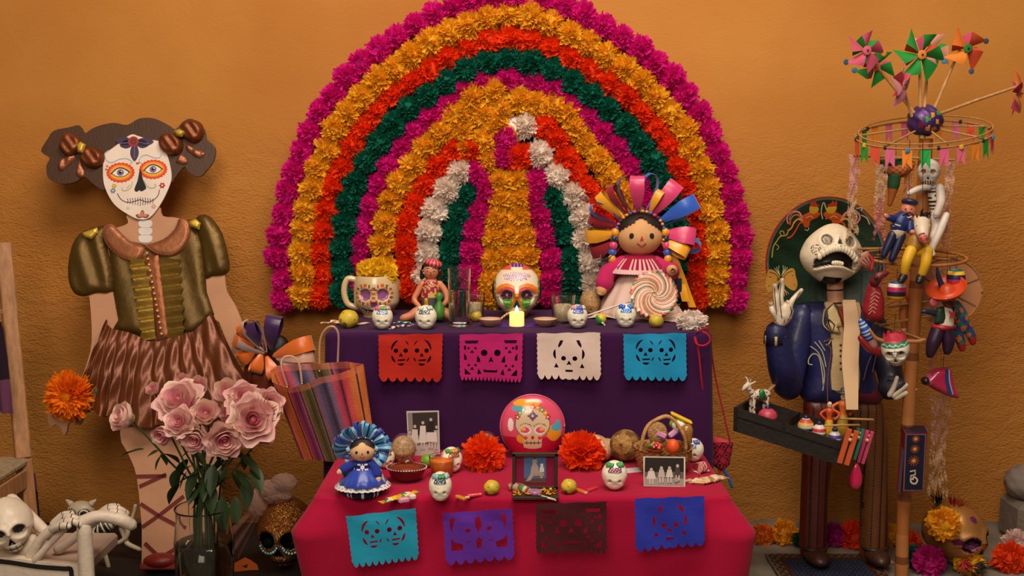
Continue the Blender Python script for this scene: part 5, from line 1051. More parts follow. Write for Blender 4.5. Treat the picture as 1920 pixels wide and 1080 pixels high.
# tin ball with skull
p = AY(998, 798, -.875); k = mpp(p); RB = 61*k; r = root('pink_tin_ball', 'large shiny pink ball printed with a flower-crowned skull at the middle of the altar', 'ball', (p.x, -.79-RB-.02 if False else -.90, LZ))
cz = p.z-LZ
def tb(c, u, v):
    X = c[:, 0]/RB; Z = (c[:, 2]-cz)/RB; f = c[:, 1] < 0; C = np.tile(np.array(lin('#e0506e')), (len(c), 1)); C[Z < -.25] = lin('#c01c3c')
    def pt(mask, col): C[f & mask] = lin(col)
    pt(np.hypot((X+.20)/.42, (Z-.78)/.12) < 1, '#e8a02c'); pt(np.hypot((X+.45)/.2, (Z-.62)/.09) < 1, '#5aa0b0'); pt(np.hypot((X-.66)/.22, (Z+.12)/.26) < 1, '#e8982c'); pt(np.hypot((X-.74)/.16, (Z-.05)/.12) < 1, '#4aa8c0'); pt(np.hypot(X-.78, Z-.20) < .07, '#4aa8c0'); pt(np.hypot((X+.68)/.09, (Z-.13)/.2) < 1, '#e8dcd4'); pt(np.hypot((X+.30)/.20, (Z+.28)/.16) < 1, '#e89a2c')
    sk = (np.hypot(X/.52, (Z-.18)/.46) < 1) | ((np.abs(X) < .28) & (Z < -.1) & (Z > -.52-.1*np.cos(X*4))); pt((np.hypot(X/.56, (Z-.18)/.50) < 1), '#8a6a50'); pt(sk, '#d8bc98')
    for i in range(9):
        a = R(20+17.5*i); x = .50*math.cos(a); z = .22+.46*math.sin(a); d = np.hypot(X-x, Z-z); an = np.arctan2(Z-z, X-x); pt(d < .10*(.75+.25*np.cos(5*an)), ('#b02838', '#e0823a', '#6a8a3c', '#e08838', '#d83c48', '#e8923c', '#4a8aa0', '#5a8a4c', '#a83048')[i]); pt(d < .03, '#f0d8a0')
    for sg in (-1, 1):
        pt(np.hypot((X-sg*.22)/.17, (Z+.02)/.13) < 1, '#f0e4d4'); pt(np.hypot((X-sg*.24)/.14, (Z+.01)/.10) < 1, '#dc4a78'); pt(np.hypot((X-sg*.28)/.07, (Z-.02)/.06) < 1, '#e8b03c'); pt(np.hypot(X-sg*.22, Z+.26) < .06, '#d04840')
        for i in range(7): a = R(35+18*i); pt(np.hypot(X-sg*.22-.21*math.cos(a), Z-.02-.17*math.sin(a)) < .018, '#4a4a20')
    pt(np.hypot(X/.05, (Z+.25)/.06) < 1, '#c02820'); pt((np.abs(Z+.42) < .02) & (np.abs(X) < .26), '#4a3a20'); pt((np.abs(Z+.42) < .07) & (np.abs((X*8.5) % 1-.5) < .11) & (np.abs(X) < .24), '#4a3a20')
    for i in range(8):
        a = TAU*i/8; L_ = .17 if i % 2 == 0 else .12; t = X*math.cos(a)+(Z-.42)*math.sin(a); n = np.abs(-X*math.sin(a)+(Z-.42)*math.cos(a)); pt((t > .04) & (t < L_) & (n < .035*np.sin(np.clip((t-.04)/(L_-.04), 0, 1)*PI)+.006), '#6a4468')
    return C
m = M(); m.ball((0, 0, 0), (RB*.99, RB*.42, RB), lambda c, u, v: tb(c+np.array([0, 0, cz]), u, v), 260, 180, rot=(R(-4), 0, 0)); m.T = None
m.V = [v+np.array([0, 0, max(cz, RB*.99)]) for v in m.V]; m.build('ball', 'gloss', r)
m = M(); m.tube([(RB*1.0*math.cos(a), 0, max(cz, RB)+RB*1.0*math.sin(a)) for a in np.linspace(0, TAU, 60)], .003, '#d0607a', 6); m.build('rim', 'gloss', r)
# small framed shrine
p = on(1003, 930, LZ); y0 = p.y+.045; r = root('framed_shrine', 'small dark wooden shrine box with a framed portrait, marigold petals and tealight tray', 'picture frame', (AY(1003, 925, y0).x, y0, LZ)); k = mpp(Vector((0, y0, 0))); w, h = 88*k, 76*k; WD = '#3c2412'
for (x, z, dx, dz) in ((0, h-.004, w, .010), (-w/2+.005, h/2, .010, h), (w/2-.005, h/2, .010, h), (0, .012, w, .012)): m = M(); m.box((x, 0, z), (dx, .018, dz), WD); m.build('frame_bar', 'wood', r)
m = M(); m.box((0, .006, h/2), (w-.012, .004, h-.012), '#8c1240'); m.build('back_panel', 'paper', r)
m = M(); iw, y1 = w*.24, .003
def rc(x0, x1, z0, z1, c, y): m.poly([(x0, z0), (x1, z0), (x1, z1), (x0, z1)], c, y, y+.0004)
rc(-iw, iw, h*.22, h*.92, '#4c6a94', .0034); rc(-iw, iw, h*.22, h*.34, '#5c4438', .0030); m.poly([(a*w, b*h) for a, b in ((-.02, .84), (.03, .86), (.05, .78), (.03, .72), (.07, .66), (.08, .52), (.16, .50), (.17, .34), (.12, .34), (.10, .44), (-.02, .42), (-.10, .28), (-.20, .26), (-.10, .44), (-.08, .62), (-.05, .72), (-.06, .80))], '#b09894', .0026, .003)
m.dot(-.0*w, .84*h, .004, '#241814', .0022); m.dot(0, .82*h, .003, '#c09078', .0018)
rc(.10*w, .20*w, .50*h, .62*h, '#d8ccc8', .0022); rc(.12*w, .18*w, .62*h, .72*h, '#e0d4d0', .0022); rc(-.04*w, .20*w, .40*h, .48*h, '#a89084', .0024); m.build('portrait', 'photo', r)
m = M(); m.box((0, -.045, .004), (w, .075, .008), WD); o = m.build('tray', 'wood', r)
m = M(); rs = random.Random(2)
for i in range(46):
    x, y, a = rs.uniform(-w*.46, w*.46), rs.uniform(-.075, -.015), rs.uniform(0, TAU); s_ = rs.uniform(.004, .009); m.grid(np.array([[(x+s_*u*math.cos(a)-s_*.4*v*math.sin(a), y+s_*u*math.sin(a)+s_*.4*v*math.cos(a), .010+.004*rs.random()+.003*abs(u)) for v in (-1, 1)] for u in (-1, 0, 1)]), ('#f2a01c', '#e88a10', '#f5b830')[i % 3], smooth=False)
m.build('marigold_petals', 'petal', r, kind='stuff')
m = M(); m.lathe([(.0004, .009), (.018, .009), (.020, .020), (.017, .021), (.0004, .019)], '#a8709a', 26, (.0, -.055, 0)); m.build('tealight', 'sugar', r, label='lilac tealight candle')
p = on(985, 926, LZ); k = mpp(p); r = root('rolled_lollipop', 'lollipop in striped clear wrapper lying with its stick to the right', 'lollipop', (p.x, p.y-.012, LZ)); a = Vector(LP(r, 962, 906)); m = M(); P0, P1 = on(960, 920, LZ)-Vector(r.location), on(1000, 931, LZ)-Vector(r.location); P2 = on(1042, 940, LZ)-Vector(r.location)
m.limb([(P0.x, P0.y, .014), ((P0.x+P1.x)/2, (P0.y+P1.y)/2, .015), (P1.x, P1.y, .010)], [.013, .015, .007], lambda c, u, v: np.array([lin(x) for x in ('#c8a080', '#7a5a34', '#3c8a5a', '#d8b890', '#8a4038', '#b8a898')])[(np.floor(u*13+v*2)).astype(int) % 6], 14); m.build('candy', 'gloss', r)
m = M(); m.tube([(P1.x, P1.y, .008), (P2.x, P2.y, .004)], .0033, '#e8dccf'); m.build('stick', 'satin', r)
# shells
p = on(1146, 866, LZ); k = mpp(p); r = root('conch_shell', 'large pale conch shell lying behind the right orange flower', 'shell', (p.x, p.y+.03, LZ+.036), (0, 0, .2)); m = M(); n = 90; P = np.zeros((n, 16, 3))
for i in range(n):
    t = i/(n-1); a = t*TAU*3.2; rr = .058*(1-t)**.9+.001; cx = -.055+.12*t; cr = rr*.62
    for j in range(16):
        b = TAU*j/16; e = rr*.55+cr*math.cos(b); P[i, j] = (cx+cr*math.sin(b)*.9, e*math.cos(a), e*math.sin(a)*.72+.004)
m.grid(P, lambda c, u, v: mixc('#dcb48c', '#a8764c', (.5+.5*np.sin(c[:, 0]*260+c[:, 2]*120))*.7), cv=True); m.build('whorl', 'satin', r)
p = on(1172, 868, LZ); k = mpp(p); r = root('carved_gourd', 'round carved brown gourd with a pointed knob beside the conch shell', 'gourd', (p.x, p.y+.01, LZ+.004)); Rg = 31*k
def gc(c, u, v): s_ = np.sin(u*46+np.sin(v*TAU*3)*1.2)*np.where(u < .35, np.sin(v*TAU*26), 1); return mixc('#b8894f', '#4c2c14', np.clip(s_*1.4, 0, 1)*.8)
m = M(); m.lathe([(.0005, .062), (.004, .060), (.006, .050), (.012, .045), (Rg*.62, .036), (Rg*.92, .015), (Rg, -.005), (Rg*.85, -.028), (Rg*.4, -.040), (.0005, -.042)][::1], '#b8894f', 70, (0, 0, 31*k), rot=(R(70), 0, R(-22)))
g_ = m.C[0]; nn = len(m.F); cc = np.array([m.V[0][list(f)].mean(0) for f in m.F]); uu = np.repeat(np.arange(9)/9, 70)
m.C[0] = gc(cc, uu+np.tile(np.arange(70)/70, 9)*0, np.tile(np.arange(70)/70, 9)); m.build('gourd', 'woven', r)
p = on(1185, 884, LZ); r = root('paper_scrap', 'small piece of white paper under the carved gourd', 'paper', (p.x, p.y, LZ)); m = M(); m.box((0, .01, .001), (.075, .05, .0015), '#d8c8c4', rot=(0, 0, .3)); m.build('paper', 'paper', r)
# basket with sweets and toys
p = on(1249, 897, LZ); k = mpp(p); RBk = 56*k; bx, by = p.x, p.y+RBk*.82; r = root('woven_basket', 'round woven palm basket with a high handle, behind the wide photograph', 'basket', (bx, by, LZ)); Hb = 50*k; n = 96; Pb = []
prof = [(RBk*.70, 0), (RBk*.86, Hb*.25), (RBk*.97, Hb*.6), (RBk, Hb), (RBk*1.04, Hb*1.03), (RBk*.95, Hb*1.0), (RBk*.88, Hb*.5), (RBk*.6, .004), (.0005, .004)]
pr = []
for i in range(len(prof)-1):
    for j in range(5): t = j/5; pr.append((prof[i][0]*(1-t)+prof[i+1][0]*t, prof[i][1]*(1-t)+prof[i+1][1]*t))
m = M(); m.lathe(pr, lambda c, u, v: mixc('#b8844c', '#7a4c24', np.clip(np.sin(v*TAU*24)*np.sign(np.sin(u*90))*.6+.3, 0, 1)), n, wob=lambda a, z: 1+.018*np.sin(a*24)*np.sign(np.sin(z*600))); m.build('wall', 'woven', r)
m = M(); ex = RBk*.86
hp = [(-ex*math.cos(a)*.92-.004, -RBk*.35, Hb*.9+70*k*math.sin(a)) for a in np.linspace(.05, PI-.05, 14)]
for o_ in (-.004, .004): m.limb([(x, y+o_+.004*math.sin(i*1.3+o_*800), z+.003*math.cos(i*1.3+o_*800)) for i, (x, y, z) in enumerate(hp)], .0055, '#c0905a', 8, 3)
m.build('handle', 'woven', r)
def at_b(px, py, dy): q = AY(px, py, by+dy); return (q.x, q.y, q.z)
def thing1(name, label, cat, loc, rot=(0, 0, 0)): return root(name, label, cat, loc, rot)
q = at_b(1233, 812, .03); r = thing1('sesame_cracker', 'round sesame cracker standing inside the basket handle', 'sweet', q, (R(80), 0, 0)); m = M(); m.lathe([(.0005, -.005), (.030, -.005), (.033, 0), (.030, .005), (.0005, .005)], '#b98c54', 30, sy=1.1); m.build('cracker', 'seeds', r)
q = at_b(1229, 842, -.03); r = thing1('fruit_bowl', 'tiny clay bowl heaped with miniature fruit in the basket', 'bowl', q); m = M(); m.lathe([(.0005, -.022), (.016, -.02), (.030, 0), (.031, .002), (.027, 0), (.0005, -.010)], '#9a4a24', 26); m.build('bowl', 'satin', r)
rs = random.Random(5)
for i in range(11):
    a = i*2.4; m = M(); c = (.021*math.cos(a)*(i/11)**.5, .021*math.sin(a)*(i/11)**.5, .008+.008*(1-i/11)); m.ball(c, (.0075,)*3, ('#c83028', '#d8a030', '#a82830', '#e0603a', '#5a8a34')[i % 5], 10, 8); m.ball((c[0], c[1]-.0065, c[2]+.001), (.003, .001, .003), '#e8c8a0', 6, 4); m.build('miniature_fruit', 'satin', r)
q = at_b(1262, 838, -.035); r = thing1('orange_ball', 'orange wrapped ball sweet at the right of the miniature fruit', 'sweet', q); m = M(); m.ball((0, 0, 0), (.021, .020, .026), '#e8541c', 22, 16); m.build('ball', 'satin', r)
for a, b, c, lab, rt in ((1240, 815, '#e89ac0', 'pink wrapped sweet in the basket handle, left one', .4), (1262, 812, '#e0a8cc', 'pink and violet wrapped sweet in the basket, right one', -.7)): q = at_b(a, b, -.02); r = thing1('wrapped_sweet', lab, 'sweet', q, (0, rt, 0)); m = M(); m.box((0, 0, 0), (.034, .014, .018), c, .3); m.box((.004, -.001, -.008), (.03, .013, .006), '#6a3c8c', .3); m.build('wrapper', 'satin', r)
q = at_b(1274, 795, .02); r = thing1('skull_plush', 'toy skull with green hair and a flat yellow hat on top of the basket', 'toy', q, (0, R(26), 0)); m = M(); m.ball((0, 0, -.004), (.034, .020, .022), '#a0b83c', 24, 16, fn=lambda D: D*(1+.06*np.sin(D[:, :1]*14))); m.build('hair', 'cloth', r, label='green hair')
m = M(); m.ball((-.001, -.014, -.006), (.024, .012, .018), '#e8e0d8', 22, 16); m.ball((-.010, -.026, -.003), (.006, .002, .006), '#3a4048', 12, 8); m.ball((-.010, -.0275, -.003), (.003, .001, .003), '#d8d8d8', 8, 6); m.ball((.010, -.026, -.006), (.005, .002, .005), '#3a4048', 12, 8); m.ball((.001, -.027, -.013), (.002, .001, .003), '#2a2020', 6, 5); m.build('face', 'cloth', r)
m = M(); m.box((-.004, -.002, .021), (.078, .030, .010), '#e8b830', .45); m.build('hat', 'cloth', r, label='flat yellow hat')
q = at_b(1288, 812, -.005); r = thing1('brown_jug', 'small smooth brown jug tilted at the right of the basket', 'jug', q, (R(-8), R(-10), 0)); m = M(); m.lathe([(.0005, -.035), (.012, -.033), (.013, -.02), (.018, -.008), (.022, .008), (.019, .022), (.010, .028), (.0005, .029)], '#9a6a34', 26); m.build('jug', 'gloss', r)
crumple('candy_wrapper', 'red and silver sweet wrapper standing right of the wide photograph', 'sweet', [(1302, 890), (1314, 886), (1326, 884)], .040, ['#b84048', '#d8c8c0', '#8c2430', '#c89080'], LZ, seed=8, h=.034)
crumple('candy_wrapper', 'tan wrapped coconut sweet with twisted ends at the right corner of the magenta cloth', 'sweet', [(1287, 902), (1312, 908), (1335, 903), (1358, 896)], .042, ['#c8a070', '#d8b890', '#a87040', '#e0c8a8'], LZ, seed=9, h=.018)
# ---------------- papier-mache mariachi skeleton ----------------
cat_ = root('skeleton_figure', 'tall papier-mache skeleton in sombrero and navy jacket singing with raised hand', 'papier-mache figure', (1.17, -.42, .02)); q = lambda a, b, d=0: tuple(LP(cat_, a, b, d)); k = mpp(Vector((0, -.42, 0)))
g2 = lambda pts, d=0: [q(a, b, d)[::2] for a, b in pts]
# sombrero: tilted dish brim seen from below, with painted roosters and moth
hc = q(1544, 486, .02); RX, RZ = 113*k, 119*k
def hp(P):  # normalised brim coords
    return (P[:, 0]-hc[0])/RX, (P[:, 2]-hc[2])/RZ
def px2n(a, b): w = q(a, b, .0); return ((w[0]-hc[0])/RX, (w[2]-hc[2])/RZ)
nr, na = 40, 120; P = np.zeros((nr, na, 3))
for i in range(nr):
    t = i/(nr-1)
    for j in range(na):
        a = TAU*j/na; P[i, j] = (hc[0]+RX*t*math.cos(a), hc[1]+.035-.075*t**2+.012*math.sin(2*a)*t, hc[2]+RZ*t*math.sin(a))
def hatc(c, u, v):
    C = mixc('#0f2817', '#183620', .5+.5*np.sin(c[:, 0]*40+c[:, 2]*70)); C[u > .975] = lin('#a8301c'); C[(u > .955) & (u <= .975)] = lin('#4a7a70'); return C
m = M(); m.grid(P, lambda c, u, v: hatc(c, u, v), cv=True); Q = P.copy(); Q[..., 1] += .012; m.grid(Q, '#16301e', cv=True); m.grid(np.stack([P[-1], Q[-1]]), '#a8301c', cv=True); m.build('sombrero_brim', 'papier', cat_)
def hy(V):
    V = V.copy(); t2 = ((V[:, 0]-hc[0])/RX)**2+((V[:, 2]-hc[2])/RZ)**2; a = np.arctan2(V[:, 2]-hc[2], V[:, 0]-hc[0]); V[:, 1] += hc[1]+.035-.075*t2+.012*np.sin(2*a)*np.sqrt(t2)-.002; return V
m = M(); G2 = lambda pts: [q(a, b+8, -.03)[::2] for a, b in pts]; gsm = lambda pts, n=5: smoothpoly(G2(pts), n, False)
def st(pts, w, c, y=0): m.stroke(gsm(pts), w*k, c, y, .0008, hy)
def pg(pts, c, y=0, n=3): m.poly(smoothpoly(G2(pts), n), c, y, y+.0008, mp=hy)
for fx, ox in ((lambda x: x, 0), (lambda x: 2*1550-x-6, 0)):
    F = lambda pts: [(fx(a), b) for a, b in pts]
    pg(F([(1508, 398), (1518, 392), (1530, 384), (1536, 388), (1544, 394), (1538, 402), (1526, 408), (1524, 418), (1516, 420), (1510, 410)]), '#d0561c'); pg(F([(1520, 382), (1526, 374), (1534, 378), (1540, 386), (1534, 393), (1524, 392)]), '#e0b030', -.001)
    pg(F([(1520, 376), (1523, 368), (1526, 372), (1530, 368), (1533, 374), (1540, 378), (1533, 380), (1524, 379)]), '#c83a1c', -.0015)
    for P_, c in (([(1508, 402), (1502, 392), (1490, 388), (1480, 392), (1476, 402), (1480, 412)], '#e08aa0'), ([(1508, 404), (1500, 396), (1490, 396), (1484, 404), (1484, 414)], '#e0762c'), ([(1510, 408), (1500, 404), (1492, 410), (1488, 420), (1480, 426)], '#e8a030'), ([(1512, 410), (1504, 412), (1498, 424), (1490, 436), (1480, 440)], '#d8501c')): st(F(P_), 3.2, c, -.001)
    for P_ in ([(1506, 398), (1498, 390), (1486, 392), (1480, 404)], [(1510, 406), (1500, 402), (1492, 412)], [(1516, 402), (1524, 398), (1530, 402)]): st(F(P_), 1, '#e8d8b0', -.002)
    st(F([(1524, 420), (1522, 426), (1516, 424)]), 1.2, '#d8d0b0', -.001)
st([(1562, 398), (1554, 384), (1547, 372), (1545, 388), (1550, 404)], 1.6, '#e0e0b8'); st([(1562, 398), (1556, 404)], 1.6, '#e0e0b8')
st([(1482, 426), (1478, 434), (1466, 436), (1458, 446), (1452, 456), (1450, 476)], 2.2, '#d0b84c'); st([(1468, 436), (1464, 428), (1470, 426), (1474, 432)], 1.6, '#d0b84c'); st([(1456, 450), (1464, 456), (1460, 462)], 1.4, '#c8b06c')
st([(1620, 396), (1630, 402), (1636, 414)], 2, '#d8c06c'); st([(1610, 384), (1618, 382), (1620, 388)], 2, '#e0d8d0')
for sg in (-1, 1):
    F = lambda pts: [(1470+sg*a, b) for a, b in pts]
    pg(F([(2, 516), (10, 504), (22, 498), (29, 502), (31, 514), (34, 528), (28, 540), (16, 536), (4, 524)]), '#c08a3c'); 
    for i in range(4): st(F([(3, 518), (12+i*3, 508+i*6), (25+i, 503+i*9)]), 1.3, '#5a2414', -.001)
    for i in range(3): st(F([(2, 512-i), (5+i*3, 500), (4+i*5, 492+i*2)]), 1, '#d8d0a0', -.001)
    for i in range(3): st(F([(2, 534), (5+i*3, 542), (5+i*5, 550-i*2)]), 1, '#d8a080', -.001)
m.build('painted_roosters_and_moths', 'satin', cat_)
# tilted-back singing skull
sc = q(1560, 476, -.09); Hs = 112*k
def skc(c):
    X, Y, Z = c.T; A = np.abs(X); C = np.tile(np.array(lin('#dcc8ac')), (len(c), 1)); f = Y < .15
    d = np.hypot(A-.19, Z-.235); C[f & (d < .085)] = lin('#6a5a4a'); C[f & (d < .085) & (np.sin(d*330) > .1)] = lin('#a8967c'); C[f & (d < .012)] = lin('#1a1410')
    C[f & (A < (.30-Z)*.38) & (Z < .30) & (Z > .20)] = lin('#2a1c16')
    mr = np.hypot((X+.0)/.235, (Z-.02+.35*A*A*0)/.12); arcz = .12-1.9*X*X; inm = f & (Z < arcz) & (Z > arcz-.27+.9*X*X) & (A < .31); C[inm] = lin('#120c0a')
    C[(Y < .2) & (Z < -.36) & (A < .15)] = lin('#120e0c'); tt = f & (Z > arcz-.005) & (Z < arcz+.06) & (A < .31); C[tt] = lin('#e6d6b8'); C[tt & (np.abs(((X*13.5) % 1)-.5) > .42)] = lin('#3a2c20')
    for cx, cz, rr in ((.33, .06, .10), (.30, -.18, .07)):
        d = np.hypot(A-cx, Z-cz); C[f & (d < rr) & (np.sin(d*260) > .72)] = lin('#3c2e22')
    return C
def skfn(D):
    x, y, z = D.T; X = .47*x; Y = .40*y; Z = .5*z; A = np.abs(X); X = X*(1+.12*np.exp(-((Z+.12)/.22)**2)-.16*sm(Z, .15, .5)-.14*sm(-Z, .25, .5)); fr = sm(-y, 0, .5)
    for sg in (-1, 1): d = np.hypot(X-sg*.19, Z-.235); Y = Y+fr*.05*(1-sm(d, .05, .10))-fr*.02*np.exp(-((d-.11)/.03)**2)
    arcz = .12-1.9*X*X; ins = (Z < arcz) & (Z > arcz-.27+.9*X*X) & (A < .31); Y = Y+np.where(ins, .16, 0)*fr; Y = Y-.05*fr*np.exp(-((Z-arcz-.03)/.045)**2)*(A < .3); low = arcz-.30+.9*X*X; Y = Y-.07*fr*np.exp(-((Z-low)/.06)**2)*(A < .3)
    Y = Y-.05*fr*np.exp(-(X/.06)**2-((Z-.22)/.12)**2)+.12*fr*(Z < -.37)*(A < .14)+np.where((A < (.30-Z)*.38) & (Z < .30) & (Z > .20), .05, 0)*fr
    return np.stack([X, Y, Z], 1)
th = np.linspace(.03, PI-.03, 90); s_ = np.linspace(-1, 1, 130, endpoint=False); ph = np.sign(s_)*PI*np.abs(s_)**1.3; T, Pp = np.meshgrid(th, ph, indexing='ij'); D = np.stack([np.sin(T)*np.sin(Pp), -np.sin(T)*np.cos(Pp), np.cos(T)], -1).reshape(-1, 3)
P = skfn(D).reshape(90, 130, 3); Pc = np.concatenate([P, P[:, :1]], 1); C4 = (Pc[:-1, :-1]+Pc[1:, :-1]+Pc[:-1, 1:]+Pc[1:, 1:])/4; Cc = skc(C4.reshape(-1, 3)).reshape(89, 130, 3)
Rm = np.array(Euler((0, R(5), 0)).to_matrix()); m = M(); m.grid((P*Hs*np.array([1.0, .9, 1])) @ Rm.T+np.array(sc), Cc, cv=True); sk = m.build('skull', 'papier', cat_)
m = M()
for i in range(13):   # upper teeth
    x = (-.29+.58*i/12)*Hs*1.0; X = x/(Hs*1.0); z = (.12-1.9*X*X+.002)*Hs; y = -(.40*math.sqrt(max(.05, 1-(X/.5)**2))*.9+.03)*Hs; v = Rm @ np.array([x, y, z]); m.ball(tuple(v+np.array(sc)), (.0105, .008, .013), '#e2d2b4', 9, 7)
for i in range(5):
    x = (-.07+.14*i/4)*Hs; X = x/Hs; z = (.12-2*X*X-.235)*Hs; v = Rm @ np.array([x, -.36*Hs, z]); m.ball(tuple(v+np.array(sc)), (.0075, .008, .009), '#e2d2b4', 9, 7)
m.build('teeth', 'papier', sk, kind='stuff')
m = M(); pts = [q(1566, 518, -.05), q(1566, 545, -.05), q(1567, 572, -.055), q(1568, 584, -.05)]
nk = lambda c, u, v: np.where((np.abs(((u*4.3) % 1)-.5) < .11)[:, None], np.array(lin('#1a1410')), np.array(lin('#c08868')))
m.limb(pts, [15*k, 15*k, 16*k, 17*k], nk, 22, 8); m.build('neck', 'papier', cat_)
# jacket torso
NVY = '#1c1c4a'; NV2 = '#15142e'
tor = [(1490,575),(1512,568),(1540,566),(1600,566),(1630,574),(1640,600),(1643,660),(1640,700),(1645,755),(1510,755),(1508,700),(1498,650),(1486,600)]
m = M(); pillow(m, smoothpoly(g2(tor), 3), lambda c, u, v: mixc(NVY, '#262a66', .5+.5*np.sin(c[:, 0]*30+c[:, 2]*18)), .075, .10, .016, -.0, back=False); pillow(m, smoothpoly(g2(tor), 3), NV2, -.03, .10, .02, .01, back=False); m.build('jacket', 'papier', cat_)
Y0 = -.082
m = M(); m.poly(smoothpoly(g2([(1536,566),(1548,562),(1598,562),(1600,600),(1596,660),(1598,722),(1548,722),(1550,660),(1545,610)]), 2), '#c8a878', Y0, Y0+.02); m.build('shirt', 'papier', cat_)
m = M(); m.poly(g2([(1556,568),(1582,568),(1574,600),(1570,612),(1562,596)]), '#a83a20', Y0-.006, Y0-.002); m.stroke(g2([(1554,566),(1568,578),(1588,564)]), 3*k, '#2c5a44', Y0-.007); m.stroke(g2([(1570,612),(1571,660),(1573,720)]), 2*k, '#3c6a4c', Y0-.003)
m.build('painted_tie', 'satin', cat_)
m = M()
for a in (1564, 1578):
    for b in (640, 650, 660, 673, 684): x, z = q(a, b)[::2]; m.ball((x, Y0-.001, z), (2.3*k, .003, 2.3*k), '#4a2a1c', 8, 6)
m.build('shirt_buttons', 'satin', cat_, kind='stuff')
for P_ in ([(1536,574),(1549,562),(1557,574),(1568,604),(1557,606),(1562,618),(1546,616),(1540,598)], [(1588,562),(1590,586),(1577,582),(1574,604),(1570,612),(1582,574)], [(1545,616),(1568,604),(1560,628),(1553,644),(1543,630),(1532,604),(1534,574)][:0] or [(1541,592),(1551,602),(1546,618),(1537,604)]):
    m = M(); pillow(m, g2(P_), '#dcc08c', .008, .01, .01, Y0-.004); m.stroke(g2(P_+[P_[0]]), 2.2*k, '#3a2818', Y0-.014); m.build('lapel', 'papier', cat_)
m = M(); cr = '#b8b088'
for P_, w, c in (([(1534,574),(1532,602),(1548,620),(1540,640),(1534,632)], 2, '#c0a878'), ([(1550,628),(1535,634),(1546,650),(1540,700),(1540,745)], 2, '#7a4a24'), ([(1512,676),(1505,674),(1506,664),(1514,656),(1524,662),(1530,690),(1532,715)], 2, cr), ([(1508,642),(1524,656),(1534,690),(1531,724)], 1.8, cr), ([(1516,634),(1530,652),(1537,680)], 1.8, cr), ([(1524,632),(1535,650)], 1.6, cr), ([(1620,660),(1612,680),(1606,705)], 1.6, '#8a5a44'), ([(1630,655),(1622,690)], 1.4, '#8a5a44')): m.stroke(smoothpoly(g2(P_), 5, False), w*k, c, -.084)
m.build('painted_scrolls', 'satin', cat_)
m = M(); m.limb([q(1545, 728, -.03), q(1590, 733, -.03), q(1640, 742, -.03)], [.035, .045, .035], '#5a1020', 14); m.build('waist_sash', 'papier', cat_)
# arms
AC = lambda c, u, v: mixc(NVY, '#20245c', .5+.5*np.sin(c[:, 2]*25))
m = M(); m.limb([q(1504, 592, -.02), q(1492, 640, -.03), q(1484, 690, -.05), q(1478, 722, -.09)], [24*k, 29*k, 27*k, 24*k], AC, 22); m.limb([q(1478, 724, -.09), q(1468, 690, -.14), q(1460, 655, -.17), q(1455, 622, -.18)], [27*k, 27*k, 23*k, 20*k], AC, 22); a_ = m.build('raised_arm', 'papier', cat_)
m = M(); e = np.array(q(1455, 622, -.18)); m.lathe([(20.5*k, 0), (21.5*k, -.012), (21.8*k, -.045), (20.8*k, -.045)], lambda c, u, v: np.where((np.abs(c[:, 2]-e[2]+.020+.007*np.sin(np.arctan2(c[:, 1]-e[1], c[:, 0]-e[0])*6)) < .003)[:, None], np.array(lin('#d8c890')), np.array(lin('#16163c'))), 60, tuple(e), sy=.95); m.build('cuff', 'papier', a_)
hb = -.185
m = M(); BN = '#dcc8b0'; BC = lambda c, u, v: mixc('#dcc8b0', '#b89478', (u-.4)*.5)
m.limb([q(1458, 618, hb), q(1460, 604, hb)], [9*k, 9*k], '#8a6a54', 10); m.limb([q(1462, 606, hb), q(1470, 592, hb), q(1472, 578, hb)], [10*k, 15*k, 13*k], BC, 16)
for F in ([(1468, 582), (1464, 560), (1466, 540), (1467, 524)], [(1460, 590), (1456, 566), (1454, 548), (1453, 534)], [(1480, 582), (1484, 566), (1494, 554), (1503, 544)][:4], [(1456, 596), (1449, 584), (1446, 574), (1445, 568)], [(1474, 598), (1482, 588), (1482, 574), (1476, 566)]):
    m.limb([q(a, b, hb-.008*(i % 2)) for i, (a, b) in enumerate(F)], [6*k, 5*k, 5*k, 3.8*k], BC, 10)
hd = m.build('skeleton_hand', 'papier', cat_)
m = M()
for F in ([(1466, 596), (1462, 560), (1464, 530)], [(1456, 590), (1453, 555), (1452, 540)], [(1484, 588), (1492, 562), (1500, 548)], [(1470, 604), (1474, 590)], [(1478, 600), (1484, 585), (1482, 575)]): m.limb([q(a, b, hb-.026) for a, b in F], .0014, '#2a1c16', 5)
m.build('bone_lines', 'satin', hd, kind='stuff')
m = M(); m.limb([q(1628, 596, 0), q(1650, 640, -.02), q(1664, 680, -.06), q(1672, 716, -.12)], [26*k, 27*k, 25*k, 22*k], '#14132c', 22); m.limb([q(1672, 716, -.12), q(1668, 730, -.15), q(1690, 722, -.17)], [22*k, 20*k, 14*k], '#1c1a2c', 18); a_ = m.build('lowered_arm', 'papier', cat_)
m = M()
for F in ([(1668, 740), (1676, 726), (1682, 708)], [(1676, 742), (1700, 722), (1714, 712)], [(1680, 746), (1704, 734), (1716, 730)]): m.limb([q(a, b, -.19) for a, b in F], [5*k, 4.6*k, 3.6*k], BN, 10)
m.build('skeleton_hand', 'papier', cat_)
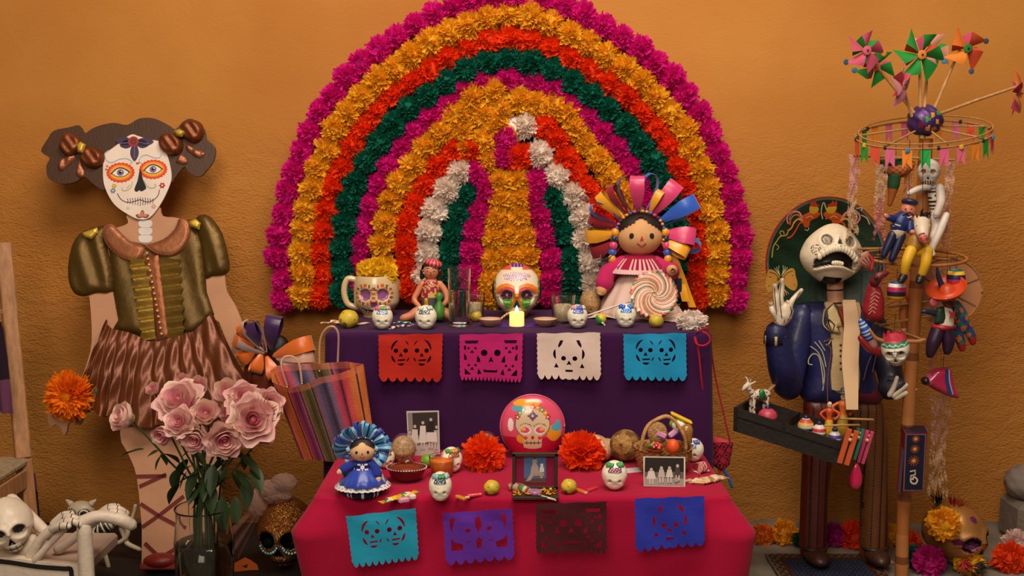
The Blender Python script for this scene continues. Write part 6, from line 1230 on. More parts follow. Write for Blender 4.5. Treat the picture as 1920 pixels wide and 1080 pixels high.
# trousers, legs, shoes
def tr(c, base, dk, wd): 
    s_ = np.sin(c[:, 0]*wd); C = np.tile(np.array(lin(base)), (len(c), 1)); C[s_ > .80] = lin(dk); C[np.sin(c[:, 0]*wd*1+1.7) > .96] = lin('#6a2a14'); return C
for P_, base, xa in (([(1512,745),(1575,750),(1572,800),(1562,850),(1552,920),(1550,1000),(1545,1045),(1502,1043),(1500,960),(1503,880),(1504,830),(1506,790)], '#5c1810', 1), ([(1570,750),(1645,745),(1658,790),(1664,820),(1663,900),(1664,960),(1660,1046),(1616,1054),(1612,980),(1612,900),(1604,850),(1585,800)], '#6a3c18', 0)):
    pts = g2(P_); m = M(); pillow(m, smoothpoly(pts, 3), (lambda b_: lambda c, u, v: tr(c, b_, '#24100a', 210))(base), .055, .05, .0065, 0, back=False); pillow(m, smoothpoly(pts, 3), '#3c1a10', -.03, .05, .02, .0, back=False); m.build('trouser_leg', 'papier', cat_)
for a, b in ((1526, 1052), (1638, 1060)):
    m = M(); m.limb([q(a, 1036, -.02), q(a, 1060, -.02)], [.028, .026], '#c89a78', 14); c = q(a, 1066, -.03); m.build('ankle', 'papier', cat_)
    m = M(); m.ball((c[0], c[1]-.03, .030), (.045, .085, .032), '#3a1c10', 24, 14); m.tube([(c[0]+.042*math.cos(t), c[1]+.0+.04*math.sin(t), .055) for t in np.linspace(0, TAU, 20)], .008, '#3a1c10', 8); m.build('shoe', 'papier', cat_)
# neck strap of the tray
T0 = -.30
def strap(px):
    n = 20; P = np.zeros((n, 3, 3))
    for i in range(n):
        t = i/(n-1); a = np.interp(t, [0, .3, .6, 1], px[0]); b = np.interp(t, [0, .3, .6, 1], [562, 610, 675, 768]); d = np.interp(t, [0, .08, .3, 1], [-.10, -.115, -.125, -.33]); w = np.interp(t, [0, .3, .6, 1], [12, 15, 16, 11]); 
        for j in range(3): P[i, j] = q(a+(j-1)*w, b, d)
    return P
m = M(); m.grid(strap([[1592, 1598, 1594, 1598]]), '#c8a480', thick=.003); st_ = m.build('neck_strap', 'cloth', cat_)
# vendor tray (black wooden box held out at the waist)
t0 = AY(1390, 790, -.66); tray = root('vendor_tray', 'black wooden vendor tray hanging in front of the skeleton figure, full of small toys', 'tray', (1.03, -.70, AY(1480, 815, -.70).z)); tq = lambda a, b, d=0: tuple(LP(tray, a, b, d)); BK = '#1c1410'
# corners (front face px): left top 1374,760  right top 1586,820 ; depth back ~.17 m
A = np.array(tq(1376, 764, -.04)); Bp = np.array(tq(1576, 828, -.10)); hz = np.array([0, 0, -.085]); bk = np.array([.10, .17, 0.0])
def wall_(a, b, h0=hz, t=.012, nm='side_panel'):
    a, b = np.array(a), np.array(b); d = b-a; n = np.cross(d, [0, 0, 1.]); n /= np.linalg.norm(n); V = [a, b, b+h0, a+h0]; V = V+[v+n*t for v in V]; m = M(); m.add(V, [(0, 1, 2, 3), (7, 6, 5, 4), (0, 4, 5, 1), (1, 5, 6, 2), (2, 6, 7, 3), (3, 7, 4, 0)], BK, False); m.build(nm, 'papier', tray)
wall_(A, Bp, t=-.012); wall_(A+bk, Bp+bk, t=.012); wall_(A+bk*.0, A+bk, t=.012); wall_(Bp, Bp+bk, t=-.012); wall_((A*.55+Bp*.45), (A*.55+Bp*.45)+bk, hz*.42, nm='divider')
m = M(); V = [A+hz*.42, Bp+hz*.42, Bp+hz*.42+bk, A+hz*.42+bk]; V = V+[v+np.array([0, 0, .008]) for v in V]; m.add(V, [(0, 1, 2, 3), (7, 6, 5, 4), (0, 4, 5, 1), (1, 5, 6, 2), (2, 6, 7, 3), (3, 7, 4, 0)], BK, False); m.build('bottom_panel', 'papier', tray)
for a in (0, 1):
    m = M(); m.tube([A+bk*(.8-.25*a)+np.array([.05, 0, 0]), np.array(q(1475+8*a, 690+4*a, -.05))-np.array(tray.location)+np.array(cat_.location)], .005, '#b08a60', 6); m.build('carrying_cord', 'cloth', tray)
fl_ = lambda u, v: tuple(A*(1-u)+Bp*u+bk*v+hz*.42+np.array([0, 0, .009])+np.array(tray.location))
kt = mpp(Vector((0, -.72, 0)))
def toy(name, label, u, v, rot=(0, 0, 0), group=None): return root(name, label, 'toy', fl_(u, v), rot, group)
r = toy('goat_figurine', 'little white spotted goat figurine with green saddle at the left end of the tray', .16, .45, (0, 0, .3)); sp = lambda c, u, v: np.where(((np.sin(c[:, 0]*330)*np.sin(c[:, 2]*290+c[:, 0]*90)) > .35)[:, None], np.array(lin('#6a4434')), np.array(lin('#d8c4b0')))
m = M(); m.limb([(-.022, 0, .075), (.0, 0, .078), (.030, 0, .076)], [.017, .018, .017], sp, 16); m.limb([(-.026, 0, .080), (-.040, 0, .100), (-.045, 0, .112)], [.013, .011, .010], sp, 12); m.limb([(-.042, 0, .116), (-.056, -.001, .108), (-.064, -.001, .100)], [.012, .009, .006], '#d8c4b0', 12)
for sy in (-1, 1): m.limb([(-.042, sy*.006, .124), (-.046, sy*.010, .138), (-.050, sy*.014, .142)], [.004, .003, .0015], '#cbb89c', 7); m.limb([(-.036, sy*.009, .120), (-.026, sy*.016, .128)], [.004, .003], '#d8c4b0', 7)
for sx in (-.024, .030):
    for sy in (-1, 1): m.limb([(sx, sy*.009, .068), (sx-.002, sy*.011, .03), (sx, sy*.011, .004)], [.007, .006, .006], sp, 9)
m.build('body', 'satin', r); m = M(); m.ball((.004, -.012, .078), (.015, .012, .020), lambda c, u, v: np.where((np.sin(c[:, 0]*700)*np.sin(c[:, 2]*700) > .4)[:, None], np.array(lin('#101a14')), np.array(lin('#2c8a44'))), 20, 14); m.build('saddle', 'satin', r, label='green saddle')
def pot(name, label, u, v, w, cols, stopper='#1c2450'):
    r = toy(name, label, u, v, (0, 0, 0), 'tiny painted pots in the tray'); m = M(); m.lathe([(.0005, 0), (w*.8, .002), (w, .014), (w*1.02, .022), (w*.9, .034), (w*.5, .046), (.0005, .05)], '#ffffff', 26, cols=[cols[i % len(cols)] for i in range(6)]); m.build('pot', 'satin', r)
    m = M(); m.lathe([(.0005, .044), (.009, .044), (.010, .054), (.0005, .060)], stopper, 14); m.build('stopper', 'satin', r)
pot('painted_pot', 'round pink pot with dark stopper beside the goat figurine', .28, .25, .034, ['#b03048', '#c8405c', '#c8405c', '#b83a50', '#c04058', '#c04058'])
pot('painted_pot', 'blue, orange and white striped pot in the middle of the tray', .62, .40, .028, ['#1c3a6c', '#1c3a6c', '#c8d0c8', '#e0b060', '#c8502c', '#d8d0c8'])
pot('painted_pot', 'green, white and red striped pot left of the two orange ladies', .76, .30, .024, ['#1c7a5c', '#1c7a5c', '#e0dcd0', '#c83c34', '#d8d0c8', '#c83c34'])
pot('painted_pot', 'low white and violet pot at the feet of the two orange ladies', .92, .2, .022, ['#3a8a8a', '#d8d4d0', '#d8d4d0', '#5a3c8c', '#d8d4d0', '#5a3c8c'])
def lady(label, u, v, h, hat, dress, dress2):
    r = toy('skeleton_lady_figurine', label, u, v); s = h; m = M(); m.lathe([(.0005, 0), (.16*s, .01*s), (.12*s, .25*s), (.09*s, .48*s), (.06*s, .55*s), (.10*s, .66*s), (.10*s, .74*s), (.05*s, .78*s), (.0005, .79*s)], '#ffffff', 18, cols=[dress2]*3+[dress]*5); m.build('dress', 'satin', r)
    m = M(); 
    for sg in (-1, 1): m.limb([(sg*.10*s, 0, .72*s), (sg*.24*s, -.01, .64*s), (sg*.12*s, -.015, .50*s)], [.035*s, .03*s, .025*s], dress, 9)
    m.build('arms', 'satin', r, kind='stuff')
    m = M(); m.ball((0, -.002, .86*s), (.065*s, .06*s, .085*s), '#d8bfa0', 16, 12); 
    for sg in (-1, 1): m.ball((sg*.024*s, -.002-.055*s, .87*s), (.013*s, .008*s, .015*s), '#1c120e', 8, 6)
    m.build('skull', 'satin', r)
    if hat: m = M(); m.lathe([(.15*s, .94*s), (.155*s, .955*s), (.07*s, .965*s), (.06*s, 1.03*s), (.0005, 1.05*s)], '#3c3c34', 20); m.ball((.01, -.003, 1.07*s), (.02*s+.004, .008, .02*s+.004), '#b03048', 8, 6); m.build('hat', 'satin', r)
lady('taller orange skeleton lady figurine in a dark brimmed hat', .92, .75, .175, True, '#d0682c', '#c8982c'); lady('shorter orange and red skeleton lady figurine without hat', .83, .45, .14, False, '#c84c1c', '#d8a01c')
# wooden games on two rods at the right end
rod = root('game_rods', 'two thin pale wooden rods sticking out of the right end of the tray', 'rods', fl_(.78, .35)); o0 = Vector(rod.location); e0, e1 = AY(1590, 798, -.86)-o0, AY(1628, 776, -.78)-o0
for e, s0 in ((AY(1612, 797, -.84)-o0, Vector((.0, -.03, .05))), (AY(1638, 787, -.78)-o0, Vector((.03, .04, .06)))): m = M(); m.tube([s0, e], .0042, '#b88a50', 8); m.build('rod', 'wood', rod)
for lab, a, b, c1, w, hh, y in (('orange wooden clapper game hanging at the right end of the tray', 1590, 838, '#c8562c', 24, 70, -.85), ('green wooden clapper game between the orange and pink ones', 1606, 832, '#2c7a64', 15, 62, -.82), ('pink speckled wooden clapper game hanging farthest right', 1622, 838, '#c8406c', 16, 66, -.79)):
    p = AY(a, b, y); k2 = mpp(p); r = root('wooden_clapper', lab, 'toy', p, (0, R(14), R(-8)), 'wooden clapper games')
    for sg in (-1, 1): m = M(); m.box((sg*w*k2*.28, 0, 0), (w*k2*.40, .012, hh*k2), c1, .1); m.build('slat', 'satin', r)
    m = M(); m.box((0, 0, hh*k2*.36), (w*k2*.5, .008, .008), '#d8a870'); m.ball((-.002, -.009, hh*k2*.22), (.007, .006, .007), '#d8a878', 10, 8); m.build('clapper_ball', 'satin', r)
p = AY(1605, 893, -.80); r = root('pink_balloon_toy', 'glossy pink drop-shaped toy hanging below the wooden clappers', 'toy', p); k2 = mpp(p); m = M(); m.ball((0, 0, 0), (11.5*k2, .014, 26*k2), '#c81c50', 20, 20, fn=lambda D: np.stack([D[:, 0]*(1-.3*D[:, 2]), D[:, 1]*(1-.3*D[:, 2]), D[:, 2]], 1)); m.build('drop', 'gloss', r); m = M(); m.tube([(0, 0, 25*k2), (.002, 0, 38*k2)], .0015, '#2a2020', 6); m.build('string', 'cloth', r)
# ---------------- toy seller's bamboo pole ----------------
pole = root('toy_pole', 'tall bamboo pole with hoops, twig arms and a purple spotted knob, standing at the right', 'pole', (AY(1688, 1092, -.60).x, -.60, 0)); PY = -.60
q = lambda a, b, d=0: tuple(LP(pole, a, b, d)); k = mpp(Vector((0, PY, 0)))
m = M(); pb = [(1690, 1110), (1692, 1000), (1697, 900), (1703, 780), (1710, 660), (1718, 540), (1726, 430), (1733, 330), (1737, 250)]; P = []; Rr = []; cc = []
for i in range(len(pb)-1):
    for j in range(8):
        t = j/8; a = (pb[i][0]*(1-t)+pb[i+1][0]*t, pb[i][1]*(1-t)+pb[i+1][1]*t); v = q(*a); P.append((v[0], v[1], max(v[2], .002))); nd = (i*8+j) % 9 == 4; Rr.append(.0235*(1.12 if nd else 1)); cc.append('#7a4420' if nd else ('#b4703a', '#a8622e', '#b87840')[i % 3])
m.tube(P, Rr, None, 16, cols=cc); m.build('bamboo_stem', 'satin', pole)
kn = q(1734, 226); m = M()
def spots(c, u, v):
    C = np.tile(np.array(lin('#3a1c5a')), (len(c), 1)); d = (c-np.array(kn))/.055
    for a, b, cl in ((-.55, -.3, '#8a1c3c'), (.1, .35, '#d88a2c'), (.45, -.1, '#e09a3c'), (-.1, -.5, '#d8862c'), (-.5, .4, '#7a2c8c'), (.3, -.6, '#c8702c'), (.55, .5, '#3c8a3c'), (-.2, .05, '#3c8a4c')): C[(np.hypot(d[:, 0]-a, d[:, 2]-b) < .17) & (d[:, 1] < 0)] = lin(cl)
    return C
m.ball(kn, (.062, .058, .055), spots, 44, 34, fn=lambda D: D*(1+.05*np.sin(D[:, :1]*9+D[:, 2:]*7))); m.build('spotted_knob', 'papier', pole)
def twig(a, b, d0=0, d1=0, r=.0038, col='#b88450', nm='twig'): m = M(); m.tube([q(*a, d0), tuple((np.array(q(*a, d0))+np.array(q(*b, d1)))/2+np.array([0, 0, .002])), q(*b, d1)], [r*1.1, r, r*.9], col, 8); m.build(nm, 'wood', pole)
for a, b, d1 in (((1722, 222), (1634, 112), -.02), ((1710, 218), (1690, 158), -.09), ((1726, 210), (1724, 100), -.03), ((1733, 205), (1741, 108), .05), ((1750, 208), (1800, 92), .02), ((1757, 215), (1905, 163), -.03)): twig(a, b, -.02, d1, .0055, nm='pinwheel_stick')
hoopC = q(1733, 253); HR = 126*k
def hoop(c, rx, ry, z_t, col, r=.0035, nm='hoop', ft=.05): 
    m = M(); m.tube([(c[0]+rx*math.cos(a), c[1]+ry*math.sin(a), c[2]+z_t*math.cos(a)+ft*math.sin(a)) for a in np.linspace(0, TAU, 64)], r, col, 8); m.build(nm, 'wood', pole)
hc1 = q(1732, 252); hoop(hc1, 125*k, .14, .018, '#a8713c')
hc2 = q(1716, 482); hoop(hc2, 94*k, .12, .0, '#a8682c', .006, ft=.02)
hoop(q(1735, 243), 122*k, .13, .020, '#b07c48', .003)
for ang in (.25, 1.3, 2.9, 3.9, 4.9, 5.6): m = M(); e = (hc1[0]+125*k*math.cos(ang), hc1[1]+.14*math.sin(ang), hc1[2]+.018*math.cos(ang)+.05*math.sin(ang)); m.tube([(kn[0], kn[1], kn[2]-.02), e], .0035, '#b08450', 7); m.build('hoop_spoke', 'wood', pole)
for ang in (.3, 2.2, 3.4, 5.2): m = M(); e = (hc2[0]+94*k*math.cos(ang), hc2[1]+.12*math.sin(ang), hc2[2]); m.tube([hc2, e], .004, '#a8682c', 7); m.build('hoop_spoke', 'wood', pole)
for a, b, d0, d1 in (((1600, 292), (1790, 300), 0, 0), ((1642, 300), (1700, 296), -.03, 0), ((1607, 467), (1720, 466), .02, 0), ((1650, 610), (1760, 590), -.02, .03), ((1665, 575), (1790, 560), .04, 0), ((1640, 606), (1740, 640), 0, -.04)): twig(a, b, d0, d1, .0045, '#b08048')
m = M()
for ang in np.linspace(0, TAU, 9)[:-1]: m.ball((hc1[0]+125*k*math.cos(ang), hc1[1]+.14*math.sin(ang), hc1[2]+.018*math.cos(ang)+.05*math.sin(ang)), (.007, .007, .008), '#243c24', 8, 6)
m.build('green_ties', 'cloth', pole, kind='stuff')
# paper bunting round the hoop (front and back)
FC = ['#d85a30', '#3a8a2c', '#cc4a30', '#c85a7c', '#e07c20', '#1f9a44', '#d0567c', '#d0607c', '#e07c24', '#2a8a34', '#cc4468', '#d0506c']
for i in range(24):
    a = PI+TAU*i/24+.08; x = hc1[0]+125*k*math.cos(a); y = hc1[1]+.14*math.sin(a); z = hc1[2]+.018*math.cos(a)+.05*math.sin(a); w = .033 if math.sin(a) < 0 else .027; h = .070; t = np.array([-math.sin(a)*125*k, .14*math.cos(a)]); t /= np.linalg.norm(t); m = M()
    pts2 = [(-w/2, 0), (w/2, 0), (w/2*.95, -h), (0, -h*.68), (-w/2*.95, -h)]; m.poly(pts2, FC[i % 12], 0, .0006, mp=lambda V: np.stack([x+V[:, 0]*t[0], y+V[:, 0]*t[1]+V[:, 1]-.01*(V[:, 2]/h)**2, z+V[:, 2]], 1)); m.build('paper_flag', 'paper', pole)
    if i % 3 == 1 and math.sin(a) < .2: m = M(); m.ball((x, y-.006, z-.006), (.009, .002, .009), ('#3c80a8', '#d8a02c', '#d8a89c')[i % 2], 14, 8); m.build('paper_disc', 'paper', pole)
# fringes hanging
def fringe(px, y0, y1, d, w, c1, c2, seed, label):
    p = AY(px, y0, PY+d); r = root('paper_streamer', label, 'streamer', p, (0, 0, 0), 'hanging streamers on the toy pole'); rs = random.Random(seed); L = p.z-AY(px, y1, PY+d).z; m = M()
    for i in range(7):
        n = 30; P = np.zeros((n, 2, 3)); ox = (i-3)/3*w/2; tw = rs.uniform(.5, 1.5); l = L*rs.uniform(.86, 1)
        for j in range(n):
            t = j/(n-1); a = t*22*tw+i; ww = .0062; P[j, :, 2] = -l*t; P[j, :, 1] = .004*math.sin(a)+rs.uniform(-.001, .001); cx = ox*(1-.35*math.sin(PI*t))+.004*math.sin(t*9+i); P[j, 0, 0] = cx-ww*math.cos(a); P[j, 1, 0] = cx+ww*math.cos(a); P[j, 0, 1] += ww*math.sin(a); P[j, 1, 1] -= ww*math.sin(a)
        m.grid(P, (lambda s_: lambda c, u, v: mixc(c1, c2, np.clip((u-.35)*4+s_, 0, 1)))(rs.uniform(-.4, .4)), smooth=False)
    m.build('strips', 'tulle', r); return r
fringe(1602, 290, 452, .02, .034, '#d8a0a8', '#d8b088', 1, 'pink and straw streamer hanging at the far left end of the twig arm')
fringe(1652, 308, 452, -.03, .040, '#e0c8b0', '#c87884', 2, 'silvery and pink streamer left of the man in the flat cap')
fringe(1780, 303, 470, .02, .030, '#dcb8a0', '#d08878', 3, 'pale streamer hanging right of the climbing skeleton')
fringe(1760, 500, 720, .05, .050, '#c88a6c', '#c07860', 4, 'long salmon streamer behind the donkey toy')
fringe(1764, 740, 944, .03, .075, '#b88880', '#cfa888', 5, 'wide pale pink streamer hanging lowest, above the gold skull')
fringe(1704, 300, 440, .03, .030, '#d89a80', '#c87868', 6, 'thin salmon streamer close beside the bamboo pole')
# pinwheels
def pinwheel(px, py, d, R_, cols, disc, rot, label, tips=()):
    p = AY(px, py, PY+d); r = root('pinwheel', label, 'pinwheel', p, rot, 'pinwheels on the toy pole'); n = len(cols)
    for i, (c1, c2) in enumerate(cols):
        a = TAU*i/n; m = M(); N_ = 9; P = np.zeros((N_, 7, 3)); Q = np.zeros((N_, 5, 3)); ws = TAU/n*.66; pt_ = lambda r_, an, y_: np.array([r_*math.cos(an), y_, r_*math.sin(an)])
        c0_ = pt_(.02*R_, a, -.014); tip = pt_(R_, a, -.002); sh_ = pt_(.70*R_, a+ws, -.012-.16*R_); in_ = pt_(.55*R_, a+ws*1.35, .002)
        for j in range(N_):
            t = j/(N_-1)
            for l in range(7): v = l/6; e = tip*(1-v)+sh_*v; P[j, l] = c0_*(1-t)+e*t+np.array([0, -.10*R_*math.sin(PI*t)*v-.05*R_*math.sin(PI*v)*t, 0])
            for l in range(5): v = l/4; e = sh_*(1-v)+in_*v; Q[j, l] = c0_*(1-t)+e*t+np.array([0, -.10*R_*math.sin(PI*t)*(1-v), 0])
        m.grid(P, c1, thick=.0008, smooth=False); m.grid(Q, c2, thick=.0008, smooth=False); m.build('blade', 'paper', r)
        if i in tips: m = M(); m.ball((R_*.97*math.cos(a), -.004, R_*.97*math.sin(a)), (.0105, .002, .0105), tips[i], 14, 8); m.build('tip_disc', 'paper', r)
    m = M(); m.ball((0, -.018-.10*R_, 0), (.0165, .0025, .0165), disc, 18, 10); m.ball((0, -.022-.10*R_, 0), (.004, .003, .004), '#3a2018', 8, 6); m.build('centre_disc', 'paper', r); return r
PK, GR, OR, CR = '#c8506c', '#1f8a34', '#e07828', '#c04428'
pinwheel(1619, 96, -.03, .080, [(PK, GR)]*5, '#d0607a', (0, .1, .2), 'pink and green pinwheel at the far top left with orange tip disc', {0: '#d88a28', 3: '#2c5a68'})
pinwheel(1642, 126, .03, .075, [(GR, PK)]*5, '#c84c44', (0, .5, -.3), 'green and pink pinwheel just below the far top left one', {3: '#3c7a9c'})
pinwheel(1682, 158, -.10, .085, [('#dc8a94', '#c8485c')]*4, '#dc8a90', (.1, .3, .9), 'pale pink pinwheel turned side-on over the left twig')
pinwheel(1722, 104, -.04, .098, [(GR, CR), (GR, '#d0506c'), (GR, CR), (GR, '#c84060'), (GR, CR), (GR, '#d0707c')], '#e08030', (0, .2, .1), 'largest pinwheel in green and red at the top centre of the pole', {0: '#4a90b4'})
pinwheel(1746, 96, .05, .080, [('#e8a088', GR)]*4, '#e08c5c', (0, .7, -.2), 'salmon and green pinwheel behind the largest one', {})
pinwheel(1808, 92, .0, .085, [('#c04a24', PK), ('#d86a24', '#b83c20'), ('#e08024', PK), ('#c04424', '#cc5030')], '#2f7a34', (0, -.35, .1), 'orange and pink pinwheel with green centre at the top right', {0: '#3a4a58', 3: '#3c5a74'})
pinwheel(1898, 176, -.03, .10, [('#e07c48', '#b8405c')]*3, '#d86a4c', (0, .9, 1.15), 'orange and pink pinwheel turned side-on at the right edge of the picture')
# --- hanging toys: every toy is a thing; string tied to a hoop
def hang(name, label, px, py, d, cat='toy', rot=(0, 0, 0)):
    p = AY(px, py, PY+d); r = root(name, label, cat, p, rot); return r, (lambda a, b, e=0: tuple(LP(r, a, b, e))), mpp(p)
def string(r, p0, p1): m = M(); m.tube([p0, p1], .0010, '#2a1a10', 5); m.build('string', 'cloth', r)
# skeleton climbing
r, w, s = hang('skeleton_puppet', 'white papier-mache skeleton puppet hanging on the right of the bamboo pole', 1740, 380, -.05); WH = '#d8c8bc'
m = M(); skull(m, w(1742, 324, -.01), 52*s, pc(WH, [(eyes_at(.16, .05, .09), '#8a6c50'), (nose_tri, '#1a120e'), (lambda c: (np.hypot(c[:, 0]/.2, (c[:, 2]+.34)/.08) < 1) & (np.abs((c[:, 0]*12) % 1-.5) > .25), '#2a1c16')]), dict(jaw=.2, eye=(.16, .05, .09, .06)), 60, 44, rot=(0, 0, R(-25)), sx=1.0); m.build('skull', 'papier', r)
def ribs(c, u, v): return np.where((np.sin(c[:, 2]*520) > .3)[:, None], np.array(lin('#221814')), np.array(lin('#cfc0b0')))
for nm, L, rad, cl in (('torso', [(1750, 352), (1751, 372), (1752, 392)], [10*s, 11*s, 8*s], ribs), ('arm', [(1742, 350, -.02), (1722, 354, -.04), (1706, 362, -.05)], [6*s, 6*s, 5.5*s], WH), ('arm', [(1762, 352, -.02), (1764, 378, -.03), (1756, 402, -.03)], [8*s, 8*s, 6.5*s], WH), ('leg', [(1752, 398, 0), (1755, 425, -.01), (1750, 445, -.02)], [9*s, 8*s, 7*s], WH), ('leg', [(1774, 404, -.02), (1762, 434, -.035), (1746, 468, -.04), (1748, 476, -.05)], [7*s, 7.5*s, 6.5*s, 6*s], WH)): m = M(); m.limb([w(*t) for t in L], rad, cl, 14, 6); m.build(nm, 'papier', r)
string(r, w(1744, 300), w(1742, 268))
# man in flat cap
r, w, s = hang('clay_man', 'papier-mache man with flat cap, moustache and blue jacket hanging left of the horse toy', 1690, 440, -.13)
m = M(); m.ball(w(1703, 394), (14*s, 13*s, 17*s), '#c8735c', 26, 20, rot=(0, R(10), 0)); m.build('head', 'satin', r)
m = M(); m.ball(w(1706, 379, -.002), (15.5*s, 16*s, 7*s), '#1c2444', 24, 12, rot=(R(-8), R(12), 0)); m.build('cap', 'satin', r)
m = M()
for a in (1698, 1709): m.ball(w(a, 392, -12.5*s), (2*s, 1*s, 1.2*s), '#1a100c', 8, 6)
m.limb([w(1693, 403, -13*s), w(1703, 398, -14*s), w(1714, 404, -12.5*s)], 1.3*s, '#4a1c14', 6); m.limb([w(1698, 406, -12.5*s), w(1703, 408, -13*s), w(1709, 406, -12.5*s)], 1.2*s, '#e8c8b8', 6); m.ball(w(1703, 396, -14*s), (2.4*s, 2.2*s, 3*s), '#cf7a62', 8, 6); m.build('painted_face', 'satin', r, kind='stuff')
jc = lambda c, u, v: np.where((np.abs(np.sin(np.arctan2(c[:, 2]-w(0, 414)[2], c[:, 0]-w(1692, 0)[0])*7)) < .22)[:, None] & (np.hypot(c[:, 0]-w(1692, 0)[0], c[:, 2]-w(0, 414)[2]) < 14*s)[:, None], np.array(lin('#c8b8a0')), np.array(lin('#1c2a66')))
for nm, L, rad, cl in (('jacket', [(1694, 408), (1688, 418), (1684, 428)], [15*s, 17*s, 15*s], jc), ('trousers', [(1684, 432), (1682, 438)], [14*s, 13*s], '#cbb8a4'), ('arm', [(1676, 410, -.01), (1666, 408, -.02)], [7*s, 6*s], '#1c2a66'), ('hand', [(1664, 407, -.02), (1660, 404, -.02)], [4.5*s, 4.5*s], '#c8735c'), ('arm', [(1706, 418, -.01), (1706, 432, -.02)], [8*s, 7*s], '#1c2a66'), ('hand', [(1708, 434, -.025), (1716, 436, -.03)], [5*s, 4.5*s], '#c8735c'), ('leg', [(1674, 440, -.005), (1664, 462, -.008), (1656, 480, -.01)], [9*s, 8*s, 6*s], '#12183c'), ('leg', [(1690, 442, -.005), (1680, 466, -.008), (1672, 486, -.01)], [9*s, 8*s, 6.5*s], '#12183c')): m = M(); m.limb([w(*t) for t in L], rad, cl, 18, 5); m.build(nm, 'satin', r)
string(r, w(1704, 374), w(1706, 262))
# horse-headed toy in yellow suit
r, w, s = hang('horse_toy', 'papier-mache toy with a white horse head and yellow trousers hanging on the pole', 1728, 470, -.15); YL = '#dca81c'
m = M(); m.limb([w(1728, 418), w(1729, 432, -.03), w(1731, 444, -.05)], [15*s, 13*s, 9*s], '#d8c0a8', 20, 6); m.limb([w(1730, 445, -.055), w(1732, 449, -.058)], [8.5*s, 8*s], '#c06058', 16)
for sg, a in ((-1, 1717), (1, 1741)): m.limb([w(a, 415), w(a+sg*2, 405)], [3.5*s, 2*s], '#d8c0a8', 8)
m.build('horse_head', 'satin', r)
m = M()
for a in (1719, 1741): m.ball(w(a, 424, -.026), (3.2*s, 2*s, 4.5*s), '#d8d0b8', 12, 8); m.ball(w(a, 424, -.0295), (1.6*s, 1.2*s, 3*s), '#203028', 8, 6)
for a in (1727, 1737): m.ball(w(a, 447, -.072), (1.5*s, .8*s, 1.5*s), '#6a1c1c', 8, 6)
m.limb([w(1722, 441, -.055), w(1731, 437, -.062), w(1741, 441, -.055)], .9*s, '#4a4038', 5); m.build('painted_face', 'satin', r, kind='stuff')
m = M(); rs = random.Random(3)
for i in range(50): a, b = rs.gauss(1731, 6), rs.gauss(405, 3.5); v = w(a, b, -.01); m.tube([v, (v[0]+rs.uniform(-.01, .01), v[1]-rs.uniform(0, .01), v[2]+rs.uniform(.004, .016))], [.0022, .0006], '#120c0a', 4)
m.build('black_mane', 'hair', r, kind='stuff')
for nm, L, rad, cl in (('torso', [(1718, 448), (1714, 462)], [15*s, 17*s], '#9a6a1c'), ('hips', [(1712, 468), (1734, 470)], [13*s, 12*s], YL), ('leg', [(1708, 470, -.02), (1700, 490, -.03), (1696, 512, -.02)], [11*s, 9.5*s, 7*s], YL), ('leg', [(1738, 470, -.02), (1736, 492, -.03), (1729, 514, -.02)], [11*s, 9.5*s, 7.5*s], YL), ('shoe', [(1694, 518, -.02), (1690, 525, -.03)], [8*s, 7*s], '#20140e'), ('shoe', [(1727, 520, -.02), (1724, 526, -.03)], [8.5*s, 7.5*s], '#20140e')): m = M(); m.limb([w(*t) for t in L], rad, cl, 18, 5); m.build(nm, 'satin', r)
string(r, w(1730, 404), w(1730, 262))
# red winged insect toy at left
r, w, s = hang('red_winged_toy', 'dark red papier-mache winged creature hanging beside the sombrero', 1638, 560, -.10)
m = M(); pillow(m, [w(a, b)[::2] for a, b in ((1628,532),(1640,530),(1652,540),(1658,560),(1658,590),(1654,600),(1640,604),(1624,600),(1616,584),(1620,560))], '#8c1420', .03, .03, .008); 
for i in range(6): m.stroke([w(1636-i*1.2, 545+i*7)[::2], w(1628-i, 552+i*7)[::2]], 1.4*s, '#d8907c', -.031); m.stroke([w(1637-i*1.2, 545+i*7)[::2], w(1645-i*1.8, 550+i*7)[::2]], 1.4*s, '#d8907c', -.031)
m.build('body', 'papier', r)
m = M(); m.limb([w(1640, 528, -.02), w(1648, 518, -.03), w(1662, 512, -.03)], [10*s, 9*s, 5*s], '#6a1418', 14); m.ball(w(1643, 521, -.055), (4*s, 3*s, 4*s), '#20100c', 10, 8); m.limb([w(1650, 508, -.02), w(1652, 500, -.02)], [5*s, 4*s], '#1a100c', 8); m.build('head', 'papier', r)
m = M(); pillow(m, [w(a, b, .01)[::2] for a, b in ((1614,476),(1626,470),(1636,484),(1640,506),(1634,510),(1622,502),(1614,494))], '#b07060', .004, .01, .006, .01)
for i in range(7): a = R(95+14*i); v = w(1638, 506, 0); m.stroke([(v[0], v[2]), (v[0]+.055*math.cos(a), v[2]+.055*math.sin(a))], 1.2*s, '#5a2014', .004)
m.limb([w(1634, 506), w(1636, 490), w(1630, 478)], [3*s, 3.5*s, 2*s], '#b02430', 8); m.build('wing', 'papier', r); string(r, w(1646, 506), w(1650, 462))
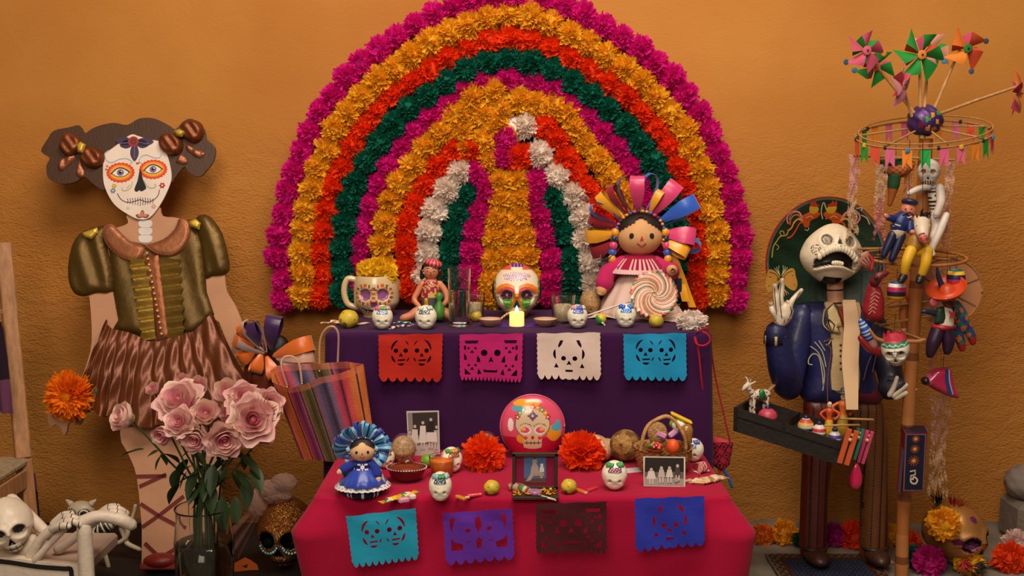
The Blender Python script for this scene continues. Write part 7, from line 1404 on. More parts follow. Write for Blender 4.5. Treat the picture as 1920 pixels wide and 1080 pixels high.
# striped barrels
def barrel(label, px, py, d, cols, rot=0): 
    r, w, s = hang('striped_drum', label, px, py, d, 'toy', (0, rot, 0)); m = M(); H = 31*s; m.lathe([(.0005, -H/2), (14*s, -H/2), (16.5*s, -H*.28), (17.5*s, 0), (16.5*s, H*.28), (14*s, H/2), (.0005, H/2)], '#ffffff', 34, cols=cols); m.build('drum', 'satin', r); m = M(); m.lathe([(.0005, H/2), (12*s, H/2+.001), (9*s, H/2+.006), (.0005, H/2+.007)], cols[-1], 24); m.build('lid', 'satin', r); string(r, (0, 0, H/2), (.0, 0, H/2+.05))
barrel('small striped drum in white, pink and blue below the man with the cap', 1681, 546, -.12, ['#2a4a7c', '#d89a2c', '#1c1c30', '#b8205c', '#d8d0c8', '#2a4a8c'])
barrel('small striped drum in turquoise, yellow and red beside the hatted donkey toy', 1792, 523, -.06, ['#1c1438', '#8c1c34', '#a82848', '#241a4c', '#e0b020', '#3c8a94'])
# charro donkey toy
r, w, s = hang('charro_toy', 'papier-mache charro toy with orange sombrero, green waistcoat and violet trousers', 1768, 600, -.09)
hb_ = lambda c, u, v: np.where((u > .82)[:, None], np.array(lin('#1c1c4c')), np.array(lin('#c84418')))
m = M(); c0 = np.array(w(1776, 548, -.01)); m.lathe([(.0005, .030), (9*s, .028), (13*s, .012), (18*s, .004), (30*s, .008), (36*s, .020), (37*s, .024), (30*s, .003), (.0005, -.002)], lambda c, u, v: np.where(((u > .58) & (u < .86) & (np.sin(v*TAU*16) > -.4))[:, None], np.array(lin('#c84c70')), np.array(lin('#cc4a1a'))) if False else hb_(c, u, v), 50, tuple(c0), rot=(R(24), R(-24), 0)); m.ball(w(1751, 566, -.03), (8*s, 3*s, 9*s), '#d85a68', 14, 10); m.build('sombrero', 'satin', r)
m = M(); m.limb([w(1766, 536, 0), w(1759, 516, 0), w(1757, 500, 0)], [6*s, 4*s, 1.5*s], '#1c2440', 12); m.build('donkey_ear', 'satin', r)
m = M(); m.ball(w(1779, 565, -.02), (12*s, 12*s, 13*s), '#7a1c18', 22, 16); m.ball(w(1774, 562, -.044), (3*s, 2*s, 3*s), '#d8b090', 8, 6); m.ball(w(1784, 562, -.044), (3*s, 2*s, 3*s), '#d8b090', 8, 6); m.limb([w(1780, 568, -.045), w(1786, 570, -.045)], 3*s, '#140c0a', 8); m.build('masked_head', 'satin', r)
m = M(); m.limb([w(1773, 588, -.01), w(1771, 608, -.01)], [15*s, 17*s], '#cfc0ac', 20); m.build('shirt', 'satin', r)
for P_ in ([(1750, 576), (1764, 572), (1768, 592), (1764, 606), (1746, 604)], [(1784, 572), (1794, 580), (1792, 598), (1786, 598)]): m = M(); pillow(m, [w(a, b)[::2] for a, b in P_], '#1c3420', .012, .012, .006, -.028); m.build('waistcoat', 'papier', r)
m = M(); m.poly([w(a, b)[::2] for a, b in ((1768,578),(1775,583),(1782,578),(1780,588),(1783,596),(1776,588),(1770,594),(1772,586))], '#a81c20', -.050, -.046); m.build('bow_tie', 'satin', r)
for nm, L, rad, cl in (('belt', [(1752, 612, -.02), (1770, 615, -.04), (1788, 612, -.02)], [5*s, 5*s, 5*s], '#a01c28'), ('leg', [(1760, 618, -.015), (1750, 642, -.02), (1744, 664, -.02)], [14*s, 13*s, 8*s], '#2a102c'), ('leg', [(1774, 618, -.015), (1778, 640, -.02), (1776, 658, -.02)], [13*s, 12*s, 8*s], '#2a102c'), ('arm', [(1754, 588, -.02), (1738, 584, -.03), (1730, 584, -.03)], [6*s, 5*s, 4*s], '#1c2a40')): m = M(); m.limb([w(*t) for t in L], rad, cl, 16, 5); m.build(nm, 'satin', r)
string(r, w(1776, 535), w(1776, 470))
# harlequin legs toy
r, w, s = hang('harlequin_toy', 'harlequin patchwork papier-mache toy with red feet behind the charro toy', 1808, 600, -.02)
hq = lambda c, u, v: np.array([lin(x) for x in ('#1c6a6c', '#3a3470', '#c8642c', '#2a4c70')])[((np.floor(c[:, 0]*45+c[:, 2]*38)+2*np.floor(c[:, 0]*45-c[:, 2]*38)) % 4).astype(int)]
m = M(); m.limb([w(1792, 572), w(1800, 594), w(1802, 610)], [10*s, 15*s, 15*s], hq, 28, 8); m.build('body', 'satin', r)
for L in ([(1796, 608), (1798, 630), (1802, 644)], [(1808, 604), (1818, 624), (1822, 632)]): m = M(); m.limb([w(*t) for t in L], [11*s, 9*s, 8*s], hq, 22, 6); m.build('leg', 'satin', r); m = M(); e = L[-1]; m.limb([w(*e), w(e[0]+2, e[1]+10)], [8.5*s, 6*s], '#a81c20', 14); m.build('foot', 'satin', r)
# devil skull mask
r, w, s = hang('skull_mask', 'white painted skull head with red crown, green headband and horns on the pole', 1679, 656, -.16, 'toy', (0, R(-8), 0)); H = 66*s
def dm(c):
    X, Y, Z = c.T; C = np.tile(np.array(lin('#dcd0c0')), (len(c), 1)); f = Y < .15; C[f & (np.hypot(np.abs(X)-.16, Z-.02) < .085)] = lin('#7a4c20'); C[f & (np.hypot(np.abs(X)-.16, Z-.02) < .045)] = lin('#2a1408'); C[nose_tri(c)] = lin('#4a2c20'); g = (Z > .17) & (Z < .32); C[g] = lin('#2c7a5c'); C[g & (np.abs(Z-.245-.02*np.sin(X*40)) < .014)] = lin('#c8d0b0'); C[Z >= .32] = lin('#c83c4c')
    mm = f & (np.abs(Z+.33) < .06) & (np.abs(X) < .2); C[mm & ((np.abs(Z+.33) < .010) | (np.abs((X*14) % 1-.5) < .10) | (np.abs(np.abs(Z+.33)-.055) < .008))] = lin('#8c2c2c'); C[f & (np.abs(X) < .012) & (Z > .02) & (Z < .14)] = lin('#1a1210'); C[f & (np.abs(Z-.09) < .010) & (np.abs(X) < .1)] = lin('#1a1210'); return C
m = M(); skull(m, (0, 0, 0), H, dm, dict(jaw=.30), 90, 64, rot=(R(8), 0, R(-22)), sx=1.0); m.build('skull', 'papier', r)
m = M(); n = 40; P = np.zeros((3, n, 3))
for j in range(n):
    a = TAU*j/n; z = .020*abs(math.sin(a*4.5))
    for i in range(3): P[i, j] = (H*(.33-.02*i)*math.cos(a), H*(.36-.02*i)*math.sin(a), H*.30+i/2*(.010+z))
m.grid(P, lambda c, u, v: np.where(((u*2) % 1 > .8)[:, None], np.array(lin('#e0a0a0')), np.array(lin('#c83448'))), cv=True); m.build('crown', 'papier', r)
for L in ([(1658, 640), (1642, 634), (1632, 620)], [(1700, 640), (1722, 640), (1734, 636)]): m = M(); m.limb([w(*t) for t in L], [4*s, 4*s, 2.5*s], '#a86a3c', 10); m.build('horn', 'satin', r)
string(r, (0, 0, H*.5), (.02, .02, H*.5+.06))
# blue and white bird / butterfly
r, w, s = hang('blue_bird_toy', 'blue and white painted bird toy with red tail, left of the horned skull head', 1622, 626, -.12)
m = M(); m.limb([w(1614, 602), w(1622, 618), w(1630, 632)], [5*s, 10*s, 9*s], lambda c, u, v: np.where((np.sin(u*40) > .2)[:, None], np.array(lin('#b8c4d8')), np.array(lin('#2050a0'))), 18, 6); m.limb([w(1630, 630, .004), w(1638, 648, .004)], [9*s, 8*s], '#a87c70', 14); m.build('body', 'satin', r); m = M(); m.limb([w(1614, 634, .01), w(1632, 652, .01), w(1650, 660, .01)], [6*s, 10*s, 9*s], '#8c1a20', 14); m.build('tail', 'satin', r); string(r, w(1614, 600), w(1616, 500))
# orange clay legs (behind)
r, w, s = hang('orange_clown_toy', 'orange papier-mache toy with dangling legs behind the bamboo pole', 1706, 560, .05)
for nm, L, rad, cl in (('body', [(1705, 520), (1706, 550)], [15*s, 18*s], '#b8561c'), ('leg', [(1696, 562), (1694, 590), (1696, 612)], [9*s, 8*s, 6*s], '#b86a34'), ('leg', [(1712, 562), (1716, 590), (1712, 612)], [9*s, 8*s, 6*s], '#b86a34'), ('foot', [(1696, 618), (1694, 622)], [6*s, 6*s], '#c08468'), ('foot', [(1712, 618), (1713, 622)], [6*s, 6*s], '#c08468')): m = M(); m.limb([w(*t) for t in L], rad, cl, 16, 5); m.build(nm, 'satin', r)
# paper fan disc at right
r, w, s = hang('paper_fan', 'round translucent paper fan on a thin cane hoop behind the hanging toys', 1775, 546, .07, 'fan'); m = M(); m.ball((0, 0, 0), (66*s, .002, 63*s), '#c08058', 48, 24); m.build('paper_disc', 'paper', r); m = M(); m.tube([(66*s*math.cos(a), -.002, 63*s*math.sin(a)) for a in np.linspace(0, TAU, 60)], .0028, '#b07840', 7); m.build('cane_hoop', 'wood', r)
for a in (.4, 1.5, 2.6, 3.6, 4.8, 5.8): m = M(); m.tube([(0, -.004, 0), (64*s*math.cos(a), -.004, 61*s*math.sin(a))], .0012, '#5a3418', 5); m.build('cane_rib', 'wood', r)
# green bat-like toy under flags
r, w, s = hang('green_red_bird', 'green and rusty red feathered toy hanging under the paper bunting', 1680, 320, .02)
m = M(); m.limb([w(1636, 292), w(1660, 302), w(1690, 304)], [5*s, 10*s, 12*s], '#1c5a30', 16); m.build('wing', 'matte', r)
m = M(); m.limb([w(1660, 318), w(1690, 318), w(1708, 308)], [9*s, 15*s, 8*s], lambda c, u, v: mixc('#8c2414', '#c07834', .5+.5*np.sin(c[:, 0]*300+c[:, 2]*400)), 18, 6); m.build('body', 'matte', r); m = M(); m.limb([w(1677, 330), w(1675, 348), w(1672, 366), w(1668, 384)], [12*s, 11*s, 7*s, 4*s], lambda c, u, v: np.where((c[:, 2] > w(0, 354)[2])[:, None], np.array(lin('#184a24')), np.array(lin('#a85a20'))), 16, 6); m.build('tail', 'matte', r); string(r, w(1680, 312), w(1680, 262))
# pink boot
r, w, s = hang('pink_boot_toy', 'glossy pink pointed papier-mache boot with blue band hanging at the right', 1765, 720, -.05)
m = M(); pillow(m, smoothpoly([w(a, b)[::2] for a, b in ((1731, 714), (1738, 704), (1752, 692), (1770, 689), (1782, 690), (1786, 706), (1790, 724), (1798, 746), (1780, 744), (1762, 736), (1744, 726))], 3), lambda c, u, v: np.where((c[:, 0] > w(1776, 0)[0])[:, None], np.array(lin('#b0204c')), np.array(lin('#b84868'))), .026, .022, .006, -.0); pillow(m, smoothpoly([w(a, b, .0)[::2] for a, b in ((1731, 714), (1738, 704), (1752, 692), (1770, 689), (1782, 690), (1786, 706), (1790, 724), (1798, 746), (1780, 744), (1762, 736), (1744, 726))], 3), '#8c2040', -.02, .02, .008, .001, back=False); m.build('boot', 'gloss', r)
m = M(); m.stroke(smoothpoly([w(a, b)[::2] for a, b in ((1770, 690), (1770, 712), (1776, 736))], 4, False), 6*s, '#1c3a6c', -.030, .004); m.stroke(smoothpoly([w(a, b)[::2] for a, b in ((1773, 690), (1774, 712), (1780, 736))], 4, False), 1.6*s, '#9cb0d0', -.032, .002); m.build('band', 'satin', r); m = M(); m.ball(w(1735, 714, -.006), (8*s, 11*s, 8*s), '#1a0e10', 12, 10); m.build('toe_cap', 'satin', r, label='black tip'); string(r, w(1768, 690), w(1772, 640))
# long painted box (rattle case)
r, w, s = hang('painted_box', 'long dark painted box with golden suns and red edges fixed low on the pole', 1704, 860, -.045, 'box'); c4 = [w(1697, 812, -.04), w(1739, 812, -.04), w(1731, 921, -.04), w(1692, 922, -.04)]; L4 = [w(1685, 799, .03), w(1739, 797, .03), w(1734, 915, .03), w(1680, 922, .02)]
m = M(); V = c4+[w(1690, 799, .04), w(1738, 797, .04), w(1731, 915, .04), w(1680, 922, .01)]; m.add(V, [(0, 1, 2, 3), (4, 7, 6, 5), (0, 4, 5, 1), (1, 5, 6, 2), (2, 6, 7, 3), (3, 7, 4, 0)], '#7a1a20', False); m.build('case', 'satin', r)
m = M(); ip = lambda a, b, t: tuple(np.array(a)+(np.array(b)-np.array(a))*t)
def panel(a, b, c, d, mg, cl, off):
    C_ = (np.array(a)+b+c+d)/4; n = np.cross(np.array(b)-a, np.array(d)-a); n /= np.linalg.norm(n); n = n if n[1] < 0 or n[2] > .5 else -n; V = [C_+(np.array(x)-C_)*mg+n*off for x in (a, b, c, d)]; return V, n
for (a, b, c, d) in ((V[0], V[1], V[2], V[3]), (V[4], V[0], V[3], V[7]), (V[4], V[5], V[1], V[0])):
    for mg, cl, off in (((.88, .96), '#5a6a80', .0008), ((.82, .935), '#14122c', .0014)):
        C_ = (np.array(a)+b+c+d)/4; e1 = (np.array(b)-a); e2 = (np.array(d)-a); n = np.cross(e1, e2); n /= np.linalg.norm(n); n = -n if n[1] > 0 and abs(n[2]) < .6 else n; n = n if not (abs(n[2]) > .6 and n[2] < 0) else -n
        W_ = [C_+sx*e1/2*mg[0]+sy*e2/2*mg[1]+n*off for sx, sy in ((-1, -1), (1, -1), (1, 1), (-1, 1))]; m.add(W_, [(0, 1, 2, 3)], cl, False)
m.build('painted_panels', 'satin', r)
m = M()
for b, rr in ((823, 8), (842, 9), (864, 11)):
    c_ = w(1717-(b-823)*.09, b, -.043)
    for i in range(12): a = TAU*i/12; m.stroke([(c_[0], c_[2]), (c_[0]+rr*s*math.cos(a), c_[2]+rr*s*math.sin(a))], [1.8*s, .5*s], '#b8602c', -.0435+0, .0006)
    m.dot(c_[0], c_[2], 2.5*s, '#d89a4c', -.0442, .0006)
m.stroke([w(a, b, -.043)[::2] for a, b in ((1706, 884), (1716, 882), (1716, 890), (1708, 892), (1707, 896))], 2.6*s, '#c8b8a0', -.0436); m.stroke(smoothpoly([w(a, b, -.043)[::2] for a, b in ((1708, 894), (1708, 904), (1716, 907), (1720, 900), (1714, 894), (1711, 900))], 3, False), 3*s, '#d0c0a8', -.0436)
m.build('painted_suns', 'satin', r)
# ---------------- roses in a glass vase ----------------
VY = -1.0; vc = AY(382, 1000, VY); vx = vc.x; kv = mpp(vc); zr = AY(382, 950, VY).z
vase = root('glass_vase', 'large clear glass vase holding a bunch of pink roses at the left of the altar', 'vase', (vx, VY, .044)); Hv = zr-.044; RV = 58*kv; t = .004
m = M(); pr = [(0, 0), (RV*.6, 0), (RV*.78, .001), (RV*.82, .006), (RV*.84, .02), (RV*.96, Hv*.4), (RV*.98, Hv*.70), (RV*.88, Hv*.90), (RV*.90, Hv-.008), (RV*.93, Hv-.003), (RV*.925, Hv), (RV*.93-t, Hv-.003), (RV*.90-t, Hv-.008), (RV*.88-t, Hv*.90), (RV*.98-t, Hv*.70), (RV*.96-t, Hv*.4), (RV*.84-t, .022), (RV*.80-t, .014), (RV*.5, .012), (0, .012)]
m.lathe(pr, '#ffffff', 48); m.build('glass', 'glass', vase, fix=True)
m = M(); m.lathe([(0, .0125), (RV*.5, .0125), (RV*.79-t, .0145), (RV*.84-t-.001, .023), (RV*.96-t-.001, Hv*.4), (RV*.98-t-.001, Hv*.68), (RV*.9-t, Hv*.683), (0, Hv*.683)], '#ffffff', 44); m.build('water', 'murky_water', vase, fix=True)
def rose_mesh(seed, openn=1.0, cream=.5):
    rs = np.random.RandomState(seed); m = M()
    for li, (np_, r0, h, op, span) in enumerate(((2, .16, .50, .02, 2.6), (3, .28, .55, .10, 2.3), (4, .42, .52, .22, 2.0), (5, .58, .46, .42, 1.8), (5, .74, .34, .75, 1.6))):
        if li == 4 and openn < .6: continue
        for i in range(np_):
            a0 = TAU*i/np_+li*1.1+rs.uniform(-.2, .2); P = np.zeros((9, 9, 3)); sp = span*.5
            for j in range(9):
                v = j/8
                for l in range(9):
                    u = (l/8-.5)*2; an = a0+u*sp*(.55+.45*math.sin(PI*min(.5, v*.9))); rr = (r0*(.30+.85*math.sin(PI*.5*min(1, v*1.35)))+op*openn*.42*v**3+.05*(1-u*u)*v)*(1+.03*li*math.sin(u*5+i)); zz = -.42+(h+.42)*v-(.07*u**4*v)-op*openn*.34*v**4+rs.uniform(-.012, .012); P[j, l] = (rr*math.cos(an), rr*math.sin(an), zz)
            c1 = ['#dc7a8c', '#e49aa2', '#eebcb6', '#f2cec2', '#f4d6c8'][li]
            m.grid(P, (lambda c1: lambda c, u, v: mixc(c1, '#e59aa0' if rs.rand() < .75-cream*.4 else '#f0ccb4', np.clip((u-.55)*1.8, 0, 1)))(c1))
    m.ball((0, 0, -.38), (.34, .34, .12), '#7a8a4c', 14, 8); m.ball((0, 0, -.06), (.17, .17, .34), '#d87484', 14, 10)
    me = m.mesh('bloom'); me.materials.append(MATS['petal']); return me
RM = [rose_mesh(i, (.75, .5, .25, .6)[i], (.2, .9, .1, .6)[i]) for i in range(4)]
lf = M(); P = np.zeros((9, 5, 3))
for i in range(9):
    t_ = i/8; w = .42*math.sin(PI*t_**.8)
    for j in range(5): P[i, j] = ((j/4-.5)*w, t_, -.12*t_*t_+.06*abs(j/4-.5)*2*math.sin(PI*t_))
lf.grid(P, '#2c3f1c', thick=.006); LEAF = lf.mesh('leaf'); LEAF.materials.append(MATS['leaf'])
roses = [(288, 731, 17, 2, .05, (-.3, .5), 'tiny pink rosebud standing highest at the left of the bouquet'), (234, 783, 33, 1, -.04, (-.9, .3), 'pale pink rose leaning out farthest left of the bouquet'), (336, 752, 40, 0, .0, (-.15, .75), 'largest open pink rose at the upper left of the bouquet'), (372, 727, 26, 2, .08, (.1, .6), 'pink rose peeking behind the largest upper-left one'), (343, 716, 19, 2, .10, (-.1, .4), 'lilac-pink rosebud at the very top left of the bouquet'), (427, 738, 32, 1, .05, (.1, .6), 'cream pink rose at the top centre right of the bouquet'), (457, 748, 32, 3, .02, (.3, .6), 'cream rose with ruffled edge, right of the top centre one'), (425, 778, 18, 2, -.01, (.1, .2), 'small salmon-pink bud in the middle of the bouquet'), (474, 787, 41, 0, -.05, (.35, -.0), 'largest pink rose at the right side of the bouquet'), (505, 757, 26, 3, -.01, (.8, .2), 'pink rose at the far right edge of the bouquet'), (497, 816, 21, 2, -.03, (.6, -.6), 'small dusky pink rose low at the right edge of the bouquet'), (386, 778, 32, 1, -.06, (.1, .7), 'peach rose seen from the side at the centre of the bouquet'), (356, 766, 24, 2, -.02, (.0, .6), 'salmon rose just left of the peach centre rose'), (338, 792, 27, 0, -.08, (-.2, .3), 'spiral pink rose left of centre, below the salmon one'), (307, 815, 25, 2, -.07, (-.25, -.5), 'pink rose nodding at the lower left of the bouquet'), (366, 820, 27, 3, -.09, (.0, -.6), 'dark-hearted pink rose at the bottom centre of the bouquet'), (421, 823, 33, 3, -.09, (.35, -.5), 'drooping pale rose at the bottom right of the bouquet')]
rr_ = random.Random(8)
for i, (a, b, rp, v, dy, (fx, fz), lab) in enumerate(roses):
    p = AY(a, b, VY+dy); Rr = rp*kv*1.06; r = root('rose', lab, 'rose', p); d = Vector((fx, -1.0, fz+.35)).normalized(); rq = d.to_track_quat('Z', 'Y').to_euler(); rq2 = (Euler((0, 0, rr_.uniform(0, 6))).to_matrix().to_4x4()); Mx = rq.to_matrix().to_4x4() @ rq2
    o = link('bloom', RM[v], r, scale=Rr); o.rotation_euler = Mx.to_euler(); o.location = (0, 0, 0)
    ang = TAU*i/len(roses); bot = Vector((vx+.035*math.cos(ang), VY+.035*math.sin(ang), .075))-p; mid = Vector((vx+.04*math.cos(ang+.5)+(p.x-vx)*.12, VY+.04*math.sin(ang+.5), zr))-p; s0 = -d*Rr*.40
    m = M(); m.limb([s0, s0-d*Rr*.5+Vector((0, 0, -.02)), mid*.5+s0*.5+Vector((0, .01, 0)), mid, bot], [.0032, .0032, .0036, .0038, .0038], '#33451f', 7, 6); m.build('stem', 'leaf', r)
    for k_ in range(3 if i % 2 else 2):
        f = rr_.uniform(.25, .85); q_ = s0*(1-f)+mid*f; o = link('leaf', LEAF, r, loc=q_, rot=(rr_.uniform(-1.2, -.3), rr_.uniform(-.5, .5), rr_.uniform(0, TAU)), scale=rr_.uniform(.055, .085))
for a, b, s_, rz, rx in ((270, 843, .10, 1.2, -.2), (305, 850, .10, -.4, -.5), (330, 880, .09, .6, -1.2), (450, 850, .11, -1.9, -.7), (472, 870, .11, -2.4, -.9), (462, 895, .11, -2.9, -1.3), (442, 880, .10, -2.0, -.8), (418, 930, .13, 3.0, -1.4), (335, 905, .10, 1.0, -.9), (400, 870, .11, 3.1, -1.1), (370, 880, .11, 2.6, -1.0), (350, 860, .10, .9, -.9), (390, 900, .12, -2.6, -1.2), (440, 930, .10, -2.7, -1.3)):
    p = AY(a, b, VY-.03); link('leaf', LEAF, vase, loc=tuple(p-Vector(vase.location)), rot=(rx, 0, rz), scale=s_)
# ---------------- striped woven market bag ----------------
bag = root('market_bag', 'striped multicoloured woven mesh market bag with clear plastic handles, hung on the left table corner', 'bag', (AY(612, 770, -.90).x, -.90, AY(612, 770, -.90).z)); q = lambda a, b, d=0: np.array(LP(bag, a, b, d)); n = 120; nv = 30; P = np.zeros((nv, n, 3))
rimf = [(510, 716), (540, 728), (570, 722), (600, 708), (640, 700), (682, 683)]; rimb = [(682, 683), (650, 678), (600, 681), (560, 682), (520, 686), (506, 696)]; botf = [(566, 862), (590, 862), (620, 866), (650, 866), (680, 864), (708, 858)]; botb = [(706, 852), (680, 852), (650, 852), (615, 852), (580, 848), (558, 838)]
def along(L_, t): x = t*(len(L_)-1); i = min(int(x), len(L_)-2); f = x-i; return np.array(L_[i])*(1-f)+np.array(L_[i+1])*f
for j in range(n):
    u = j/n; fr = u < .5; tt = u*2 if fr else (u-.5)*2; a = along(rimf if fr else rimb, tt); b = along(botf if fr else botb, tt); dr = -.055*math.sin(PI*tt) if fr else .055*math.sin(PI*tt)
    for i in range(nv): v = i/(nv-1); px = a*(1-v)+b*v; P[i, j] = q(px[0], px[1], dr*(1-.5*v)+.004*math.sin(u*60+v*9)*(1-v))
SC = ['#c86a3c', '#d0584c', '#b8581c', '#c0601c', '#a02a50', '#4a1838', '#b04a70', '#6a5a28', '#3c2a18', '#6a5c30', '#80506a', '#4a4a68', '#3a1838', '#5a5a78', '#c0405c', '#8a2030', '#c8384c', '#c8602c', '#d0702c', '#c86a30']
def bc(c, u, v):
    C = np.zeros((len(c), 3)); uu = np.clip((v % .5)*2, 0, .999); idx = (uu*20).astype(int); A = np.array([lin(x) for x in SC]); C = A[idx]; f = (uu*20) % 1; C = C*(1-f[:, None]*.5)+A[np.minimum(idx+1, 19)]*f[:, None]*.5; C[(np.abs(f-.5) < .07) & (idx % 3 == 0)] = lin('#3a1430'); C[(u < .06)] = C[(u < .06)]*.6+np.array(lin('#e07850'))*.4; return C
m = M(); m.grid(P, bc, cv=True, thick=.003); m.build('woven_body', 'bagcloth', bag)
m = M(); L_ = P[-1]; h_ = n//2; m.grid(np.stack([L_[:h_], L_[h_:][::-1]]), '#5a1c2c'); m.build('bottom', 'bagcloth', bag)
for pts in ([(538, 722, -.05), (528, 690, -.06), (530, 672, -.05), (546, 668, -.04), (560, 680, -.04), (566, 716, -.05)], [(599, 692, .05), (600, 640, .045), (610, 618, .04), (624, 612, .04), (634, 625, .04), (634, 660, .05), (632, 700, .05)]):
    m = M(); m.limb([q(a, b, d) for a, b, d in pts], .0038, '#d8a890', 9, 6); m.build('plastic_handle', 'clearplastic', bag)
    for e in (pts[0], pts[-1]): m = M(); m.ball(q(e[0], e[1]+4, e[2]-.004), (.004, .002, .004), '#c8a860', 8, 6); m.build('rivet', 'foil', bag)
# ---------------- ribbon doll beside the copper skirt ----------------
p = AY(500, 745, -.32); rd = root('ribbon_doll', 'rag doll seen from behind with orange, purple and silver ribbons beside the copper skirt', 'doll', p); w = lambda a, b, d=0: tuple(LP(rd, a, b, d)); s = mpp(p)
m = M(); m.lathe([(.0005, 0), (42*s, 0), (36*s, 45*s), (20*s, 95*s), (12*s, 110*s), (.0005, 112*s)], '#7a2c0c', 48, tuple(w(492, 745)), wob=lambda a, z: 1+.06*np.sin(a*9), sy=.6); m.build('dress', 'ribbon', rd)
m = M(); m.ball(w(522, 655, -.03), (22*s, 18*s, 28*s), '#14100e', 26, 18); m.limb([w(524, 670, -.04), w(528, 690, -.05), w(526, 708, -.05)], [16*s, 13*s, 8*s], '#14100e', 14); m.build('hair', 'hair', rd)
OR_, PU, SI = '#e06a1c', '#3c1450', '#c8b0a8'
for b0, ang, L, w_, c, roll in (((478, 650), 2.7, .075, .05, OR_, 1.3), ((478, 660), 3.6, .06, .05, OR_, 1.2), ((472, 640), 2.1, .07, .04, OR_, 1.2), ((486, 648), 1.9, .085, .055, PU, 1.3), ((508, 655), 1.4, .12, .06, PU, 1.5), ((500, 660), 2.1, .13, .035, SI, .5), ((496, 662), 2.6, .10, .035, SI, 1.1), ((512, 668), .35, .15, .06, OR_, 1.35), ((515, 672), .1, .14, .055, '#d8a088', 1.3), ((520, 672), -.35, .10, .05, SI, 1.2), ((490, 662), -1.9, .07, .05, OR_, 1.2), ((500, 668), -1.2, .08, .05, OR_, 1.2), ((526, 676), -1.0, .10, .05, OR_, 1.3)):
    m = M(); loop(m, w(b0[0], b0[1], -.06), ang, L*1.15, w_, c, roll, fat=.30, lift=-.02); m.build('ribbon_loop', 'ribbon', rd)
# ---------------- wooden chair with purple shawl ----------------
ch = root('wooden_chair', 'pale wooden chair with woven rush seat at the far left edge', 'chair', (AY(10, 900, -.55).x-.22, -.55, 0)); q = lambda a, b, d=0: np.array(LP(ch, a, b, d)); WC = '#a8744a'
def slab(a, b, w_, th, nm, col=WC, mat='wood', par=ch):
    a, b = np.array(a), np.array(b); d = b-a; L = np.linalg.norm(d); rot = Vector(d).to_track_quat('Z', 'Y').to_euler(); m = M(); m.T = Matrix.Translation(Vector((a+b)/2)) @ rot.to_matrix().to_4x4(); m.box((0, 0, 0), (w_, th, L), col, .12); m.T = None; return m.build(nm, mat, par)
tp, bt = q(6, 456, .20), q(44, 860, .02); ft = bt+(bt-tp)*.62; ft[2] = 0
slab(tp, bt, .055, .04, 'back_post'); slab(bt, np.array([bt[0]+.03, bt[1]-.02, 0.0]), .05, .045, 'back_post'); off = np.array([-.42, 0, 0]); slab(tp+off, bt+off, .055, .04, 'back_post'); slab(bt+off, np.array([bt[0]+off[0], bt[1], 0.0]), .05, .045, 'back_post')
zs = q(30, 868)[2]; rx = bt[0]+.01
for dz in (.12, .32, .50): slab(tp*(1-dz)+bt*dz+off, tp*(1-dz)+bt*dz, .05, .02, 'back_rail')
m = M(); m.box((rx-.215, -.17, zs), (.45, .40, .035), '#9a8466', .35); m.build('rush_seat', 'woven', ch)
for sx in (0, -.43): slab((rx-.01+sx, -.34, zs-.02), (rx-.01+sx, -.34, 0), .045, .045, 'front_leg')
m = M(); m.box((rx-.215, -.35, zs-.06), (.42, .02, .07), WC, .15); m.build('apron', 'wood', ch); m = M(); m.box((rx, -.17, zs-.06), (.02, .34, .07), WC, .15); m.build('apron', 'wood', ch)
sh_ = root('purple_shawl', 'dark purple shawl draped over the wooden chair back and down behind its seat', 'shawl', (ch.location.x, -.55, 0)); q = lambda a, b, d=0: np.array(LP(sh_, a, b, d)); P = np.zeros((20, 14, 3))
for i in range(20):
    for j in range(14): v = i/19; u = j/13; pp_ = q(-60+72*u+22*v, 600+170*v, .10-.12*v); P[i, j] = pp_+np.array([0, -.035-.010*math.sin(u*22+v*4)-.012*math.sin(u*9), 0])
m = M(); m.grid(P, lambda c, u, v: np.where((u > .62)[:, None], np.array(lin('#5a3048')), np.array(lin('#20101c'))), thick=.004); m.build('upper_fold', 'cloth', sh_)
P = np.zeros((16, 12, 3))
for i in range(16):
    for j in range(12): v = i/15; u = j/11; a = along([(28, 912), (64, 888)], u); b = along([(38, 1010), (80, 1010)], u); pp_ = q(*(a*(1-v)+b*v), .10); P[i, j] = pp_+np.array([0, -.008*math.sin(u*18+v*3), 0])
m = M(); m.grid(P, lambda c, u, v: np.where((u < .3)[:, None], np.array(lin('#6a4058')), np.array(lin('#351426'))), thick=.004); m.build('lower_fold', 'cloth', sh_)
# ---------------- papier-mache skeleton in white bed ----------------
bed = root('white_bed', 'white papier-mache bed with black outlines at the lower left corner', 'bed', (AY(60, 1060, -1.05).x, -1.05, 0)); q = lambda a, b, d=0: tuple(LP(bed, a, b, d)); kb = mpp(Vector((0, -1.05, 0))); WB = '#d8c4b0'
v0 = q(158, 985); m = M(); m.limb([v0, (v0[0], v0[1], .03)], [.024, .027], WB, 16, 8); m.build('post', 'papier', bed); m = M(); m.limb([(v0[0]-.52, .35, v0[2]), (v0[0]-.52, .35, .03)], [.024, .027], WB, 14); m.build('post', 'papier', bed)
m = M(); m.limb([q(156, 978), q(185, 968, .01), q(225, 974, .03), q(246, 984, .05)], [.022, .020, .021, .020], WB, 16, 7); m.build('arm_rest', 'papier', bed)
pn = [q(a, b)[::2] for a, b in ((-90, 1042), (20, 1046), (130, 1060), (148, 1062), (148, 1200), (-90, 1200))]; pn = [(x, max(z, .06)) for x, z in pn]
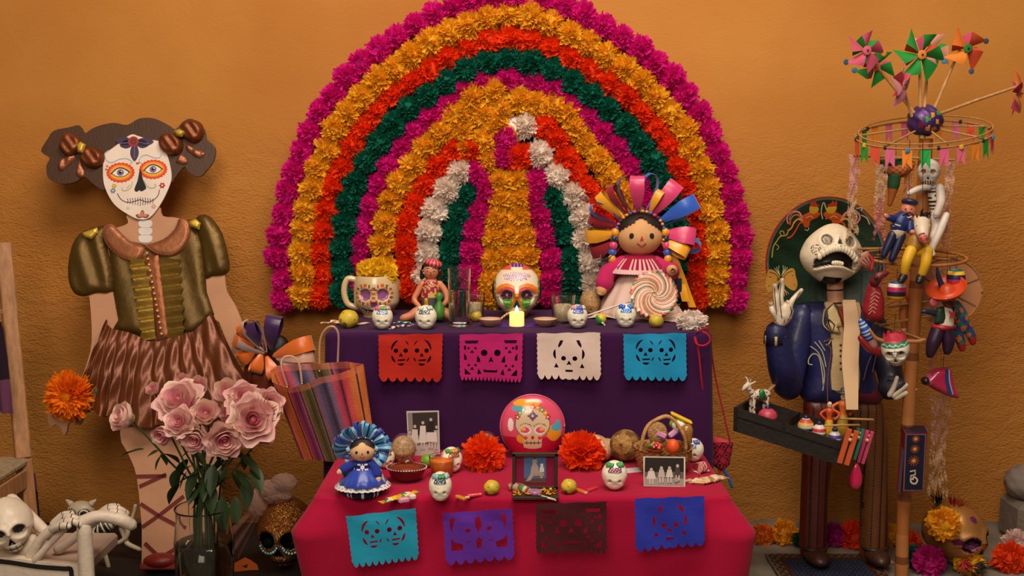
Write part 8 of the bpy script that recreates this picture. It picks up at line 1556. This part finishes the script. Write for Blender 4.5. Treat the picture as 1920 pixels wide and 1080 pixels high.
m = M(); m.poly(pn, WB, 0, .03); m.build('side_panel', 'papier', bed); m = M(); m.stroke(smoothpoly([q(a, b)[::2] for a, b in ((-80, 1050), (0, 1052), (70, 1062), (120, 1066), (134, 1070), (134, 1120))], 4, False), 9*kb, '#1c1614', -.003, .002); m.build('black_outline', 'satin', bed)
m = M(); m.limb([q(22, 936, .12), q(60, 972, .10), q(92, 1004, .06)], [.020, .019, .018], WB, 14); m.build('head_slat', 'papier', bed)
m = M(); m.box((v0[0]-.27, .18, .20), (.5, .34, .05), '#b89a88', .2); m.build('mattress', 'cloth', bed)
sl = root('lying_skeleton', 'white papier-mache skeleton lying in the bed with both hands over its edge', 'papier-mache figure', (AY(30, 990, -1.05).x, -.98, AY(30, 1040, -.98).z)); q = lambda a, b, d=0: tuple(LP(sl, a, b, d))
def slc(c): X, Y, Z = c.T; C = np.tile(np.array(lin('#dac6b0')), (len(c), 1)); C[(np.hypot(np.abs(X)-.16, Z+.0) < .095) & (Y < 0)] = lin('#1c1614'); C[nose_tri(c)] = lin('#1c1614'); mm = (Y < 0) & (np.abs(X) < .2) & (np.abs(Z+.33) < .06); C[mm & ((np.abs(Z+.33) < .012) | (np.abs((X*11) % 1-.5) < .1))] = lin('#2a201c'); return C
m = M(); skull(m, q(18, 985, -.02), .195, slc, dict(jaw=.42), 100, 72, rot=(0, R(-12), R(22))); m.build('skull', 'papier', sl)
m = M(); m.limb([q(60, 1010, .0), q(52, 1030, .0), q(30, 1050, .02), q(-20, 1060, .03)], [.022, .030, .045, .05], '#cdb8a2', 16); m.build('spine', 'papier', sl)
def hand(cx, pts_arm, fingers, par, q, wr=.019):
    m = M(); m.limb([q(*t) for t in pts_arm], [wr*.95, wr*.8, wr], WB, 14, 6); o = m.build('arm', 'papier', par); m = M()
    for F in fingers: m.limb([q(*t) for t in F], [.0125, .012, .0115, .0095][:len(F)], WB, 10, 4)
    h = m.build('hand', 'papier', o); m = M()
    for F in fingers: 
        for t in F[1:]: a = np.array(q(*t)); m.ball((a[0], a[1]-.004, a[2]+.0005), (.0015, .0135, .0135), '#2a1e18', 8, 6)
    m.build('joint_lines', 'satin', h, kind='stuff')
hand(0, [(58, 1042, -.04), (78, 1010, -.05), (104, 988, -.05)], [[(100, 984, -.06), (120, 970, -.07), (136, 970, -.075), (150, 976, -.07)], [(102, 990, -.075), (122, 978, -.09), (138, 978, -.095), (150, 984, -.09)], [(98, 992, -.085), (114, 986, -.105), (128, 986, -.11)], [(100, 982, -.045), (118, 966, -.05), (134, 964, -.055)]], sl, q)
hand(0, [(110, 1030, .05), (150, 1000, .05), (188, 966, .04)], [[(186, 964, .0), (204, 954, -.01), (222, 954, -.01), (238, 962, -.0)], [(188, 968, -.015), (206, 960, -.03), (222, 961, -.03), (236, 968, -.02)], [(190, 972, -.03), (204, 967, -.045), (218, 968, -.045)], [(188, 962, .015), (204, 951, .01), (220, 950, .01)]], sl, q)
m = M(); m.limb([q(66, 1050, -.06), q(95, 1018, -.065), q(122, 990, -.06)], [.013, .011, .012], WB, 10); m.build('forearm_bone', 'papier', sl)
# ---------------- skeleton cat ----------------
ct = root('skeleton_cat', 'small grey-white skeleton cat with big round eyes behind the white bed', 'papier-mache figure', (AY(185, 1070, -.55).x, -.55, .045)); q = lambda a, b, d=0: tuple(LP(ct, a, b, d)); kc = mpp(Vector((0, -.55, 0))); CG = '#a8957c'
def cc_(c, u, v):
    C = np.tile(np.array(lin(CG)), (len(c), 1)); c0 = np.array(q(152, 958)); 
    for sg in (-1, 1):
        d = np.hypot(c[:, 0]-c0[0]-sg*11.5*kc, c[:, 2]-c0[2]+1*kc)/kc; f = c[:, 1] < c0[1]; C[f & (d < 10.5)] = lin('#d0c0a4'); C[f & (np.abs(d-9.6) < .9)] = lin('#1c1410'); C[f & (d < 6.5)] = lin('#14100e')
    return C
m = M(); m.ball(q(152, 958), (26*kc, 20*kc, 20*kc), cc_, 90, 60); 
for sg in (-1, 1): m.limb([q(152+sg*20, 944), q(152+sg*27, 938)], [7*kc, 2.5*kc], CG, 8); 
m.limb([q(152, 972, -.03), q(153, 978, -.035)], [9*kc, 7*kc], CG, 12); m.build('head', 'papier', ct)
rb = lambda c, u, v: np.where((np.sin(u*62) > .1)[:, None], np.array(lin('#1c1612')), np.array(lin('#d0c0a8')))
m = M(); m.limb([q(166, 978, .02), q(185, 988, .02), q(204, 980, .03), q(216, 972, .04)], [12*kc, 17*kc, 15*kc, 9*kc], rb, 20, 8); m.build('ribcage', 'papier', ct)
for L in ([(176, 995, 0), (182, 1022, -.01), (196, 1040, -.02), (204, 1066, -.02)], [(216, 978, .05), (238, 990, .05), (236, 1008, .05), (222, 1018, .05)], [(228, 990, .07), (236, 1012, .06), (240, 1020, .05), (262, 1030, .04)], [(184, 1000, .06), (178, 1030, .06), (186, 1060, .06)]): m = M(); m.limb([q(*t) for t in L], [6*kc, 5*kc, 5*kc, 4*kc][:len(L)], '#c8b498', 10, 5); m.build('leg', 'papier', ct)
m = M(); m.limb([q(218, 974, .05), q(240, 985, .05), q(250, 965, .05), q(254, 948, .05)], [5*kc, 4*kc, 4*kc, 4*kc], '#b8a488', 10, 5); m.build('tail', 'papier', ct)
# ---------------- gold skulls ----------------
GS = root('gold_skull', 'glittering copper-gold skull with tulle bow and rhinestones left of the magenta cloth', 'skull', (AY(538, 1040, -.55).x, -.55, .045)); Hg = .275
def gsc(c):
    X, Y, Z = c.T; A = np.abs(X); C = np.tile(np.array(lin('#a8784c')), (len(c), 1)); C[(Z > .10)] = lin('#a8682c'); C[(Y < .1) & (np.hypot(A-.16, Z+.02) < .118)] = lin('#0a1210'); C[nose_tri(c)] = lin('#140c08'); mm = (Y < .1) & (np.abs(Z+.34) < .05) & (A < .19); C[mm & ((np.abs(Z+.335) < .014) | (np.abs((X*16) % 1-.5) < .08))] = lin('#4a0c1c'); return C
m = M(); skull(m, (0, 0, Hg*.455), Hg, gsc, dict(jaw=.40, eye=(.16, -.02, .125, .14)), 120, 90, rot=(R(-6), 0, R(-4))); m.build('skull', 'glitter', GS)
for sg in (-1, 1):
    m = M()
    for i in range(9): a = R(200+140*i/8); x = sg*.16+.125*math.cos(a); z = -.02+.125*math.sin(a); m.ball((x*Hg, -.44*Hg*math.sqrt(1-(x/.45)**2)-.004, (z+.455)*Hg), (.006, .005, .006), '#a8dce0', 7, 5)
    m.build('rhinestones', 'crumplefoil', GS, kind='stuff'); m = M(); m.ball((sg*.16*Hg, -.28*Hg, .435*Hg), (.085*Hg, .03, .085*Hg), '#0c1c18', 18, 12); m.build('eye_jewel', 'glitter', GS)
m = M()
for (cx, cz, rx_, rz_) in ((-.05, .30, .055, .035), (.0, .325, .05, .035), (-.03, .275, .06, .03), (-.10, .24, .04, .06)): m.ball((cx, -.02, cz), (rx_, .035, rz_), '#cfa090', 34, 24, fn=lambda D: D*(1+.10*np.sin(D[:, :1]*13+D[:, 2:]*9)*np.sin(D[:, 1:2]*11+2)))
m.build('tulle_bow', 'tulle', GS); m = M(); P = np.zeros((12, 10, 3))
for i in range(12):
    for j in range(10): u, v = i/11, j/9; P[i, j] = (-.09-.09*u-.02*v, -.03+.02*math.sin(v*14), .22-.13*u+(v-.5)*.09*(.4+u))
m.grid(P, '#b07868'); m.build('tulle_tail', 'tulle', GS)
p = AY(458, 1030, -.62); r = root('orange_paper_scrap', 'small orange cut-paper scrap between the vase and the copper-gold skull', 'paper', (p.x, -.62, .046), (R(-25), 0, .2)); m = M(); m.poly([(-.04, .03), (0, .05), (.02, .04), (.045, .02), (.05, .0), (.02, .002), (-.02, .0), (-.05, .0)], '#d0601c', 0, .001, [[(-.012, .018), (.012, .024), (.006, .010)]]); m.build('paper', 'paper', r)
G2S = root('gold_skull', 'matte gold skull facing right with yellow paper flower and feathers, on the floor', 'skull', (AY(1786, 1070, -.44).x, -.44, .002)); Hg = .262; s = mpp(Vector((0, -.44, 0)))
def g2c(c): X, Y, Z = c.T; A = np.abs(X); C = np.tile(np.array(lin('#a8723c')), (len(c), 1)); C[(Y < .1) & (np.hypot(A-.16, Z+.02) < .115)] = lin('#1c0c14'); d = np.hypot(A-.16, Z+.02); C[(Y < .1) & (d < .115) & (np.sin(X*170)*np.sin(Z*150) > .35)] = lin('#8c2c6c'); C[nose_tri(c)] = lin('#3c1c10'); C[(np.hypot(X+.30, Z-.05) < .045)] = lin('#6a1c4c'); C[np.hypot(X, Z-.30) < .05] = lin('#7a2c6a'); return C
m = M(); skull(m, (0, 0, Hg*.46), Hg, g2c, dict(jaw=.36, eye=(.16, -.02, .115, .12)), 110, 84, rot=(R(-6), R(-8), R(30)), sx=1.05, sy=1.1); m.build('skull', 'goldpaint', G2S)
w = lambda a, b, d=0: tuple(LP(G2S, a, b, d)); rs = random.Random(4)
for (a, b, d, col, n_, L, ang) in ((1790, 965, -.02, '#a8201c', 60, .07, 1.3), (1812, 985, -.03, '#181010', 60, .055, .6), (1762, 945, .02, '#1c1210', 30, .05, 1.9), (1806, 1052, -.14, '#a01c18', 60, .05, -1.2), (1826, 1060, -.12, '#181010', 60, .05, -.4)):
    m = M(); o_ = w(a, b, d)
    for i in range(n_): aa = ang+rs.gauss(0, .55); l = L*rs.uniform(.5, 1.1); e = (o_[0]+l*math.cos(aa), o_[1]+rs.uniform(-.03, .03), o_[2]+l*math.sin(aa)); m.tube([o_, tuple((np.array(o_)+np.array(e))/2+rs.uniform(-.006, .006)), e], [.0018, .0026, .0005], col, 4)
    m.build('feather', 'hair', G2S, label='red feather' if col[1] == 'a' else 'black feather')
def floor_puff(px, py, rp, y, col, lab, seed, w_=.5, z0=0, n_=130, name='paper_flower'):
    p = AY(px, py, y); Rr = rp*mpp(p); r = root(name, lab, 'paper flower', (p.x, y, max(p.z, Rr*.75+z0))); link('bloom', puff_mesh('bloom', Rr*.95, col, n_, .8, seed, wide=w_, deep=.85), r)
p = AY(1769, 981, -.57); r = root('yellow_paper_flower', 'ruffled yellow paper flower pinned on the gold skull at the lower right', 'paper flower', p); link('bloom', puff_mesh('bloom', 29*mpp(p), '#f5ae1c', 120, .8, 301, wide=.6, deep=.8), r)
for i, (px, py, rp, y, col, lab) in enumerate(((1428, 1041, 22, -.20, '#e87818', 'amber paper flower on the floor just right of the magenta cloth'), (1470, 1040, 26, -.20, '#f0a01c', 'yellow paper flower on the floor left of the skeleton figure'), (1502, 1046, 17, -.24, '#0c4a2c', 'dark green paper flower behind the left foot of the skeleton figure'), (1562, 1040, 25, -.22, '#b01878', 'magenta paper flower on the floor between the trouser legs'), (1599, 1036, 29, -.24, '#e83c0c', 'red-orange paper flower between the trouser legs, right one'), (1664, 1048, 24, -.22, '#f0b01c', 'golden yellow paper flower behind the foot of the bamboo pole'), (1703, 1054, 22, -.28, '#e8500c', 'orange paper flower right beside the bamboo pole foot'), (1716, 1076, 24, -.46, '#0c6a5a', 'teal paper flower in front of the gold skull, left'), (1740, 1092, 30, -.52, '#c81c7c', 'magenta paper flower cut by the lower frame edge'), (1815, 1083, 28, -.52, '#f0b41c', 'yellow paper flower in front of the gold skull, right'), (1893, 1062, 32, -.50, '#f04a10', 'orange paper flower at the lower right corner'), (1905, 1022, 28, -.42, '#e8c8c0', 'white and pink paper flower at the right edge'))):
    floor_puff(px, py, rp, y, col, lab, 400+i)
r = root('red_paper_cone', 'small red pointed paper cone beside the white and pink flower', 'paper', AY(1888, 1014, -.30)); m = M(); m.limb([(-.03, 0, .005), (.02, 0, 0), (.06, 0, -.005)], [.003, .014, .022], '#a81420', 12); m.build('cone', 'paper', r); r.location.z = .03
# woven textile under the skeleton's feet, small card
r = root('woven_mat', 'patterned dark woven mat on the floor under the skeleton figure', 'mat', (AZ(1538, 1066, .0).x, -.62, 0)); m = M(); n1, n2 = 80, 60; P = np.zeros((n1, n2, 3)); x0, x1 = AZ(1440, 1056, 0).x-r.location.x, AZ(1640, 1056, 0).x-r.location.x
for i in range(n1):
    for j in range(n2): P[i, j] = (x0+(x1-x0)*i/(n1-1), .255-.5*j/(n2-1), .010+.0006*math.sin(i*1.9)*math.sin(j*1.7))
def mc(c, u, v):
    C = np.tile(np.array(lin('#1c2030')), (len(c), 1)); e = np.minimum(np.minimum(u, 1-u), np.minimum(v, 1-v)); C[(np.sin(u*160)*np.sin(v*120) > .3)] = lin('#343850'); C[e < .14] = lin('#401a10'); C[(e < .10)] = lin('#3c2418'); C[(e < .10) & (np.sin(u*90)*np.sin(v*70) > .15)] = lin('#5c4a3c'); C[e < .015] = lin('#6a5848'); return C
m.grid(P, mc, thick=.009); m.build('textile', 'woven', r)
r = root('picture_card', 'small pinkish picture card on the floor behind the bamboo pole foot', 'card', (AZ(1662, 1070, 0).x, -.40, .003), (0, 0, .1)); m = M(); m.box((0, 0, 0), (.11, .07, .003), '#b89080', .1); m.box((0, 0, .002), (.085, .05, .001), '#8c6a5a', .1); m.build('card', 'paper', r)
# carved stone at the right edge
p = AY(1918, 1000, -.16); r = root('stone_sculpture', 'rounded grey carved stone on a square stone block at the right edge', 'sculpture', (p.x, -.16, 0)); q = lambda a, b, d=0: tuple(LP(r, a, b, d)); st_ = lambda D: D*(1+.05*np.sin(D[:, :1]*7+D[:, 2:]*9)*np.sin(D[:, 1:2]*6+1))
zt = q(1918, 935)[2]; m = M(); m.box((.03, 0, zt/2), (.19, .20, zt), '#77685a', .12); m.build('block', 'stone', r); m = M(); m.ball(q(1924, 905), (.085, .08, .075), '#82736a', 34, 24, fn=st_); m.build('carved_head', 'stone', r)
